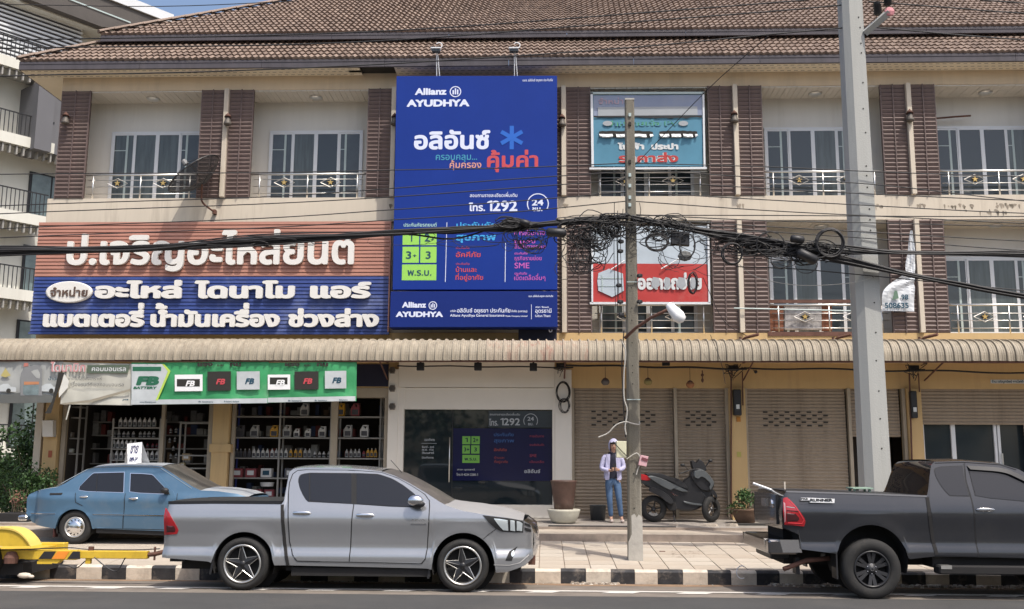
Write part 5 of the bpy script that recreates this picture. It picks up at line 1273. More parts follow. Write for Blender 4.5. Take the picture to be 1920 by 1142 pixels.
# parts shop sign of level planks with raised letters
YS_ = -.30
M_pr = mat('red_brown_plank', (0.36, 0.17, 0.125), 0.55, var=0.10, vscale=2, dirt=(0.42, 0.30, 0.25), dirt_amt=0.35, dirt_scale=.8)
M_pb = mat('blue_plank', (0.026, 0.050, 0.195), 0.5, var=0.12, vscale=2, dirt=(0.30, 0.33, 0.42), dirt_amt=0.4, dirt_scale=.9)
x, z = at(392, 623, YS_)
t = thing('shop_sign', 'wide red and blue plank sign with raised white Thai letters of the spare parts shop', 'sign', (x, YS_, z))
zt, zm, zb = Z_(400, 415.5, YS_), Z_(400, 518.5, YS_), Z_(400, 622.5, YS_)
xa = (X_(72, 415, YS_)+X_(58, 622, YS_))/2; xb = (X_(731, 415, YS_)+X_(727, 622, YS_))/2
for (z0, z1, mm, n) in ((zm, zt, M_pr, 15), (zb, zm, M_pb, 15)):
    p = (z1-z0)/n
    for i in range(n):
        a = z0+i*p; b = MB(); b.add([(xa, YS_+.002, a+.004), (xb, YS_+.002, a+.004), (xb, YS_-.012, a+.014), (xa, YS_-.012, a+.014), (xa, YS_, a+p-.004), (xb, YS_, a+p-.004), (xa, YS_+.02, a+p), (xb, YS_+.02, a+p)], [(0, 1, 2, 3), (3, 2, 5, 4), (4, 5, 7, 6)]); b.build('plank', mm, t)
b = MB(); b.box(xa, xb, YS_+.02, YS_+.06, zb, zt); b.build('backing', M_black, t)
b = MB(); b.box(xa-.03, xb+.03, YS_-.015, YS_+.07, zb-.05, zb-.002); b.build('sign_edge', M_pb, t)
b = MB(); b.box(xb+.002, xb+.03, YS_-.014, YS_+.07, zb, zt); b.build('sign_edge', M_pr, t)
M_rl = mat('raised_letter_white', (0.72, 0.70, 0.66), 0.5, var=.04, vscale=2, dirt=(.45, .40, .34), dirt_amt=.35, dirt_scale=2)
letter(t, [('ป.เจริญอะไหล่ยนต์', 126, 668, 497, 452, .028)], YS_-.03, M_rl, depth=.07, res=44, name='raised_lettering')
letter(t, [('อะไหล่', 179, 341, 560, 536, .052), ('ไดนาโม', 365, 553, 560, 536, .052), ('แอร์', 582, 696, 560, 536, .052), ('แบตเตอรี่', 82, 271, 613.5, 589, .052), ('น้ำมันเครื่อง', 283, 525, 613.5, 589, .052), ('ช่วงล่าง', 541, 711, 613.5, 589, .052)], YS_-.03, M_rl, depth=.06, res=40, name='raised_lettering')
b = MB(); xe, ze = at(132, 548.5, YS_); ew = abs(at(175.5, 548, YS_)[0]-xe); b.lathe([(0, -.08), (.93, -.08), (1, -.06), (1, -.01)], (0, 0, 0), 'y', 36); b.v = [(xe+v[0]*ew, YS_+v[1]-.01, ze+v[2]*.245) for v in b.v]; ov = b.build('oval_plaque', M_rl, t)
letter(t, [('จำหน่าย', 94, 164, 556, 543.5, .025)], YS_-.092, mat('brown_letter', (.10, .06, .045), .6), res=30, depth=.012)

# torn teal sign and torn red sign of the fourth bay
M_teal = mat('teal_vinyl', (0.075, 0.225, 0.325), 0.5, var=.12, vscale=.8, bump=.3, bscale=3)
M_lav = mat('faded_lavender', (0.235, 0.275, 0.38), 0.6, var=.08, vscale=1, dirt=(.38, .38, .36), dirt_amt=.5, dirt_scale=.8, bump=.3, bscale=3)
M_lavg = mat('faded_grey_print', (0.34, 0.36, 0.38), 0.6, var=.06, vscale=2)
M_out = mat('outline_pale', (.60, .62, .62), .5, var=0); M_grn = mat('letter_green', (.10, .38, .17), .5, var=0); M_red = mat('letter_red', (.42, .04, .035), .5, var=0)
YT = -.10
x, z = at(1215, 312, YT)
t = thing('torn_sign', 'torn teal vinyl sign with faded lavender top hung over the top floor window', 'sign', (x, YT, z))
def wavy(q, Y, name, m_, parent, amp=.02, nu=24, nv=14, seed=0, wl=1.0):
    a, b_, c_, d = [at(px, py, Y) for px, py in q]     # tl tr br bl
    def fn(u, v):
        x = (a[0]*(1-u)+b_[0]*u)*(1-v)+(d[0]*(1-u)+c_[0]*u)*v; z = (a[1]*(1-u)+b_[1]*u)*(1-v)+(d[1]*(1-u)+c_[1]*u)*v
        y = Y+amp*(math.sin(x*5.1*wl+seed+z*2)*.5+math.sin(z*7*wl+x*3+seed*2)*.4+math.sin(x*11*wl+z*5)*.2)
        return (x, y, z)
    b = MB(); b.grid(fn, nu, nv); return b.build(name, m_, parent, smooth=True)
wavy(((1112, 178), (1317, 177), (1318, 312), (1113, 312)), YT, 'vinyl', M_teal, t, .006)
wavy(((1113, 179), (1316, 178), (1316.5, 216), (1113, 217)), YT-.012, 'faded_vinyl', M_lav, t, .006)
rect(t, (1121, 201), (1308, 216), YT-.02, M_lavg, 'faded_print')
letter(t, [('จำหน่าย', 1122, 1180, 195, 187, .01)], YT-.02, mat('faded_pink', (.42, .30, .36), .6, var=0), res=16)
b = MB(); vs = []
for i in range(41):
    px = 1113+203*i/40; j = math.sin(i*1.7)*.6+math.sin(i*.6)*.8; a = at(px, 217.2+j*.3, YT-.02); c_ = at(px, 219.6+abs(j)*.9+(1.4 if 18 < i < 36 else 0), YT-.02); vs += [(a[0], YT-.022, a[1]), (c_[0], YT-.022, c_[1])]
b.add(vs, [(2*i, 2*i+1, 2*i+3, 2*i+2) for i in range(40)]); b.build('tear', M_black, t)
for (q, mm) in ((((1107, 174.5), (1111.5, 174.5), (1113.5, 313), (1109, 313)), M_alu), (((1316.5, 174.5), (1320, 174.5), (1322.5, 313), (1319, 313)), M_alu), (((1107, 173.5), (1320, 173), (1320, 177), (1107, 177.5)), M_alug), (((1105, 315), (1325, 314), (1325, 317.5), (1105, 318.5)), M_alu)):
    b = MB(); b.prism([at(px, py, YT) for px, py in q], YT-.035, YT+.03); b.build('frame', mm, t)
def outlined(parent, row, Y, m1, m2, b1=.07, b2=.02, res=24):
    letter(parent, [row+(b1,)], Y, m2, gap=.004, res=res, name='letter_outline'); letter(parent, [row+(b2,)], Y, m1, gap=.008, res=res)
outlined(t, ('จำหน่ายท่อ PVC', 1136, 1290, 236.5, 228), YT-.008, M_teal, M_grn, .06, .02)
b = MB(); a = at(1140, 232, YT); 
for px in (1139, 1281):
    x, z = at(px, 232, YT); b = MB(); b.lathe([(0, 0), (.11, 0)], (0, 0, 0), 'y', 14); b.v = [(x+v[0], YT-.026, z+v[2]*.55) for v in b.v]; b.build('letter_hole', M_lavg, t)
letter(t, [('ไฟฟ้า', 1158, 1208, 280.5, 271, .06), ('ประปา', 1221, 1272, 280.5, 271, .06)], YT-.008, M_out, res=26)
outlined(t, ('ราคาส่ง', 1160, 1272, 304.5, 291.5), YT-.008, M_red, M_out, .07, .035, res=30)
# torn strips: cut open vinyl showing the dark behind, with curled pale flaps
for (x0, x1) in ((1123, 1224), (1236, 1307)):
    n = 16; vs = []; vf = []
    for i in range(n+1):
        px = x0+(x1-x0)*i/n; j = random.uniform(-.8, .8); a = at(px, 246+j+(1.5 if i in (0, n) else 0), YT); m_ = at(px, 252+j*.6, YT); c_ = at(px, 258+j-(2 if i in (0, n) else 0), YT)
        vs += [(a[0], YT-.020, a[1]), (c_[0], YT-.020, c_[1])]; vf += [(m_[0], YT-.028, m_[1]), (c_[0]+.01, YT-.028-random.uniform(.02, .06), c_[1]), (c_[0], YT-.022, c_[1]-.01)]
    b = MB(); b.add(vs, [(2*i, 2*i+1, 2*i+3, 2*i+2) for i in range(n)]); b.build('torn_opening', M_dark, t)
    b = MB()
    for i in range(n):
        if i % 5 == 4: continue
        b.add(vf[3*i:3*i+6], [(0, 1, 4, 3), (1, 2, 5, 4)])
    b.build('curled_flap', M_out, t)
YR = -.10
x, z = at(1220, 568, YR)
M_rv = mat('red_vinyl', (0.42, 0.04, 0.035), 0.45, var=.10, vscale=1, dirt=(.55, .25, .22), dirt_amt=.4, dirt_scale=1.2, bump=.4, bscale=3)
M_pv = mat('pale_blue_vinyl', (0.44, 0.50, 0.55), 0.5, var=.10, vscale=1.2, dirt=(.30, .33, .36), dirt_amt=.4, dirt_scale=1, bump=.3, bscale=3)
t = thing('torn_sign', 'torn red and pale blue vinyl sign behind the old pole on the middle floor', 'sign', (x, YR, z))
wavy(((1112, 424), (1325, 424), (1327, 497), (1112, 495)), YR, 'pale_vinyl', M_pv, t, .012, seed=1)
wavy(((1112, 494), (1326, 495), (1329, 566), (1112, 566)), YR-.016, 'red_vinyl', M_rv, t, .012, seed=2)
hexp = [(1120, 527), (1122, 512), (1142, 504), (1168, 513), (1170, 545), (1148, 557), (1122, 545)]
b = MB(); b.prism([at(px, py, YR-.03) for px, py in hexp], YR-.032, YR-.029); b.build('hexagon_opening', M_pv, t)
for (x0, x1, y0, y1) in ((1128, 1130, 515, 548), (1121, 1168, 521, 522.5), (1121, 1168, 536, 537)):
    a, c_ = at(x0, y1, YR-.035), at(x1, y0, YR-.035); b = MB(); b.box(a[0], c_[0], YR-.042, YR-.037, a[1], c_[1]); b.build('inner_bar', M_alug, t)
for (px0, py0, px1, py1) in ((1146, 505, 1172, 488), (1240, 504, 1275, 484)):
    b = MB(); b.tube([P3(px0, py0, YR-.06), P3(px1, py1, YR-.06)], .013, 5); b.build('white_stick', M_white, t)
outlined(t, ('ออกรถง่าย', 1196, 1316, 543, 521), YR-.033, M_out, M_out, .05, .03, res=26)
for (px, w) in ((1229, .10), (1251, .07), (1277, .10), (1300, .07)):
    x, z = at(px, 531, YR); b = MB(); b.prism([(x-w, z-.06), (x-.01, z-.15), (x+w, z-.05), (x+w*.7, z+.11), (x-w*.6, z+.13)], YR-.050, YR-.046); b.build('torn_hole', M_lavg, t)
for q in (((1108, 422), (1111.5, 422), (1112, 568), (1109, 568)), ((1325.5, 422), (1329, 422), (1331.5, 568), (1328, 568)), ((1106, 567), (1332, 567), (1332, 571), (1106, 571))):
    b = MB(); b.prism([at(px, py, YR) for px, py in q], YR-.045, YR+.03); b.build('frame', M_alu, t)
# tattered white banner with a phone number near the right pole
YH = -.22
x, z = at(1690, 583, YH)
t = thing('torn_banner', 'tattered white banner twisted and hanging with a phone number behind the big pole', 'banner', (x, YH, z))
L = [(1707, 432), (1702, 470), (1698, 500), (1697, 515), (1686, 520), (1656, 546), (1655, 583)]; R_ = [(1711, 432), (1716, 475), (1716, 500), (1715, 520), (1714, 530), (1715, 545), (1714.5, 584)]
Ls, Rs = smooth_pts(L, 5), smooth_pts(R_, 5); b = MB(); vs = []
for i, (a, c_) in enumerate(zip(Ls, Rs)):
    for k in range(7):
        u = k/6; px, py = a[0]*(1-u)+c_[0]*u, a[1]*(1-u)+c_[1]*u; X, Zz = at(px, py, YH); vs.append((X, YH+.02*math.sin(i*.9+k*1.3)+.012*math.sin(k*3+i*.3), Zz))
b.add(vs, [(i*7+k, (i+1)*7+k, (i+1)*7+k+1, i*7+k+1) for i in range(len(Ls)-1) for k in range(6)]); b.build('cloth', mat('weathered_white_cloth', (.60, .62, .64), .7, var=.12, vscale=3, dirt=(.35, .37, .40), dirt_amt=.5, dirt_scale=2), t)
letter(t, [('508635', 1659, 1704, 578, 567.5, .03), ('7', 1676, 1682, 562, 552, .03), ('98', 1690, 1703, 562, 552, .03)], YH-.035, M_ldk)
b = MB(); q = [at(*p, YH) for p in ((1672, 563), (1684, 560), (1681, 546), (1676, 545))]; b.prism(q, YH-.042, YH-.040); b.build('print_mark', mat('mark_green', (.12, .20, .14), .6), t)
# cloth banners under the canopy
M_gb = mat('green_banner', (0.045, 0.30, 0.115), 0.55, var=.22, vscale=1.3, dirt=(.30, .55, .33), dirt_amt=.55, dirt_scale=1.1)
M_gs = mat('banner_grey', (0.36, 0.37, 0.36), 0.6, var=.15, vscale=1.5, dirt=(.20, .21, .20), dirt_amt=.6, dirt_scale=1.3)
M_gw = mat('banner_offwhite', (0.50, 0.49, 0.43), 0.6, var=.12, vscale=1.5, dirt=(.33, .33, .26), dirt_amt=.6, dirt_scale=1.0)
M_gsil = mat('banner_silver', (0.48, 0.51, 0.52), 0.5, var=.15, vscale=2)
YN = -1.405
def sheet(name, q, m_, label, seed, amp=.02):
    a, b_, c_, d = [at(px, py, YN) for px, py in q]
    x = (d[0]+c_[0])/2; t = thing('banner', label, 'banner', (x, YN, min(c_[1], d[1])))
    wavy(q, YN, 'cloth', m_, t, amp, 40, 16, seed, 1.3); return t
g = -.035
t = sheet('banner', ((-60, 676), (119, 678), (100, 755), (-60, 757)), M_gs, 'grey engine oil banner with a bottle and white cars, leftmost under the canopy', 1)
q = [at(px, py, YN) for px, py in ((40, 742), (42, 700), (47, 690), (48, 678), (55, 678), (57, 688), (74, 684), (80, 692), (81, 740), (76, 745), (44, 745))]
def flatp(parent, pts_, m_, name, g=.035, Y=None):
    Y = YN if Y is None else Y
    b = MB(); b.prism([at(px, py, Y) for px, py in pts_], Y-g-.002, Y-g); return b.build(name, m_, parent)
flatp(t, [(-60, 757), (-60, 738), (20, 740), (45, 735), (100, 741), (100, 755)], mat('print_dark_grey', (.11, .115, .11), .6, var=.2), 'print_ground', .034)
flatp(t, [(40, 742), (41, 700), (47, 690), (48, 683), (55, 683), (57, 688), (74, 684), (80, 692), (81, 742)], mat('print_mid_grey', (.21, .215, .22), .6, var=.1), 'print_bottle', .037)
flatp(t, [(45, 738), (46, 716), (75, 716), (74, 741), (49, 741)], mat('print_slate', (.16, .21, .22), .6, var=.3, vscale=6), 'print_label', .040)
flatp(t, [(60, 697), (66, 694), (73, 693), (77, 702), (76, 710), (70, 709)], M_gs, 'print_handle', .040)
flatp(t, [(47, 716), (75, 716), (75, 721), (47, 722)], mat('print_orange', (.45, .2, .1), .6), 'print_label_band', .043)
flatp(t, [(46, 688), (47, 681), (55, 681), (55, 687)], mat('print_cap_red', (.42, .16, .13), .6), 'print_cap', .042)
for dx in (-14, 66):
    flatp(t, [(14+dx, 728), (14+dx, 724), (22+dx, 720), (31+dx, 719.5), (36+dx, 725), (46+dx if dx < 0 else 40+dx, 727), (46+dx if dx < 0 else 40+dx, 735), (14+dx, 734)], M_gsil, 'print_car', .039)
    x, z = at(24+dx+8, 733, YN); b = MB(); b.lathe([(0, 0), (.05, 0)], (x, YN-.044, z), 'y', 12); b.build('print_wheel', M_dark, t)
letter(t, [('น้ำมัน', 91, 110, 713, 709, .01)], YN-.034, M_ldk, name='lettering')
flatp(t, [(3, 705), (7, 699), (12, 690), (17, 698), (22, 704), (12, 708)], mat('print_gold', (.42, .36, .14), .6), 'print_emblem', .037)
flatp(t, [(112, 699), (123, 699), (103, 757), (98, 775), (86, 776), (100, 752)], M_dark, 'torn_strip', .05)
t = sheet('banner', ((119, 679), (247, 682), (248, 760), (113, 758)), M_gw, 'torn off-white banner with pink lettering between the grey and green banners', 3)
outlined(t, ('ไดนามิก', 94, 160, 697, 684), YN-.033, mat('print_pink_faded', (.52, .25, .25), .6), M_out, .06, .02)
flatp(t, [(165, 685), (245, 684), (241, 700), (164, 700)], mat('print_olive', (.09, .12, .085), .6), 'print_box', .036)
letter(t, [('คอมมอนเรล', 172, 236, 696, 689, .015)], YN-.04, M_out); letter(t, [('เทคโนโลยีสังเคราะห์', 128, 191, 713, 708, .01), ('เครื่องยนต์ดีเซลคอมมอนเรล', 128, 232, 724.5, 719, .01)], YN-.034, mat('print_grey_ink', (.16, .16, .15), .6, var=0))
letter(t, [('ptt', 230, 241, 751, 747, .03)], YN-.034, M_ldk, shear=.2)
flatp(t, [(113, 746), (113, 735), (123, 702), (132, 715), (130, 727)], mat('cloth_underside', (.66, .65, .60), .6), 'folded_flap', .06)
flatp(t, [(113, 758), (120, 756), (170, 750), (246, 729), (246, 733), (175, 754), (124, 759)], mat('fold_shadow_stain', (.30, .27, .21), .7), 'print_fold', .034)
flatp(t, [(131, 758), (134, 758), (126, 787), (124, 787)], M_gw, 'loose_strip', .02)
for k, (x0, x1, lab, seed) in enumerate(((247, 504, 'green battery banner with silver emblem corner, left one of the two green banners', 5), (503, 669, 'green battery banner overlapping the other one, right one of the two', 8))):
    yb0, yb1 = (759, 756) if k == 0 else (755, 752)
    t = sheet('banner', ((x0, 680), (x1, 678), (x1-1, yb1), (x0, yb0)), M_gb, lab, seed)
    flatp(t, [(x0, yb0), (x0, yb0-9), (x1-2, yb1-9), (x1-2, yb1)], M_gsil, 'print_footer', .034)
    ox = 0 if k == 0 else 164
    def bat(a, c_, y0, y1, mm, txt, tm, box=None):
        flatp(t, [(a, y1), (a, y0), (c_, y0-.5), (c_, y1-.5)], mm, 'print_battery', .037)
        if box: flatp(t, [(a+4, box[1]), (a+4, box[0]), (c_-5, box[0]), (c_-5, box[1])], M_dark, 'print_label', .040)
        letter(t, [(txt, (a+c_)/2-7, (a+c_)/2+9, (y0+y1)/2+6, (y0+y1)/2-5, .04)], YN-.041, tm, shear=.25)
    if k == 0:
        flatp(t, [(248, 751), (248, 683), (305, 683), (316, 696), (296, 746), (293, 751)], M_gsil, 'print_silver', .035)
        flatp(t, [(305, 683), (309, 683), (321, 696), (297, 751), (293, 751), (316, 697)], mat('print_lime', (.45, .62, .10), .6), 'print_stripe', .036)
        flatp(t, [(250, 696), (250, 688), (304, 688), (303, 696)], mat('print_dark_green', (.02, .13, .07), .6), 'print_tab', .038)
        letter(t, [('FB', 255, 297, 722.5, 705, .07), ('BATTERY', 250, 293, 729.5, 724.5, .05)], YN-.038, mat('print_dark_green', (.02, .13, .07), .6), shear=.25)
        bat(329, 381, 703, 734, M_white, 'FB', M_white, (711, 725)); bat(390, 434, 697, 733, M_dark, 'FB', M_lr); bat(445, 488, 697, 731, M_gsil, 'FB', M_ldk)
        letter(t, [('แรง', 370, 399, 687, 680, .06), ('และ', 407, 420, 687, 683, .03), ('ทน', 431, 452, 687, 680, .06)], YN-.038, M_dark)
        letter(t, [('www.fbbattery.com', 262, 293, 755, 752.3), ('fb battery', 372, 400, 754.5, 752), ('fb battery thailand', 420, 448, 754, 751.5)], YN-.038, M_ldk)
    else:
        bat(503, 545, 703, 731, M_white, 'FB', M_white, (708, 721)); bat(553, 598, 697, 731, M_dark, 'FB', M_lr); bat(610, 650, 696, 729, M_gsil, 'FB', M_ldk)
        letter(t, [('แรง', 534, 562, 687, 680, .06), ('และ', 570, 583, 687, 683, .03), ('ทน', 594, 615, 687, 680, .06)], YN-.038, M_dark)
        letter(t, [('fb battery', 540, 566, 752.5, 750), ('fb battery', 590, 613, 752, 749.5), ('fbbattery', 636, 652, 751, 748.5)], YN-.038, M_ldk)
# poster stuck on the office window
YP = .002
t = thing('window_poster', 'dark blue poster with green boxes inside the insurance office window', 'poster', (X_(945, 900, YP), YP, Z_(945, 900, YP)))
M_pnavy = mat('poster_navy', (0.008, 0.010, 0.045), 0.12, var=.1, vscale=1); M_pw = mat('poster_white', (.34, .36, .38), .4, var=0)
rect(t, (850, 803), (1036, 902), YP, M_pnavy, 'sheet', .0); 
rect(t, (916, 770), (1036, 802), YP, mat('poster_grey', (.035, .045, .055), .15, var=.2), 'sheet', .0)
letter(t, [('โทร.', 917, 934, 798, 789, .02), ('1292', 938, 975, 797.5, 784, .02), ('24', 989, 1001, 789, 781.5, .02), ('ชม.', 990, 1000, 797.5, 793, .02), ('สอบถามรายละเอียดเพิ่มเติม', 918, 975, 779, 776), ('อลิอันซ์', 983, 1013, 887, 881.5, .02), ('สาขา อุดรธานี', 857, 890, 882, 879.5), ('โทร 0 4234 2280-1', 856, 896, 892, 888.5)], YP, M_pw, name='lettering')
ring(t, 995, 789, 13.5, YP, M_pw, .014, -.6, math.pi+.6)
M_pg = mat('poster_green', (.13, .34, .05), .4, var=0)
for a, c_ in (((867, 818), (882, 833)), ((884, 818), (899.5, 833)), ((867, 835), (881, 850.5)), ((883.5, 835), (899, 850.5)), ((867, 853), (899, 868))): rect(t, a, c_, YP, M_pg)
letter(t, [('1', 872, 877, 829, 821), ('2+', 887, 897, 829, 821), ('3+', 870, 880, 846.5, 839), ('3', 889, 894, 846.5, 839), ('พ.ร.บ.', 871, 895, 863.5, 858.5)], YP-.004, M_pnavy)
letter(t, [('ประกันภัย', 926, 963, 818, 813), ('สุขภาพ', 926, 964, 829.5, 824, .02)], YP, mat('poster_blue', (.01, .06, .20), .4, var=0)); letter(t, [('อัคคีภัย', 926, 950, 846, 842, .02), ('บ้านและ', 927, 946, 860, 857, .01), ('ที่อยู่อาศัย', 927, 952, 868, 864.5, .01)], YP, mat('poster_red', (.22, .03, .02), .4, var=0))
letter(t, [('การเดินทาง', 993, 1020, 820, 816.5), ('ขนส่งสินค้า', 993, 1020, 836, 833), ('SME', 993, 1006, 857, 851.5), ('เบ็ดเตล็ด', 993, 1020, 868, 865)], YP, mat('poster_crimson', (.18, .015, .04), .4, var=0))
t = thing('window_decal', 'small white opening-hours lettering on the glass door of the insurance office', 'decal', (X_(803, 860, YP), YP, Z_(803, 860, YP)))
letter(t, [('เวลาทำการ', 796, 815, 827, 823), ('จันทร์ - ศุกร์', 791, 814, 840, 837), ('08.30 - 17.00', 791, 813, 845, 842), ('วันเสาร์', 791, 814, 851, 848), ('ปิดทำการ', 791, 813, 860, 857)], YP, M_pw)
vline(t, 790, 831, 790, 831.1, YP, M_pw) if False else rect(t, (790, 831), (819, 831.7), YP, M_pw, 'rule')
# small address plate over the last shutter
t = thing('name_plate', 'narrow pale plate with dark lettering above the rightmost shutter', 'sign', (X_(1893, 716, -.01), -.01, Z_(1893, 719, -.01)))
rect(t, (1857, 712), (1925, 719), -.004, M_out, 'plate', .004); letter(t, [('ร้าน เจริญทรัพย์ การไฟฟ้า', 1860, 1920, 717.8, 714)], -.009, M_ldk)
# ------------------------------------------------------------------ poles
M_pole = mat('fresh_concrete', (0.40, 0.40, 0.375), 0.85, var=.08, vscale=1.2, dirt=(.30, .30, .27), dirt_amt=.7, dirt_scale=1.1, bump=.3, bscale=40, streak=True)
M_oldp = mat('old_concrete', (0.165, 0.15, 0.12), 0.95, var=.25, vscale=2.5, dirt=(.34, .32, .27), dirt_amt=.8, dirt_scale=2.2, bump=.6, bscale=40, streak=True)
M_oldb = mat('pole_collar_concrete', (0.40, 0.38, 0.34), 0.9, var=.15, vscale=5, bump=.4)
YPB = -5.0
xb, zb = at(1648, 1040, YPB); xt, zt = at(1602, -60, YPB)
t = thing('utility_pole', 'tall pale new concrete pole rising behind the dark pickup truck', 'pole', (xb, YPB, zs(YPB)))
b = MB(); w0, w1 = .215, .215*0.78; xm = xb
def pole_sect(z, w): c = w*.30; return [(-w, -w), (w-c, -w), (w, -w+c), (w, w), (-w, w), (-w, -w+c)]
za, zc = zs(YPB)-.1, zt
n = 14; vs = []
for k in range(n+1):
    u = k/n; z = za+(zc-za)*u; w = w0*(1-u)+w1*u
    vs += [(xm-w, YPB-w*.55, z), (xm-w*.40, YPB-w, z), (xm+w, YPB-w*.93, z), (xm+w, YPB+w, z), (xm-w, YPB+w, z)]
b.add(vs, [(k*5+j, k*5+(j+1) % 5, (k+1)*5+(j+1) % 5, (k+1)*5+j) for k in range(n) for j in range(5)]); b.build('shaft', M_pole, t)
b = MB()
for py in (30, 49, 79, 97, 153, 202, 247, 310, 328, 350, 391, 411, 431, 519, 567, 623, 676, 733, 785, 841):
    x, z = at(1610+py*.05+(2 if py % 2 else 0), py, YPB-.22); u = (z-za)/(zc-za); w = w0*(1-u)+w1*u
    b.lathe([(0, 0), (.014, 0)], (x, YPB-w*.965-.004, z), 'y', 8)
b.build('bolt_holes', M_dark, t, kind='stuff')
b = MB(); p0 = P3(1622, 62, YPB-.15); p1 = P3(1668, 22, YPB-.45); d = Vector(p1)-Vector(p0)
b.tube([p0, p1], .075, 4); b.build('brace_arm', M_pole, t)
b = MB(); b.ball(p1, .09, 8, (1, .5, 1)); b.build('red_cap', mat('faded_pink_cap', (.55, .22, .24), .6), t)
for (px, py) in ((1645, 15), (1664, -2)):
    b = MB(); x, z = at(px, py, YPB-.3); b.lathe([(0, -.13), (.04, -.13), (.075, -.10), (.05, -.09), (.075, -.05), (.05, -.04), (.075, 0), (.05, .01), (.075, .05), (.05, .06), (.06, .1), (0, .12)], (x, YPB-.3, z), 'z', 12); b.build('insulator', M_black, t)
YPO = -5.25
zg_ = zs(YPO); xo, _ = at(1190.5, 1036, YPO); xo2, zt2 = at(1180, 190, YPO)
t = thing('utility_pole', 'short weathered concrete pole wrapped in cables with a grey repaired foot', 'pole', (xo, YPO, zg_))
b = MB(); n = 12; vs = []; w0, w1 = .115, .078
for k in range(n+1):
    u = k/n; z = zg_-.1+(zt2-zg_+.1)*u; w = w0*(1-u)+w1*u; cx = xo+(xo2-xo)*u; c_ = w*.25
    vs += [(cx-w, YPO-w+c_, z), (cx-w+c_, YPO-w, z), (cx+w-c_, YPO-w, z), (cx+w, YPO-w+c_, z), (cx+w, YPO+w, z), (cx-w, YPO+w, z)]
b.add(vs, [(k*6+j, k*6+(j+1) % 6, (k+1)*6+(j+1) % 6, (k+1)*6+j) for k in range(n) for j in range(6)]+[tuple(n*6+j for j in range(6))]); b.build('shaft', M_oldp, t)
zc1 = Z_(1190, 967, YPO-.12); b = MB(); b.prism([(xo-.118, zg_-.05), (xo+.122, zg_-.05), (xo+.118, zc1-.02), (xo+.06, zc1+.02), (xo+.03, zc1-.03), (xo-.01, zc1+.03), (xo-.06, zc1), (xo-.06, zc1-.3), (xo-.112, zc1-.42)], YPO-.122, YPO-.10); b.build('repaired_foot', M_oldb, t)
b = MB(); b.box(xo2-.082, xo2+.082, YPO-.082, YPO+.08, zt2, zt2+.03); b.build('pole_cap', M_oldb, t)
for py in (215, 232, 303, 328, 348, 370, 384):
    x, z = at(1181, py, YPO-.1); b = MB(); b.box(x-.022, x+.022, YPO-.105, YPO-.06, z-.03, z+.03); b.build('step_hole', M_dark if py in (232, 303) else M_alug, t)
for py in (490, 517, 540, 578, 601, 643, 686, 699, 720, 888, 953, 1010):
    x, z = at(1183+ (py-490)*.013, py, YPO-.1); b = MB(); b.lathe([(0, 0), (.012, 0)], (x, YPO-.118+(.02*(1-(z-zg_)/6) if False else 0), z), 'y', 8); b.build('bolt_hole', M_dark, t)
for py in (531, 750):
    x, z = at(1187, py, YPO); b = MB(); b.box(x-.115, x+.115, YPO-.125, YPO-.115, z-.006, z+.006); b.build('band', M_alug, t)
# street lamp on a rusty arm
t = thing('street_lamp', 'white street lamp head on a rusty arm reaching out from the weathered pole', 'street lamp', P3(1172, 632, YPO-.15))
b = MB(); b.tube([P3(1172, 634, YPO-.14), P3(1192, 615, YPO-.3), P3(1222, 595, YPO-.55), P3(1262, 576, YPO-.8)], .028, 8); b.build('lamp_arm', M_rust, t, smooth=True)
b = MB(); pa, pb = Vector(P3(1253, 571, YPO-.85)), Vector(P3(1281, 603, YPO-.95)); 
b.tube([tuple(pa), tuple(pa.lerp(pb, .12)), tuple(pa.lerp(pb, .4)), tuple(pa.lerp(pb, .7)), tuple(pa.lerp(pb, .92)), tuple(pb)], [.05, .07, .09, .105, .08, .02], 12); b.build('lamp_head', M_white, t, smooth=True)
# boxes on the pole
def boxy(name, px0, py0, px1, py1, Y, d, m_, label, cat, skew=0, tilt=0, group=None):
    q = [at(px0, py0, Y), at(px1, py0+tilt, Y), at(px1+skew, py1+tilt, Y), at(px0+skew, py1, Y)]; b = MB(); b.prism(q, Y, Y+d, .006); return b.solo(name, m_, label, cat, group)
t = boxy('meter_box', 1156, 827, 1174.5, 858, YPO-.22, .16, mat('pale_yellow_box', (.62, .60, .42), .6, var=.08, dirt=(.3, .28, .2), dirt_amt=.4, dirt_scale=4), 'pale yellow meter box on the left side of the weathered pole beside the person', 'box', tilt=.5)
t = boxy('tape_dispenser', 1201, 853, 1216, 872, YPO-.2, .12, mat('pink_box', (.60, .36, .38), .6, var=.1), 'small pink and maroon plastic box hanging tilted on the right of the weathered pole', 'box', skew=-4, tilt=3)
b = MB(); b.prism([at(*p, YPO-.21) for p in ((1204, 857), (1216, 861), (1213, 866), (1202, 862))], YPO-.21, YPO-.20)
o = b.build('maroon_band', mat('maroon', (.16, .05, .06), .6), t)
M_wh = mat('grey_wire', (.42, .40, .36), .6, var=.1)
def wire(pts, r, m_=None, label='', cat='wire', group=None, name='wire', k=5, n=5, Y=None, dy=0.0):
    P = [P3(p[0], p[1], (p[2] if len(p) > 2 else Y)) for p in pts]
    b = MB(); b.tube(smooth_pts(P, k) if len(P) > 2 else P, r, n); return b.solo(name, m_ or M_blackm, label, cat, group)
YQ = YPO-.16
wire([(1166, 640), (1173, 660), (1170, 700), (1170, 745), (1176, 770), (1172, 800), (1174, 815)], .012, M_wh, 'pale wire running down the left face of the weathered pole', Y=YQ)
wire([(1122, 820), (1140, 812), (1155, 797), (1172, 791), (1185, 794), (1198, 796), (1199, 790)], .011, M_wh, 'loose pale wire end curling out left of the weathered pole', Y=YQ)
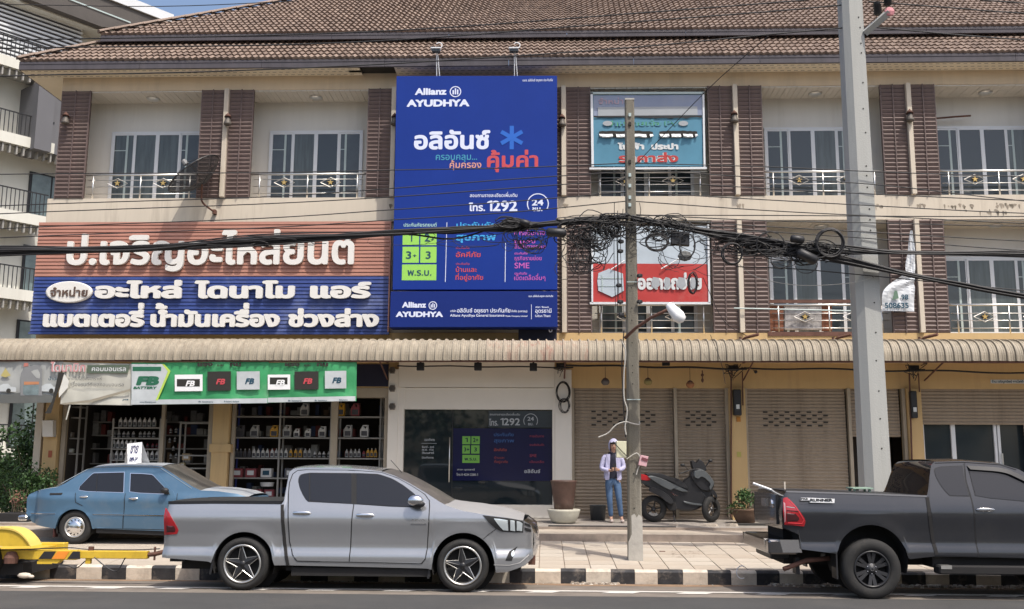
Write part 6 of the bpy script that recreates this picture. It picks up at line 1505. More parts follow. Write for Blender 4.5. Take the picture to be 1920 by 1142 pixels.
wire([(1175, 861), (1190, 851), (1197, 852), (1201, 866), (1196, 880), (1193, 890)], .010, M_wh, 'pale wire looping round the weathered pole near the pink box', Y=YQ)
wire([(1150, 828), (1162, 842), (1176, 856)], .008, M_blackm, 'thin black wire crossing the pale yellow meter box', Y=YPO-.24)
# ------------------------------------------------------------------ overhead lines (all hung between the poles)
def ext(pts, left, right):
    pts = list(pts)
    if left: (a, b_), (c_, d) = pts[0][:2], pts[1][:2]; s = (d-b_)/(c_-a); pts = [(a-500, b_-500*s+10)]+pts
    if right: (a, b_), (c_, d) = pts[-2][:2], pts[-1][:2]; s = (d-b_)/(c_-a); pts = pts+[(c_+500, d+500*s-10)]
    return pts
YL = -5.05
ORD = ('first', 'second', 'third', 'fourth', 'fifth', 'sixth', 'seventh', 'eighth', 'ninth', 'tenth')
OR2 = ('topmost', 'second', 'third', 'fourth', 'fifth', 'sixth', 'seventh', 'eighth', 'ninth', 'lowest')
G1 = 'thin overhead power lines across the roof'
for i, (pts, l, r) in enumerate((([(0, 76), (480, 67), (800, 54), (1180, 26), (1440, 6), (1585, -6)], 1, 0), ([(0, 91), (480, 85), (760, 74), (1100, 48), (1440, 22), (1585, 9)], 1, 0), ([(0, 143), (300, 137), (480, 131), (760, 118), (1150, 92), (1440, 65), (1585, 52)], 1, 0),
        ([(1628, 3), (1680, 7), (1800, 16), (1920, 25)], 0, 1), ([(1628, 50), (1700, 57), (1920, 75)], 0, 1), ([(1800, -4), (1920, 6)], 0, 1))):
    wire(ext(pts, l, r), .013, label=('thin black power line before the roof, %s on the left' % OR2[i]) if l else ('thin black power line right of the big pole, %s from the top' % ('second', 'third', 'first')[i-3]), cat='power line', group=G1, name='power_line', Y=YL)
wire([(0, 8), (300, 12), (560, 2)], .008, label='faint thin line across the hotel roof at the top left corner', cat='power line', name='power_line', Y=YL)
wire([(1440, 68, -4.9), (1330, 165, -3.2), (1200, 300, -2.0), (1178, 322, -1.9)], .008, label='slanting thin wire crossing the torn teal sign', cat='wire')
G2 = 'thin lines meeting on the weathered pole'
for li, (pts, l, r) in enumerate((([(0, 327), (480, 324), (734, 319), (960, 315), (1178, 306)], 1, 0), ([(0, 386), (480, 370), (740, 353), (960, 336), (1178, 322)], 1, 0), ([(0, 401), (480, 383), (740, 369), (960, 353), (1178, 337)], 1, 0),
        ([(0, 429), (480, 410), (740, 393), (960, 378), (1178, 360)], 1, 0), ([(0, 446), (480, 428), (740, 412), (960, 398), (1178, 377)], 1, 0),
        ([(1182, 306), (1440, 313), (1640, 322), (1920, 331)], 0, 1), ([(1182, 318), (1440, 334), (1650, 347), (1920, 377)], 0, 1), ([(1182, 337), (1440, 354), (1640, 364), (1920, 376)], 0, 1), ([(1182, 360), (1440, 375), (1640, 386), (1920, 400)], 0, 1),
        ([(1182, 377), (1440, 395), (1700, 408), (1920, 419)], 0, 1), ([(1182, 404), (1440, 404), (1920, 406)], 0, 1), ([(1182, 402), (1440, 414), (1640, 418), (1920, 424)], 0, 1),
        ([(1200, 410), (1440, 425), (1640, 436), (1920, 452)], 0, 1), ([(1200, 412), (1440, 434), (1640, 448), (1920, 470)], 0, 1), ([(1380, 500), (1500, 505), (1640, 518), (1920, 545)], 0, 0))):
    wire(ext(pts, l, r), .0095, label='thin black line on the %s side of the weathered pole, %s there' % (('left', OR2[li]) if li < 5 else ('right', OR2[li-5])), cat='cable', group=G2, name='overhead_cable', Y=YPO)
G3 = 'thick black cables of the main bundle'
for i in range(34):
    o = random.uniform(-11, 10); o2 = random.uniform(-8.5, 8.5); o3 = random.uniform(-5, 5); y = YPO-.12+random.uniform(-.07, .07)
    sag = random.choice((0, 0, 0, 8, 13)) if i > 17 else 0
    wire(ext([(0, 471+o*.9), (250, 466+o2*.7), (480, 451+o+sag), (740, 436+o2*.6), (850, 431+o3+sag), (960, 426+o*.8), (1080, 415+o3), (1178, 405+o*.5)], 1, 0), random.uniform(.008, .018), label='thick black cable of the sagging bundle left of the weathered pole', cat='cable', group=G3, name='cable', Y=y, k=6)
for i in range(30):
    o = random.uniform(-9, 9); o2 = random.uniform(-9, 9); o3 = random.uniform(-10, 10); y = YPO-.12+random.uniform(-.07, .07)
    up_ = i % 3 == 0
    if up_: P = [(1184, 408+o*.5), (1300, 428+o2*.6), (1440, 452+o3), (1580, 468+o), (1700, 473+o2*.4), (1920, 476+o*.8)]
    else: P = [(1184, 408+o*.5), (1300, 430+o2*.6), (1440, 460+o3*1.3), (1570, 485+o), (1700, 514+o2*.4), (1800, 534+o*.5), (1920, 556+o*.5)]
    wire(ext(P, 0, 1), random.uniform(.008, .018), label='thick black cable of the bundle falling to the right of the weathered pole', cat='cable', group='thick black cables right of the pole', name='cable', Y=y, k=6)
# slack loops and tangles
def tangle(cx, cy, rx, ry, n, label, seed, r=.0065, Y=None, turns=(.7, 1.5), wob=.35):
    rnd = random.Random(seed); Y = Y or YPO-.15
    b = MB()
    for i in range(n):
        x0, y0 = cx+rnd.gauss(0, rx*.45), cy+rnd.gauss(0, ry*.30); a0 = rnd.uniform(0, 6.28); tr = rnd.uniform(*turns); sx_, sy_ = rx*rnd.uniform(.35, .95), ry*rnd.uniform(.4, .9)
        P = []
        m_ = int(tr*9)
        for k in range(m_+1):
            a = a0+tr*2*math.pi*k/m_; w = 1+wob*math.sin(a*1.7+i); P.append(P3(x0+sx_*math.cos(a)*w, y0+sy_*math.sin(a)*w, Y+.08*math.sin(a*1.3+i)-.03*i/n))
        b.tube(smooth_pts(P, 3), r*rnd.uniform(.7, 1.5), 4)
    return b.solo('cable_tangle', M_blackm, label, 'cable tangle', kind='stuff')
tangle(1100, 440, 36, 26, 34, 'dense black cable tangle between the blue billboard and the weathered pole', 1)
tangle(1090, 470, 30, 34, 14, 'drooping black loops over the brown louvres left of the weathered pole', 2, .006)
tangle(1150, 428, 28, 20, 22, 'black cable tangle touching the left side of the weathered pole', 3)
tangle(1240, 430, 40, 20, 30, 'black cable tangle just right of the weathered pole', 4)
tangle(990, 445, 36, 26, 16, 'loose loops of thin cable hanging over the pink lettering of the billboard', 5, .0055)
tangle(1130, 412, 50, 8, 8, 'frayed cable loops riding on top of the bundle near the pole', 6, .007)
tangle(1400, 462, 60, 18, 24, 'loose cable loops on the bundle between pole and right coils', 7, .007)
tangle(1500, 472, 48, 18, 28, 'messy cable knot near the big coil of cable', 8, .007)
tangle(1290, 470, 70, 40, 9, 'thin stray wires dangling over the pale blue vinyl', 9, .004)
tangle(960, 418, 26, 10, 7, 'flat cable loops above the bundle in front of the billboard', 10, .009)
tangle(500, 455, 120, 10, 6, 'slack wires hanging under the bundle before the shop sign letters', 11, .006, turns=(.5, .9))
tangle(850, 445, 90, 16, 6, 'slack wires hanging under the bundle before the billboard', 12, .005, turns=(.5, .9))
tangle(1090, 495, 26, 14, 6, 'lowest thin loops hanging before the louvres left of the pole', 13, .005)
def coil(px, py, rx, ry, label, n=7, th=.010, Y=None, seed=0):
    rnd = random.Random(seed); Y = Y or YPO-.25; b = MB()
    for i in range(n):
        ox, oy = rnd.gauss(0, 1.0), rnd.gauss(0, 1.0); k_ = rnd.uniform(.93, 1.06); P = []
        for k in range(25):
            a = 2*math.pi*k/24; P.append(P3(px+ox+rx*k_*math.cos(a), py+oy+ry*k_*math.sin(a), Y+rnd.uniform(-.01, .01)+i*.006))
        b.tube(P, th, 5)
    o = b.solo('cable_coil', M_blackm, label, 'cable coil')
    tb = MB()
    for a in (0.2, 1.6, 3.3, 4.9):
        c_ = P3(px+rx*math.cos(a), py+ry*math.sin(a), Y+.02); tb.ball(c_, .026, 6)
    return o
coil(1556, 455, 25, 25, 'large round coil of black cable hanging against the big pole', 12, .013, seed=1)
coil(1372, 476, 19, 20, 'round cable coil before the cream strip right of the red torn sign', 6, .009, seed=2)
coil(1231, 455, 20, 15, 'flattened cable coil hanging just right of the weathered pole', 7, .010, seed=3)
coil(1299, 530, 8, 19, 'narrow upright cable coil before the red vinyl lettering', 6, .007, seed=4)
coil(1445, 458, 25, 22, 'thin cable coil hanging left of the large round coil', 3, .007, seed=5)
coil(1464, 488, 19, 16, 'lower thin cable coil before the middle floor window', 3, .006, seed=6)
coil(1512, 495, 22, 18, 'faint lower cable coil beside the dark window frame', 2, .006, seed=9)
coil(1288, 460, 14, 22, 'thin cable loop hanging under the black square box', 3, .006, seed=7)
coil(958, 419, 20, 6, 'flat cable coil resting on the bundle before the billboard', 5, .010, seed=8)
coil(1056, 735, 12, 18, 'thin cable coil hung on the pale column beside the first shutter', 7, .006, Y=-.22, seed=11)
coil(1058, 760, 9, 13, 'smaller cable coil just under the other one on the pale column', 5, .006, Y=-.22, seed=12)
boxy('junction_box', 1259, 432, 1293, 457, YPO-.22, .12, M_black, 'square black junction box hanging in the cables right of the weathered pole', 'box', tilt=3)
def closure(px0, py0, px1, py1, r, label):
    b = MB(); a, c_ = Vector(P3(px0, py0, YPO-.3)), Vector(P3(px1, py1, YPO-.3)); b.tube([tuple(a), tuple(a.lerp(c_, .1)), tuple(a.lerp(c_, .9)), tuple(c_)], [r*.5, r, r, r*.5], 10); b.solo('splice_closure', M_black, label, 'cable box', 'black splice closures on the cable bundle', smooth=True)
closure(1024, 435, 1062, 437, .075, 'long black splice closure between the billboard and the cable tangle')
closure(1495, 472, 1532, 490, .085, 'black splice closure sloping under the bundle near the big pole')
closure(1482, 447, 1508, 450, .065, 'black splice closure with two white ties left of the big coil')
closure(975, 415, 993, 420, .05, 'small black splice closure above the bundle before the billboard')
for (px, py, lab) in ((1164, 453, 'upper left'), (1163, 471, 'second left'), (1160, 535, 'lower left'), (1163, 566, 'lowest left'), (1199, 517, 'upper right'), (1199, 566, 'lowest right'), (1164, 590, 'bottom left')):
    b = MB(); c_ = P3(px, py, YPO-.14); b.ball(c_, .05, 7, (1.1, .7, .8)); b.box(c_[0]-.02, c_[0]+.05, c_[1]-.03, c_[1]+.03, c_[2]-.02, c_[2]+.02); b.solo('cable_clamp', M_black, 'black cable clamp on the weathered pole, %s one' % lab, 'clamp', 'black clamps on the weathered pole')
b = MB(); c_ = P3(1284, 480, YPO-.2); b.ball(c_, .11, 9, (1.15, .6, .85)); b.solo('dead_nest', mat('nest_grey', (.12, .12, .115), .9, var=.4, vscale=20, bump=1, bscale=60), 'grey shaggy clump of debris caught in the wires before the pale blue vinyl', 'debris')
for i, (px, py0, py1) in enumerate(((1152, 380, 590), (1158, 395, 570), (1168, 392, 420), (1199, 380, 412), (1163, 420, 560), (1156, 430, 590))):
    wire([(px, py0), (px+random.uniform(-3, 3), (py0+py1)/2), (px+random.uniform(-2, 4), py1)], .006, label='thin black wire hanging along the weathered pole, %s of six' % ORD[i], cat='wire', group='wires hanging along the weathered pole', Y=YPO-.1)
wire([(1170, 620), (1166, 680), (1169, 760), (1173, 820)], .010, label='black wire down the left edge of the weathered pole below the lamp arm', Y=YPO-.1)
wire([(1318, 520), (1356, 600), (1400, 630)], .006, label='thin dark wire slanting down over the red torn sign', Y=YPO+.3)
wire([(1386, 496), (1420, 520), (1500, 535), (1600, 530), (1650, 515)], .0055, M_wh, 'pale thin wire sagging across the middle floor window', Y=YPO)
wire([(1332, 628), (1352, 680), (1360, 720)], .006, label='thin wire dropping from the canopy lip', Y=-1.6)

# ------------------------------------------------------------------ things on the front
# satellite dish
t = thing('satellite_dish', 'black mesh satellite dish on a bent arm above the shop sign', 'satellite dish', P3(398, 400, -.1))
cx, cz = at(377, 339, -.55); R_ = .66
ax = Vector((-.62, -.12, .77)).normalized(); e1 = ax.cross(Vector((0, 1, 0))).normalized(); e2 = ax.cross(e1); C0 = Vector((cx+.05, -.62, cz-.10))
b = MB(); vs = []; fs = []; nr, na = 6, 28
for i in range(nr+1):
    r = R_*i/nr
    for j in range(na): a = 2*math.pi*j/na; q = C0+e1*r*math.cos(a)+e2*r*math.sin(a)+ax*(.30*(r/R_)**2); vs.append(tuple(q))
M_mesh = bpy.data.materials.new('dish_mesh'); M_mesh.use_nodes = True; _n = M_mesh.node_tree.nodes; _l = M_mesh.node_tree.links
_n['Principled BSDF'].inputs['Base Color'].default_value = (.03, .03, .032, 1)
_tr = _n.new('ShaderNodeBsdfTransparent'); _mx = _n.new('ShaderNodeMixShader'); _mx.inputs[0].default_value = .25; _l.new(_n['Principled BSDF'].outputs[0], _mx.inputs[1]); _l.new(_tr.outputs[0], _mx.inputs[2]); _l.new(_mx.outputs[0], _n['Material Output'].inputs[0])
b.add(vs, [(i*na+j, i*na+(j+1) % na, (i+1)*na+(j+1) % na, (i+1)*na+j) for i in range(nr) for j in range(na)]); b.build('dish', M_mesh, t, smooth=True)
b = MB(); b.tube([vs[nr*na+j % na] for j in range(na+1)], .014, 5)
for j in range(0, na, 4): b.tube([vs[i*na+j] for i in range(nr+1)], .007, 4)
b.build('rim', M_black, t)
fp = C0+ax*.62
b = MB()
for j in (2, 11, 20): b.tube([vs[nr*na+j], tuple(fp)], .007, 4)
b.build('strut', M_black, t)
b = MB(); b.tube([tuple(fp+ax*.07), tuple(fp-ax*.05)], [.055, .065], 10); b.build('feed_horn', mat('grey_plastic', (.22, .22, .22), .6), t)
b = MB(); b.tube(smooth_pts([tuple(C0), P3(378, 362, -.5), P3(380, 380, -.4), P3(401, 397, -.12), P3(403, 399, -.0)], 4), .022, 8); x, z = at(402, 397, -.08); b.box(x-.03, x+.04, -.14, -.01, z-.06, z+.04); b.build('arm', M_rust, t, smooth=False)
# lanterns on the dividing strips
M_lant = mat('lantern_metal', (.13, .115, .10), .6, metal=.3, var=.3, vscale=9)
lamps = [(123, 222, 'in front of the louvre at the left end of the top floor'), (427, 224, 'on the strip between the two left windows'), (740, 224, 'at the upper left edge of the blue billboard'), (1054, 226, 'just right of the blue billboard'), (1377, 219, 'on the strip right of the torn teal sign'), (1706, 217, 'on the strip right of the big pole')]
def lantern(px, py, lab):
    x, z = at(px, py, -.2); t = thing('wall_lantern', 'bell-shaped wall lantern '+lab, 'lantern', (x, -.2, z-.15), 'bell-shaped lanterns on the top floor')
    b = MB(); b.lathe([(0, -.13), (.085, -.13), (.095, -.10), (.075, -.06), (.062, 0), (.05, .05), (0, .06)], (x, -.2, z), 'z', 14); b.build('bell', M_lant, t, smooth=True)
    b = MB(); b.lathe([(0, .06), (.065, .06), (.08, .05), (.06, .10), (.02, .14), (0, .17)], (x, -.2, z), 'z', 12); b.build('lantern_cap', M_rust, t, smooth=True)
    b = MB(); b.box(x-.02, x+.02, -.2, -.05, z+.07, z+.10); b.build('bracket', M_rust, t)
for L_ in lamps: lantern(*L_)
b = MB(); b.tube([P3(1756, 222, .6), P3(1790, 219, .55), P3(1820, 217, .55)], .022, 6); b.solo('broken_rod', M_rust, 'short grey-brown rod sticking out across the wall of the top right balcony', 'rod')
# angle iron brackets standing on the ledge over the canopy
for (px, lab) in ((1386, 'right of the red torn sign'), (1560, 'left of the big pole'), (1722, 'right of the big pole')):
    b = MB(); b.tube([P3(px, 642, -.15), P3(px+12, 633, -.35), P3(px+36, 627, -.6)], .035, 4); b.tube([P3(px+2, 642, -.15), P3(px+2, 632, -.15)], .03, 4); b.solo('iron_bracket', M_rust, 'rusty iron bracket on the ledge '+lab, 'bracket', 'rusty brackets on the ledge over the canopy')
b = MB(); b.tube([P3(1376, 578, -.2), P3(1640, 584, -.2)], .016, 6); b.solo('steel_pipe', M_alug, 'thin pale pipe fixed level across the middle floor left of the big pole', 'pipe')
b = MB(); b.box(*sorted((X_(1385, 500, -.16), X_(1391, 500, -.16))), -.17, -.14, Z_(1388, 640, -.16), Z_(1388, 420, -.16)); b.solo('drain_pipe', M_alu, 'pale upright downpipe beside the cream strip right of the red torn sign', 'pipe') if False else None
# mattress and boards leaning in the middle balcony
b = MB(); q = [at(*p, .12) for p in ((1471, 571), (1540, 571), (1540, 619), (1471, 619))]; b.prism(q, .10, .18, .01); b.solo('mattress', mat('floral_grey_cloth', (.36, .34, .33), .9, var=.4, vscale=14, dirt=(.18, .16, .18), dirt_amt=.7, dirt_scale=12), 'grey patterned mattress leaning behind the railing left of the big pole', 'mattress')
for (a, c_) in ((1441, 1469), (1541, 1560)):
    b = MB(); q = [at(*p, .14) for p in ((a, 573), (c_, 573), (c_, 621), (a, 621))]; b.prism(q, .13, .17, .005); b.solo('board', mat('orange_brown_board', (.22, .085, .045), .7, var=.2, vscale=8), 'orange-brown board %s the grey mattress on the balcony' % ('left of' if a < 1500 else 'right of'), 'board')
b = MB(); b.box(X_(1440, 620, -.06), X_(1655, 620, -.06), -.06, -.02, Z_(1530, 630, -.06), Z_(1530, 622, -.06)); b.box(X_(1440, 560, .0), X_(1648, 560, .0), .06, .10, Z_(1530, 567, .0), Z_(1530, 561, .0)); b.solo('rusty_beam', M_rust, 'dark rusty bars along the middle balcony left of the big pole', 'beam')
# black square lights under the canopy and cable along it
for (px, py, lab) in ((788, 687, 'leftmost over the office window'), (896, 687, 'middle one over the office window'), (1000, 688, 'right one over the office window'), (1249, 678, 'over the first roller shutter')):
    Yk = -1.0; x, z = at(px, py, Yk); b = MB(); b.cbox(x-.08, x+.08, Yk, Yk+.07, z-.085, z+.085, .01); b.box(x-.02, x+.02, Yk+.02, Yk+.06, z+.085, z+.18); b.solo('square_floodlight', M_black, 'square black floodlight under the canopy, '+lab, 'lamp', 'black floodlights under the canopy')
def zline(a, c_, y0, y1, Y, r, label, sag=1.5, m_=None):
    P = []; n = 14
    for i in range(n+1):
        u = i/n; P.append((a+(c_-a)*u, y0+(y1-y0)*u+sag*math.sin(u*math.pi*5)*.5, Y))
    wire(P, r, m_ or M_blackm, label, 'cable', name='conduit')
zline(745, 1075, 686, 689, -.9, .016, 'black cable strung under the canopy past the office floodlights')
zline(1050, 1400, 684, 692, -.5, .022, 'black cable bunch under the canopy over the first shutters', 2)
zline(1395, 1925, 690, 699, -.5, .020, 'black cable bunch under the canopy over the right shutters', 3)
zline(1060, 1925, 676, 680, -1.2, .014, 'rusty rail with wires under the canopy lip', 1, M_rust)
for (px, py, lab) in ((1052, 686, 'above the pale column'), (1375, 690, 'above the tan column with the meter'), (1714, 690, 'above the right tan column')):
    rnd = random.Random(px); b = MB()
    for i in range(9):
        a = (px+rnd.uniform(-14, 14), py+rnd.uniform(-7, 5)); P = [P3(a[0], a[1], -.4), P3(a[0]+rnd.uniform(-14, 14), a[1]+rnd.uniform(-5, 7), -.45), P3(px+rnd.uniform(-6, 6), py+rnd.uniform(3, 26), -.25)]; b.tube(smooth_pts(P, 4), .008, 4)
    b.box(*sorted((X_(px-9, py, -.4), X_(px+9, py, -.4))), -.42, -.34, Z_(px, py+5, -.4), Z_(px, py-5, -.4)); b.solo('wire_knot', M_blackm, 'dark knot of wires under the canopy '+lab, 'wires', kind='stuff')
def pipe(px0, py0, px1, py1, r, m_, label, Y=-.16):
    b = MB(); b.tube([P3(px0, py0, Y), P3(px1, py1, Y)], r, 6); b.solo('conduit_pipe', m_, label, 'pipe')
pipe(1371, 695, 1371, 970, .018, M_rust, 'thin brown conduit up the tan column beside the first black meter')
pipe(1392, 697, 1393, 760, .014, M_rust, 'short conduit right above the first black meter')
pipe(1705, 700, 1711, 900, .018, M_rust, 'thin brown conduit up the right tan column')
pipe(1722, 700, 1724, 735, .014, M_rust, 'short conduit right above the second black meter')
# electricity meters
def meter(px0, px1, py0, py1, lab, ws):
    Y = -.24; x0, z1 = at(px0, py0, Y); x1, z0 = at(px1, py1, Y)
    t = thing('electricity_meter', 'black electricity meter box '+lab, 'meter', ((x0+x1)/2, Y, z0), 'black meter boxes on the tan columns')
    b = MB(); b.cbox(x0, x1, Y, Y+.11, z0, z1, .015); b.build('case', M_black, t)
    xm = (x0+x1)/2; zm = z0+(z1-z0)*ws
    b = MB(); b.cbox(xm-.045, xm+.045, Y-.02, Y, zm-.07, zm+.07, .02); b.build('meter_window', M_glass, t); b = MB(); b.box(xm-.035, xm+.035, Y-.024, Y-.0205, zm-.04, zm+.055); b.build('meter_dial', M_out, t)
meter(1375, 1391, 730, 779, 'with white dial on the tan column between the first shutters', .32)
meter(1707, 1722, 733, 784, 'with grey dial on the tan column right of the big pole', .30)
for (px, py, lab, mm) in ((1385, 786, 'under the first black meter', 'orange_notice'), (1386, 852, 'low on the same tan column', 'yellow_notice')):
    x, z = at(px, py, -.14); b = MB(); b.box(x-.045, x+.045, -.132, -.124, z-.055, z+.055); b.solo('notice', mat(mm, (.40, .17, .03) if mm[0] == 'o' else (.40, .36, .10), .7), 'small %s sticker on the column %s' % (mm.split('_')[0], lab), 'notice')
t = boxy('distribution_box', 79, 788, 99, 819, -.30, .15, M_acm, 'pale beige metal box on the left end column under the grey banner', 'box')
x, z = at(94, 850, -.13); b = MB(); b.box(x-.04, x+.04, -.135, -.124, z-.09, z+.06); b.solo('notice', mat('red_notice', (.35, .10, .05), .7), 'small reddish notice low on the left end column', 'notice')
# round junk on the grey column between parts shop and office
for (py, lab) in ((694, 'topmost'), (728, 'middle'), (762, 'lowest')):
    Y = -.2; x, z = at(735, py, Y); b = MB(); b.lathe([(.045, 0), (.07, 0), (.075, .02), (.05, .03)], (x, Y, z), 'y', 14); b.lathe([(.0, .01), (.045, .02)], (x, Y, z), 'y', 12); b.box(x-.05, x+.05, Y+.03, Y+.08, z-.07, z+.07); b.solo('meter_socket', M_lant, 'round grey meter socket on the grey column, %s of three' % lab, 'meter', 'round meter sockets on the grey column')
# hanging lamps
def hang(px, py, col, lab):
    Y = -.75; x, z = at(px, py, Y); zt_ = Z_(px, 688, Y); t = thing('hanging_lamp', lab, 'lamp', (x, Y, z-.1), 'round hanging lamps under the canopy')
    b = MB(); b.lathe([(0, -.085), (.05, -.08), (.085, -.04), (.09, 0), (.07, .035), (0, .05)], (x, Y, z), 'z', 16); b.build('bowl', col, t, smooth=True)
    b = MB(); b.lathe([(.088, .005), (.05, .06), (0, .085)], (x, Y, z), 'z', 14); b.build('lid', M_rust, t)
    b = MB(); b.tube([(x, Y, z+.08), (x, Y, zt_)], .005, 4); b.build('cord', M_blackm, t)
hang(1135, 715, mat('clay_grey', (.10, .085, .075), .7), 'grey clay lamp hanging under the canopy, left of the weathered pole')
hang(1215, 715, mat('clay_olive', (.24, .19, .07), .7), 'olive yellow lamp hanging under the canopy, right of the weathered pole')
hang(1294, 720, mat('clay_orange', (.28, .12, .05), .7), 'orange clay lamp hanging over the second roller shutter')
b = MB(); x, z = at(1317, 705, -.75); b.tube([(x, -.75, z+.12), (x, -.75, z-.14)], .012, 5); b.ball((x, -.75, z+.02), .035, 6); b.ball((x, -.75, z-.09), .03, 6, (1, 1, 1.6)); b.solo('wind_chime', M_rust, 'small dark wind chime hanging right of the orange lamp', 'chime')
b = MB(); x, z = at(1417, 697, -.6); b.ball((x, -.6, z), .04, 8); b.tube([(x, -.6, z), (x, -.4, z+.05)], .012, 5); b.solo('security_camera', M_black, 'small black camera under the canopy right of the first tan column with a meter', 'camera')

# ------------------------------------------------------------------ goods of the parts shop
M_wb = mat('bottle_grey', (.36, .36, .35), .45, var=.1); M_wb2 = mat('bottle_white', (.55, .55, .54), .45, var=.1); M_yb = mat('bottle_amber', (.50, .27, .03), .4, var=.1); M_rb = mat('bottle_red', (.22, .05, .06), .4, var=.1); M_db = mat('bottle_dark', (.09, .09, .10), .4, var=.1); M_dm = mat('label_dark', (.06, .06, .07), .5)
M_shelf = mat('shelf_steel', (.30, .29, .27), .55, var=.15, vscale=4); M_shelfb = mat('shelf_blue', (.03, .04, .20), .5, var=.1)
YG = .62
def shelf_unit(px0, px1, pys, py_top, py_bot, label, Y=YG, uprights=None, m_=None, d=.32, bl=None):
    x0, x1 = X_(px0, 850, Y), X_(px1, 850, Y); z0 = FL; z1 = Z_((px0+px1)/2, py_top, Y)
    t = thing('shelf_rack', label, 'shelf', ((x0+x1)/2, Y, z0))
    for px in (uprights or (px0, px1)):
        x = X_(px, 850, Y)
        for yy in (Y, Y+d): b = MB(); b.box(x-.018, x+.018, yy-.018, yy+.018, z0, z1); b.build('upright', M_shelfb if (bl and abs(px-bl) < 2) else (m_ or M_shelf), t)
    for py in pys:
        z = Z_((px0+px1)/2, py, Y); b = MB(); b.box(x0, x1, Y-.02, Y+d, z-.03, z); b.build('shelf_board', m_ or M_shelf, t)
    return t
protos = {}
def bottle(kind, mm):
    key = (kind, mm.name)
    if key in protos: return protos[key]
    parts = []
    if kind == 'slim':      # one litre bottle with angled neck
        b = MB(); b.prism([(-.05, 0), (.05, 0), (.052, .13), (.035, .20), (.012, .235), (-.01, .235), (-.05, .17)], -.03, .03, .008); parts.append(('bottle', b.mesh('bottle', mm)))
        c_ = MB(); c_.box(-.038, .038, -.0315, -.0305, .03, .13); parts.append(('label', c_.mesh('label', M_dm)))
        c_ = MB(); c_.lathe([(0, 0), (.016, 0), (.016, .03), (0, .03)], (0, 0, .235), 'z', 8); parts.append(('cap', c_.mesh('cap', M_wb2)))
    elif kind == 'jug':     # gallon jug with a handle opening
        b = MB(); b.prism([(-.10, 0), (.10, 0), (.11, .16), (.10, .27), (.07, .29), (.065, .24), (.03, .20), (-.01, .26), (-.05, .27), (-.105, .18)], -.06, .06, .012); parts.append(('jug', b.mesh('jug', mm)))
        c_ = MB(); c_.box(-.07, .08, -.0615, -.0605, .03, .15); parts.append(('label', c_.mesh('label', M_dm)))
        c_ = MB(); c_.box(-.045, .105, -.03, .03, .27, .30); parts.append(('handle', c_.mesh('handle', mm)))
    elif kind == 'round':
        b = MB(); b.lathe([(0, 0), (.05, 0), (.052, .10), (.04, .135), (.02, .15), (.02, .18), (0, .18)], (0, 0, 0), 'z', 10); parts.append(('bottle', b.mesh('bottle', mm, smooth=True)))
        c_ = MB(); c_.lathe([(.053, .03), (.053, .09)], (0, 0, 0), 'z', 10); parts.append(('label', c_.mesh('label', M_dm)))
    elif kind == 'box':
        b = MB(); b.cbox(-.12, .12, -.08, .10, 0, .20, .006); parts.append(('battery_case', b.mesh('battery_case', mm)))
        c_ = MB(); c_.box(-.075, .075, -.0815, -.0805, .05, .15); parts.append(('label', c_.mesh('label', M_out if mm != M_wb2 else M_ldk)))
        c_ = MB(); c_.box(-.09, -.06, -.03, .03, .20, .22); c_.box(.06, .09, -.03, .03, .20, .22); parts.append(('terminal', c_.mesh('terminal', M_black)))
    protos[key] = parts; return parts
def place(kind, mm, px, py, Y, label, cat, group, name, s=1.0):
    x, z = at(px, py, Y)
    t = thing(name, label, cat, (x, Y, z+.001), group); t.scale = (s, s, s)
    for nm, me in bottle(kind, mm):
        o = bpy.data.objects.new(nm, me); COL.objects.link(o); o.parent = t
ORD_ = ('first', 'second', 'third', 'fourth', 'fifth', 'sixth', 'seventh', 'eighth', 'ninth', 'tenth')
def row(kind, mm, pxs, py, Y, label, group, name='oil_bottle', cat='bottle', s=1.0):
    base = label
    for i_, px in enumerate(pxs):
        label = base if len(pxs) == 1 else base+', '+ORD[i_]+' from left'
        place(kind, mm, px, py, Y+.02, label, cat, group, name, s)
L_ = shelf_unit(209, 298, (801, 821, 841, 862), 785, 870, 'grey steel rack of oil bottles behind the blue car')
YB_ = YG+.06
row('slim', M_wb2, [226, 235, 244, 253, 262, 271, 280, 289], 800, YB_, 'white one-litre oil bottle on the top shelf of the left rack', 'bottles on the top shelf of the left rack', s=.78)
row('round', M_wb, [214, 223, 232, 240, 250, 263, 271, 279, 288], 820, YB_, 'grey round oil bottle on the second shelf of the left rack', 'bottles on the second shelf of the left rack', s=.75)
row('slim', M_wb2, [213, 221, 229, 237, 245, 253], 840, YB_, 'white oil bottle on the third shelf of the left rack', 'white bottles on the third shelf of the left rack', s=.72)
row('round', M_rb, [266, 276, 286, 294], 840, YB_, 'dark red oil bottle on the third shelf of the left rack', 'red bottles on the third shelf of the left rack', s=.6)
row('slim', M_wb2, [209, 218, 227, 236, 267, 276, 285, 294], 861.5, YB_, 'white oil bottle, lowest visible shelf of left rack', 'bottles on the lowest shelf of the left rack', s=.75)
shelf_unit(122, 145, (762, 782, 821, 850), 760, 900, 'narrow rack of boxes at the left end of the parts shop', Y=.5)
row('box', mat('carton', (.26, .22, .18), .8, var=.1), [131], 820.5, .55, 'grey-brown carton on the narrow rack at the left end of the parts shop', None, 'carton', 'box', .6)
row('box', M_gw, [133], 849, .52, 'pale card with writing on the narrow rack', None, 'carton', 'box', .45)
shelf_unit(336, 392, (792, 853, 877), 790, 900, 'tall glass-sided rack with cartons before the tan column', Y=.45, bl=392)
row('box', mat('carton_tan', (.36, .26, .15), .8, var=.1), [350], 863, .5, 'long tan carton hanging on the rack beside the tan column', None, 'carton', 'box', .75)
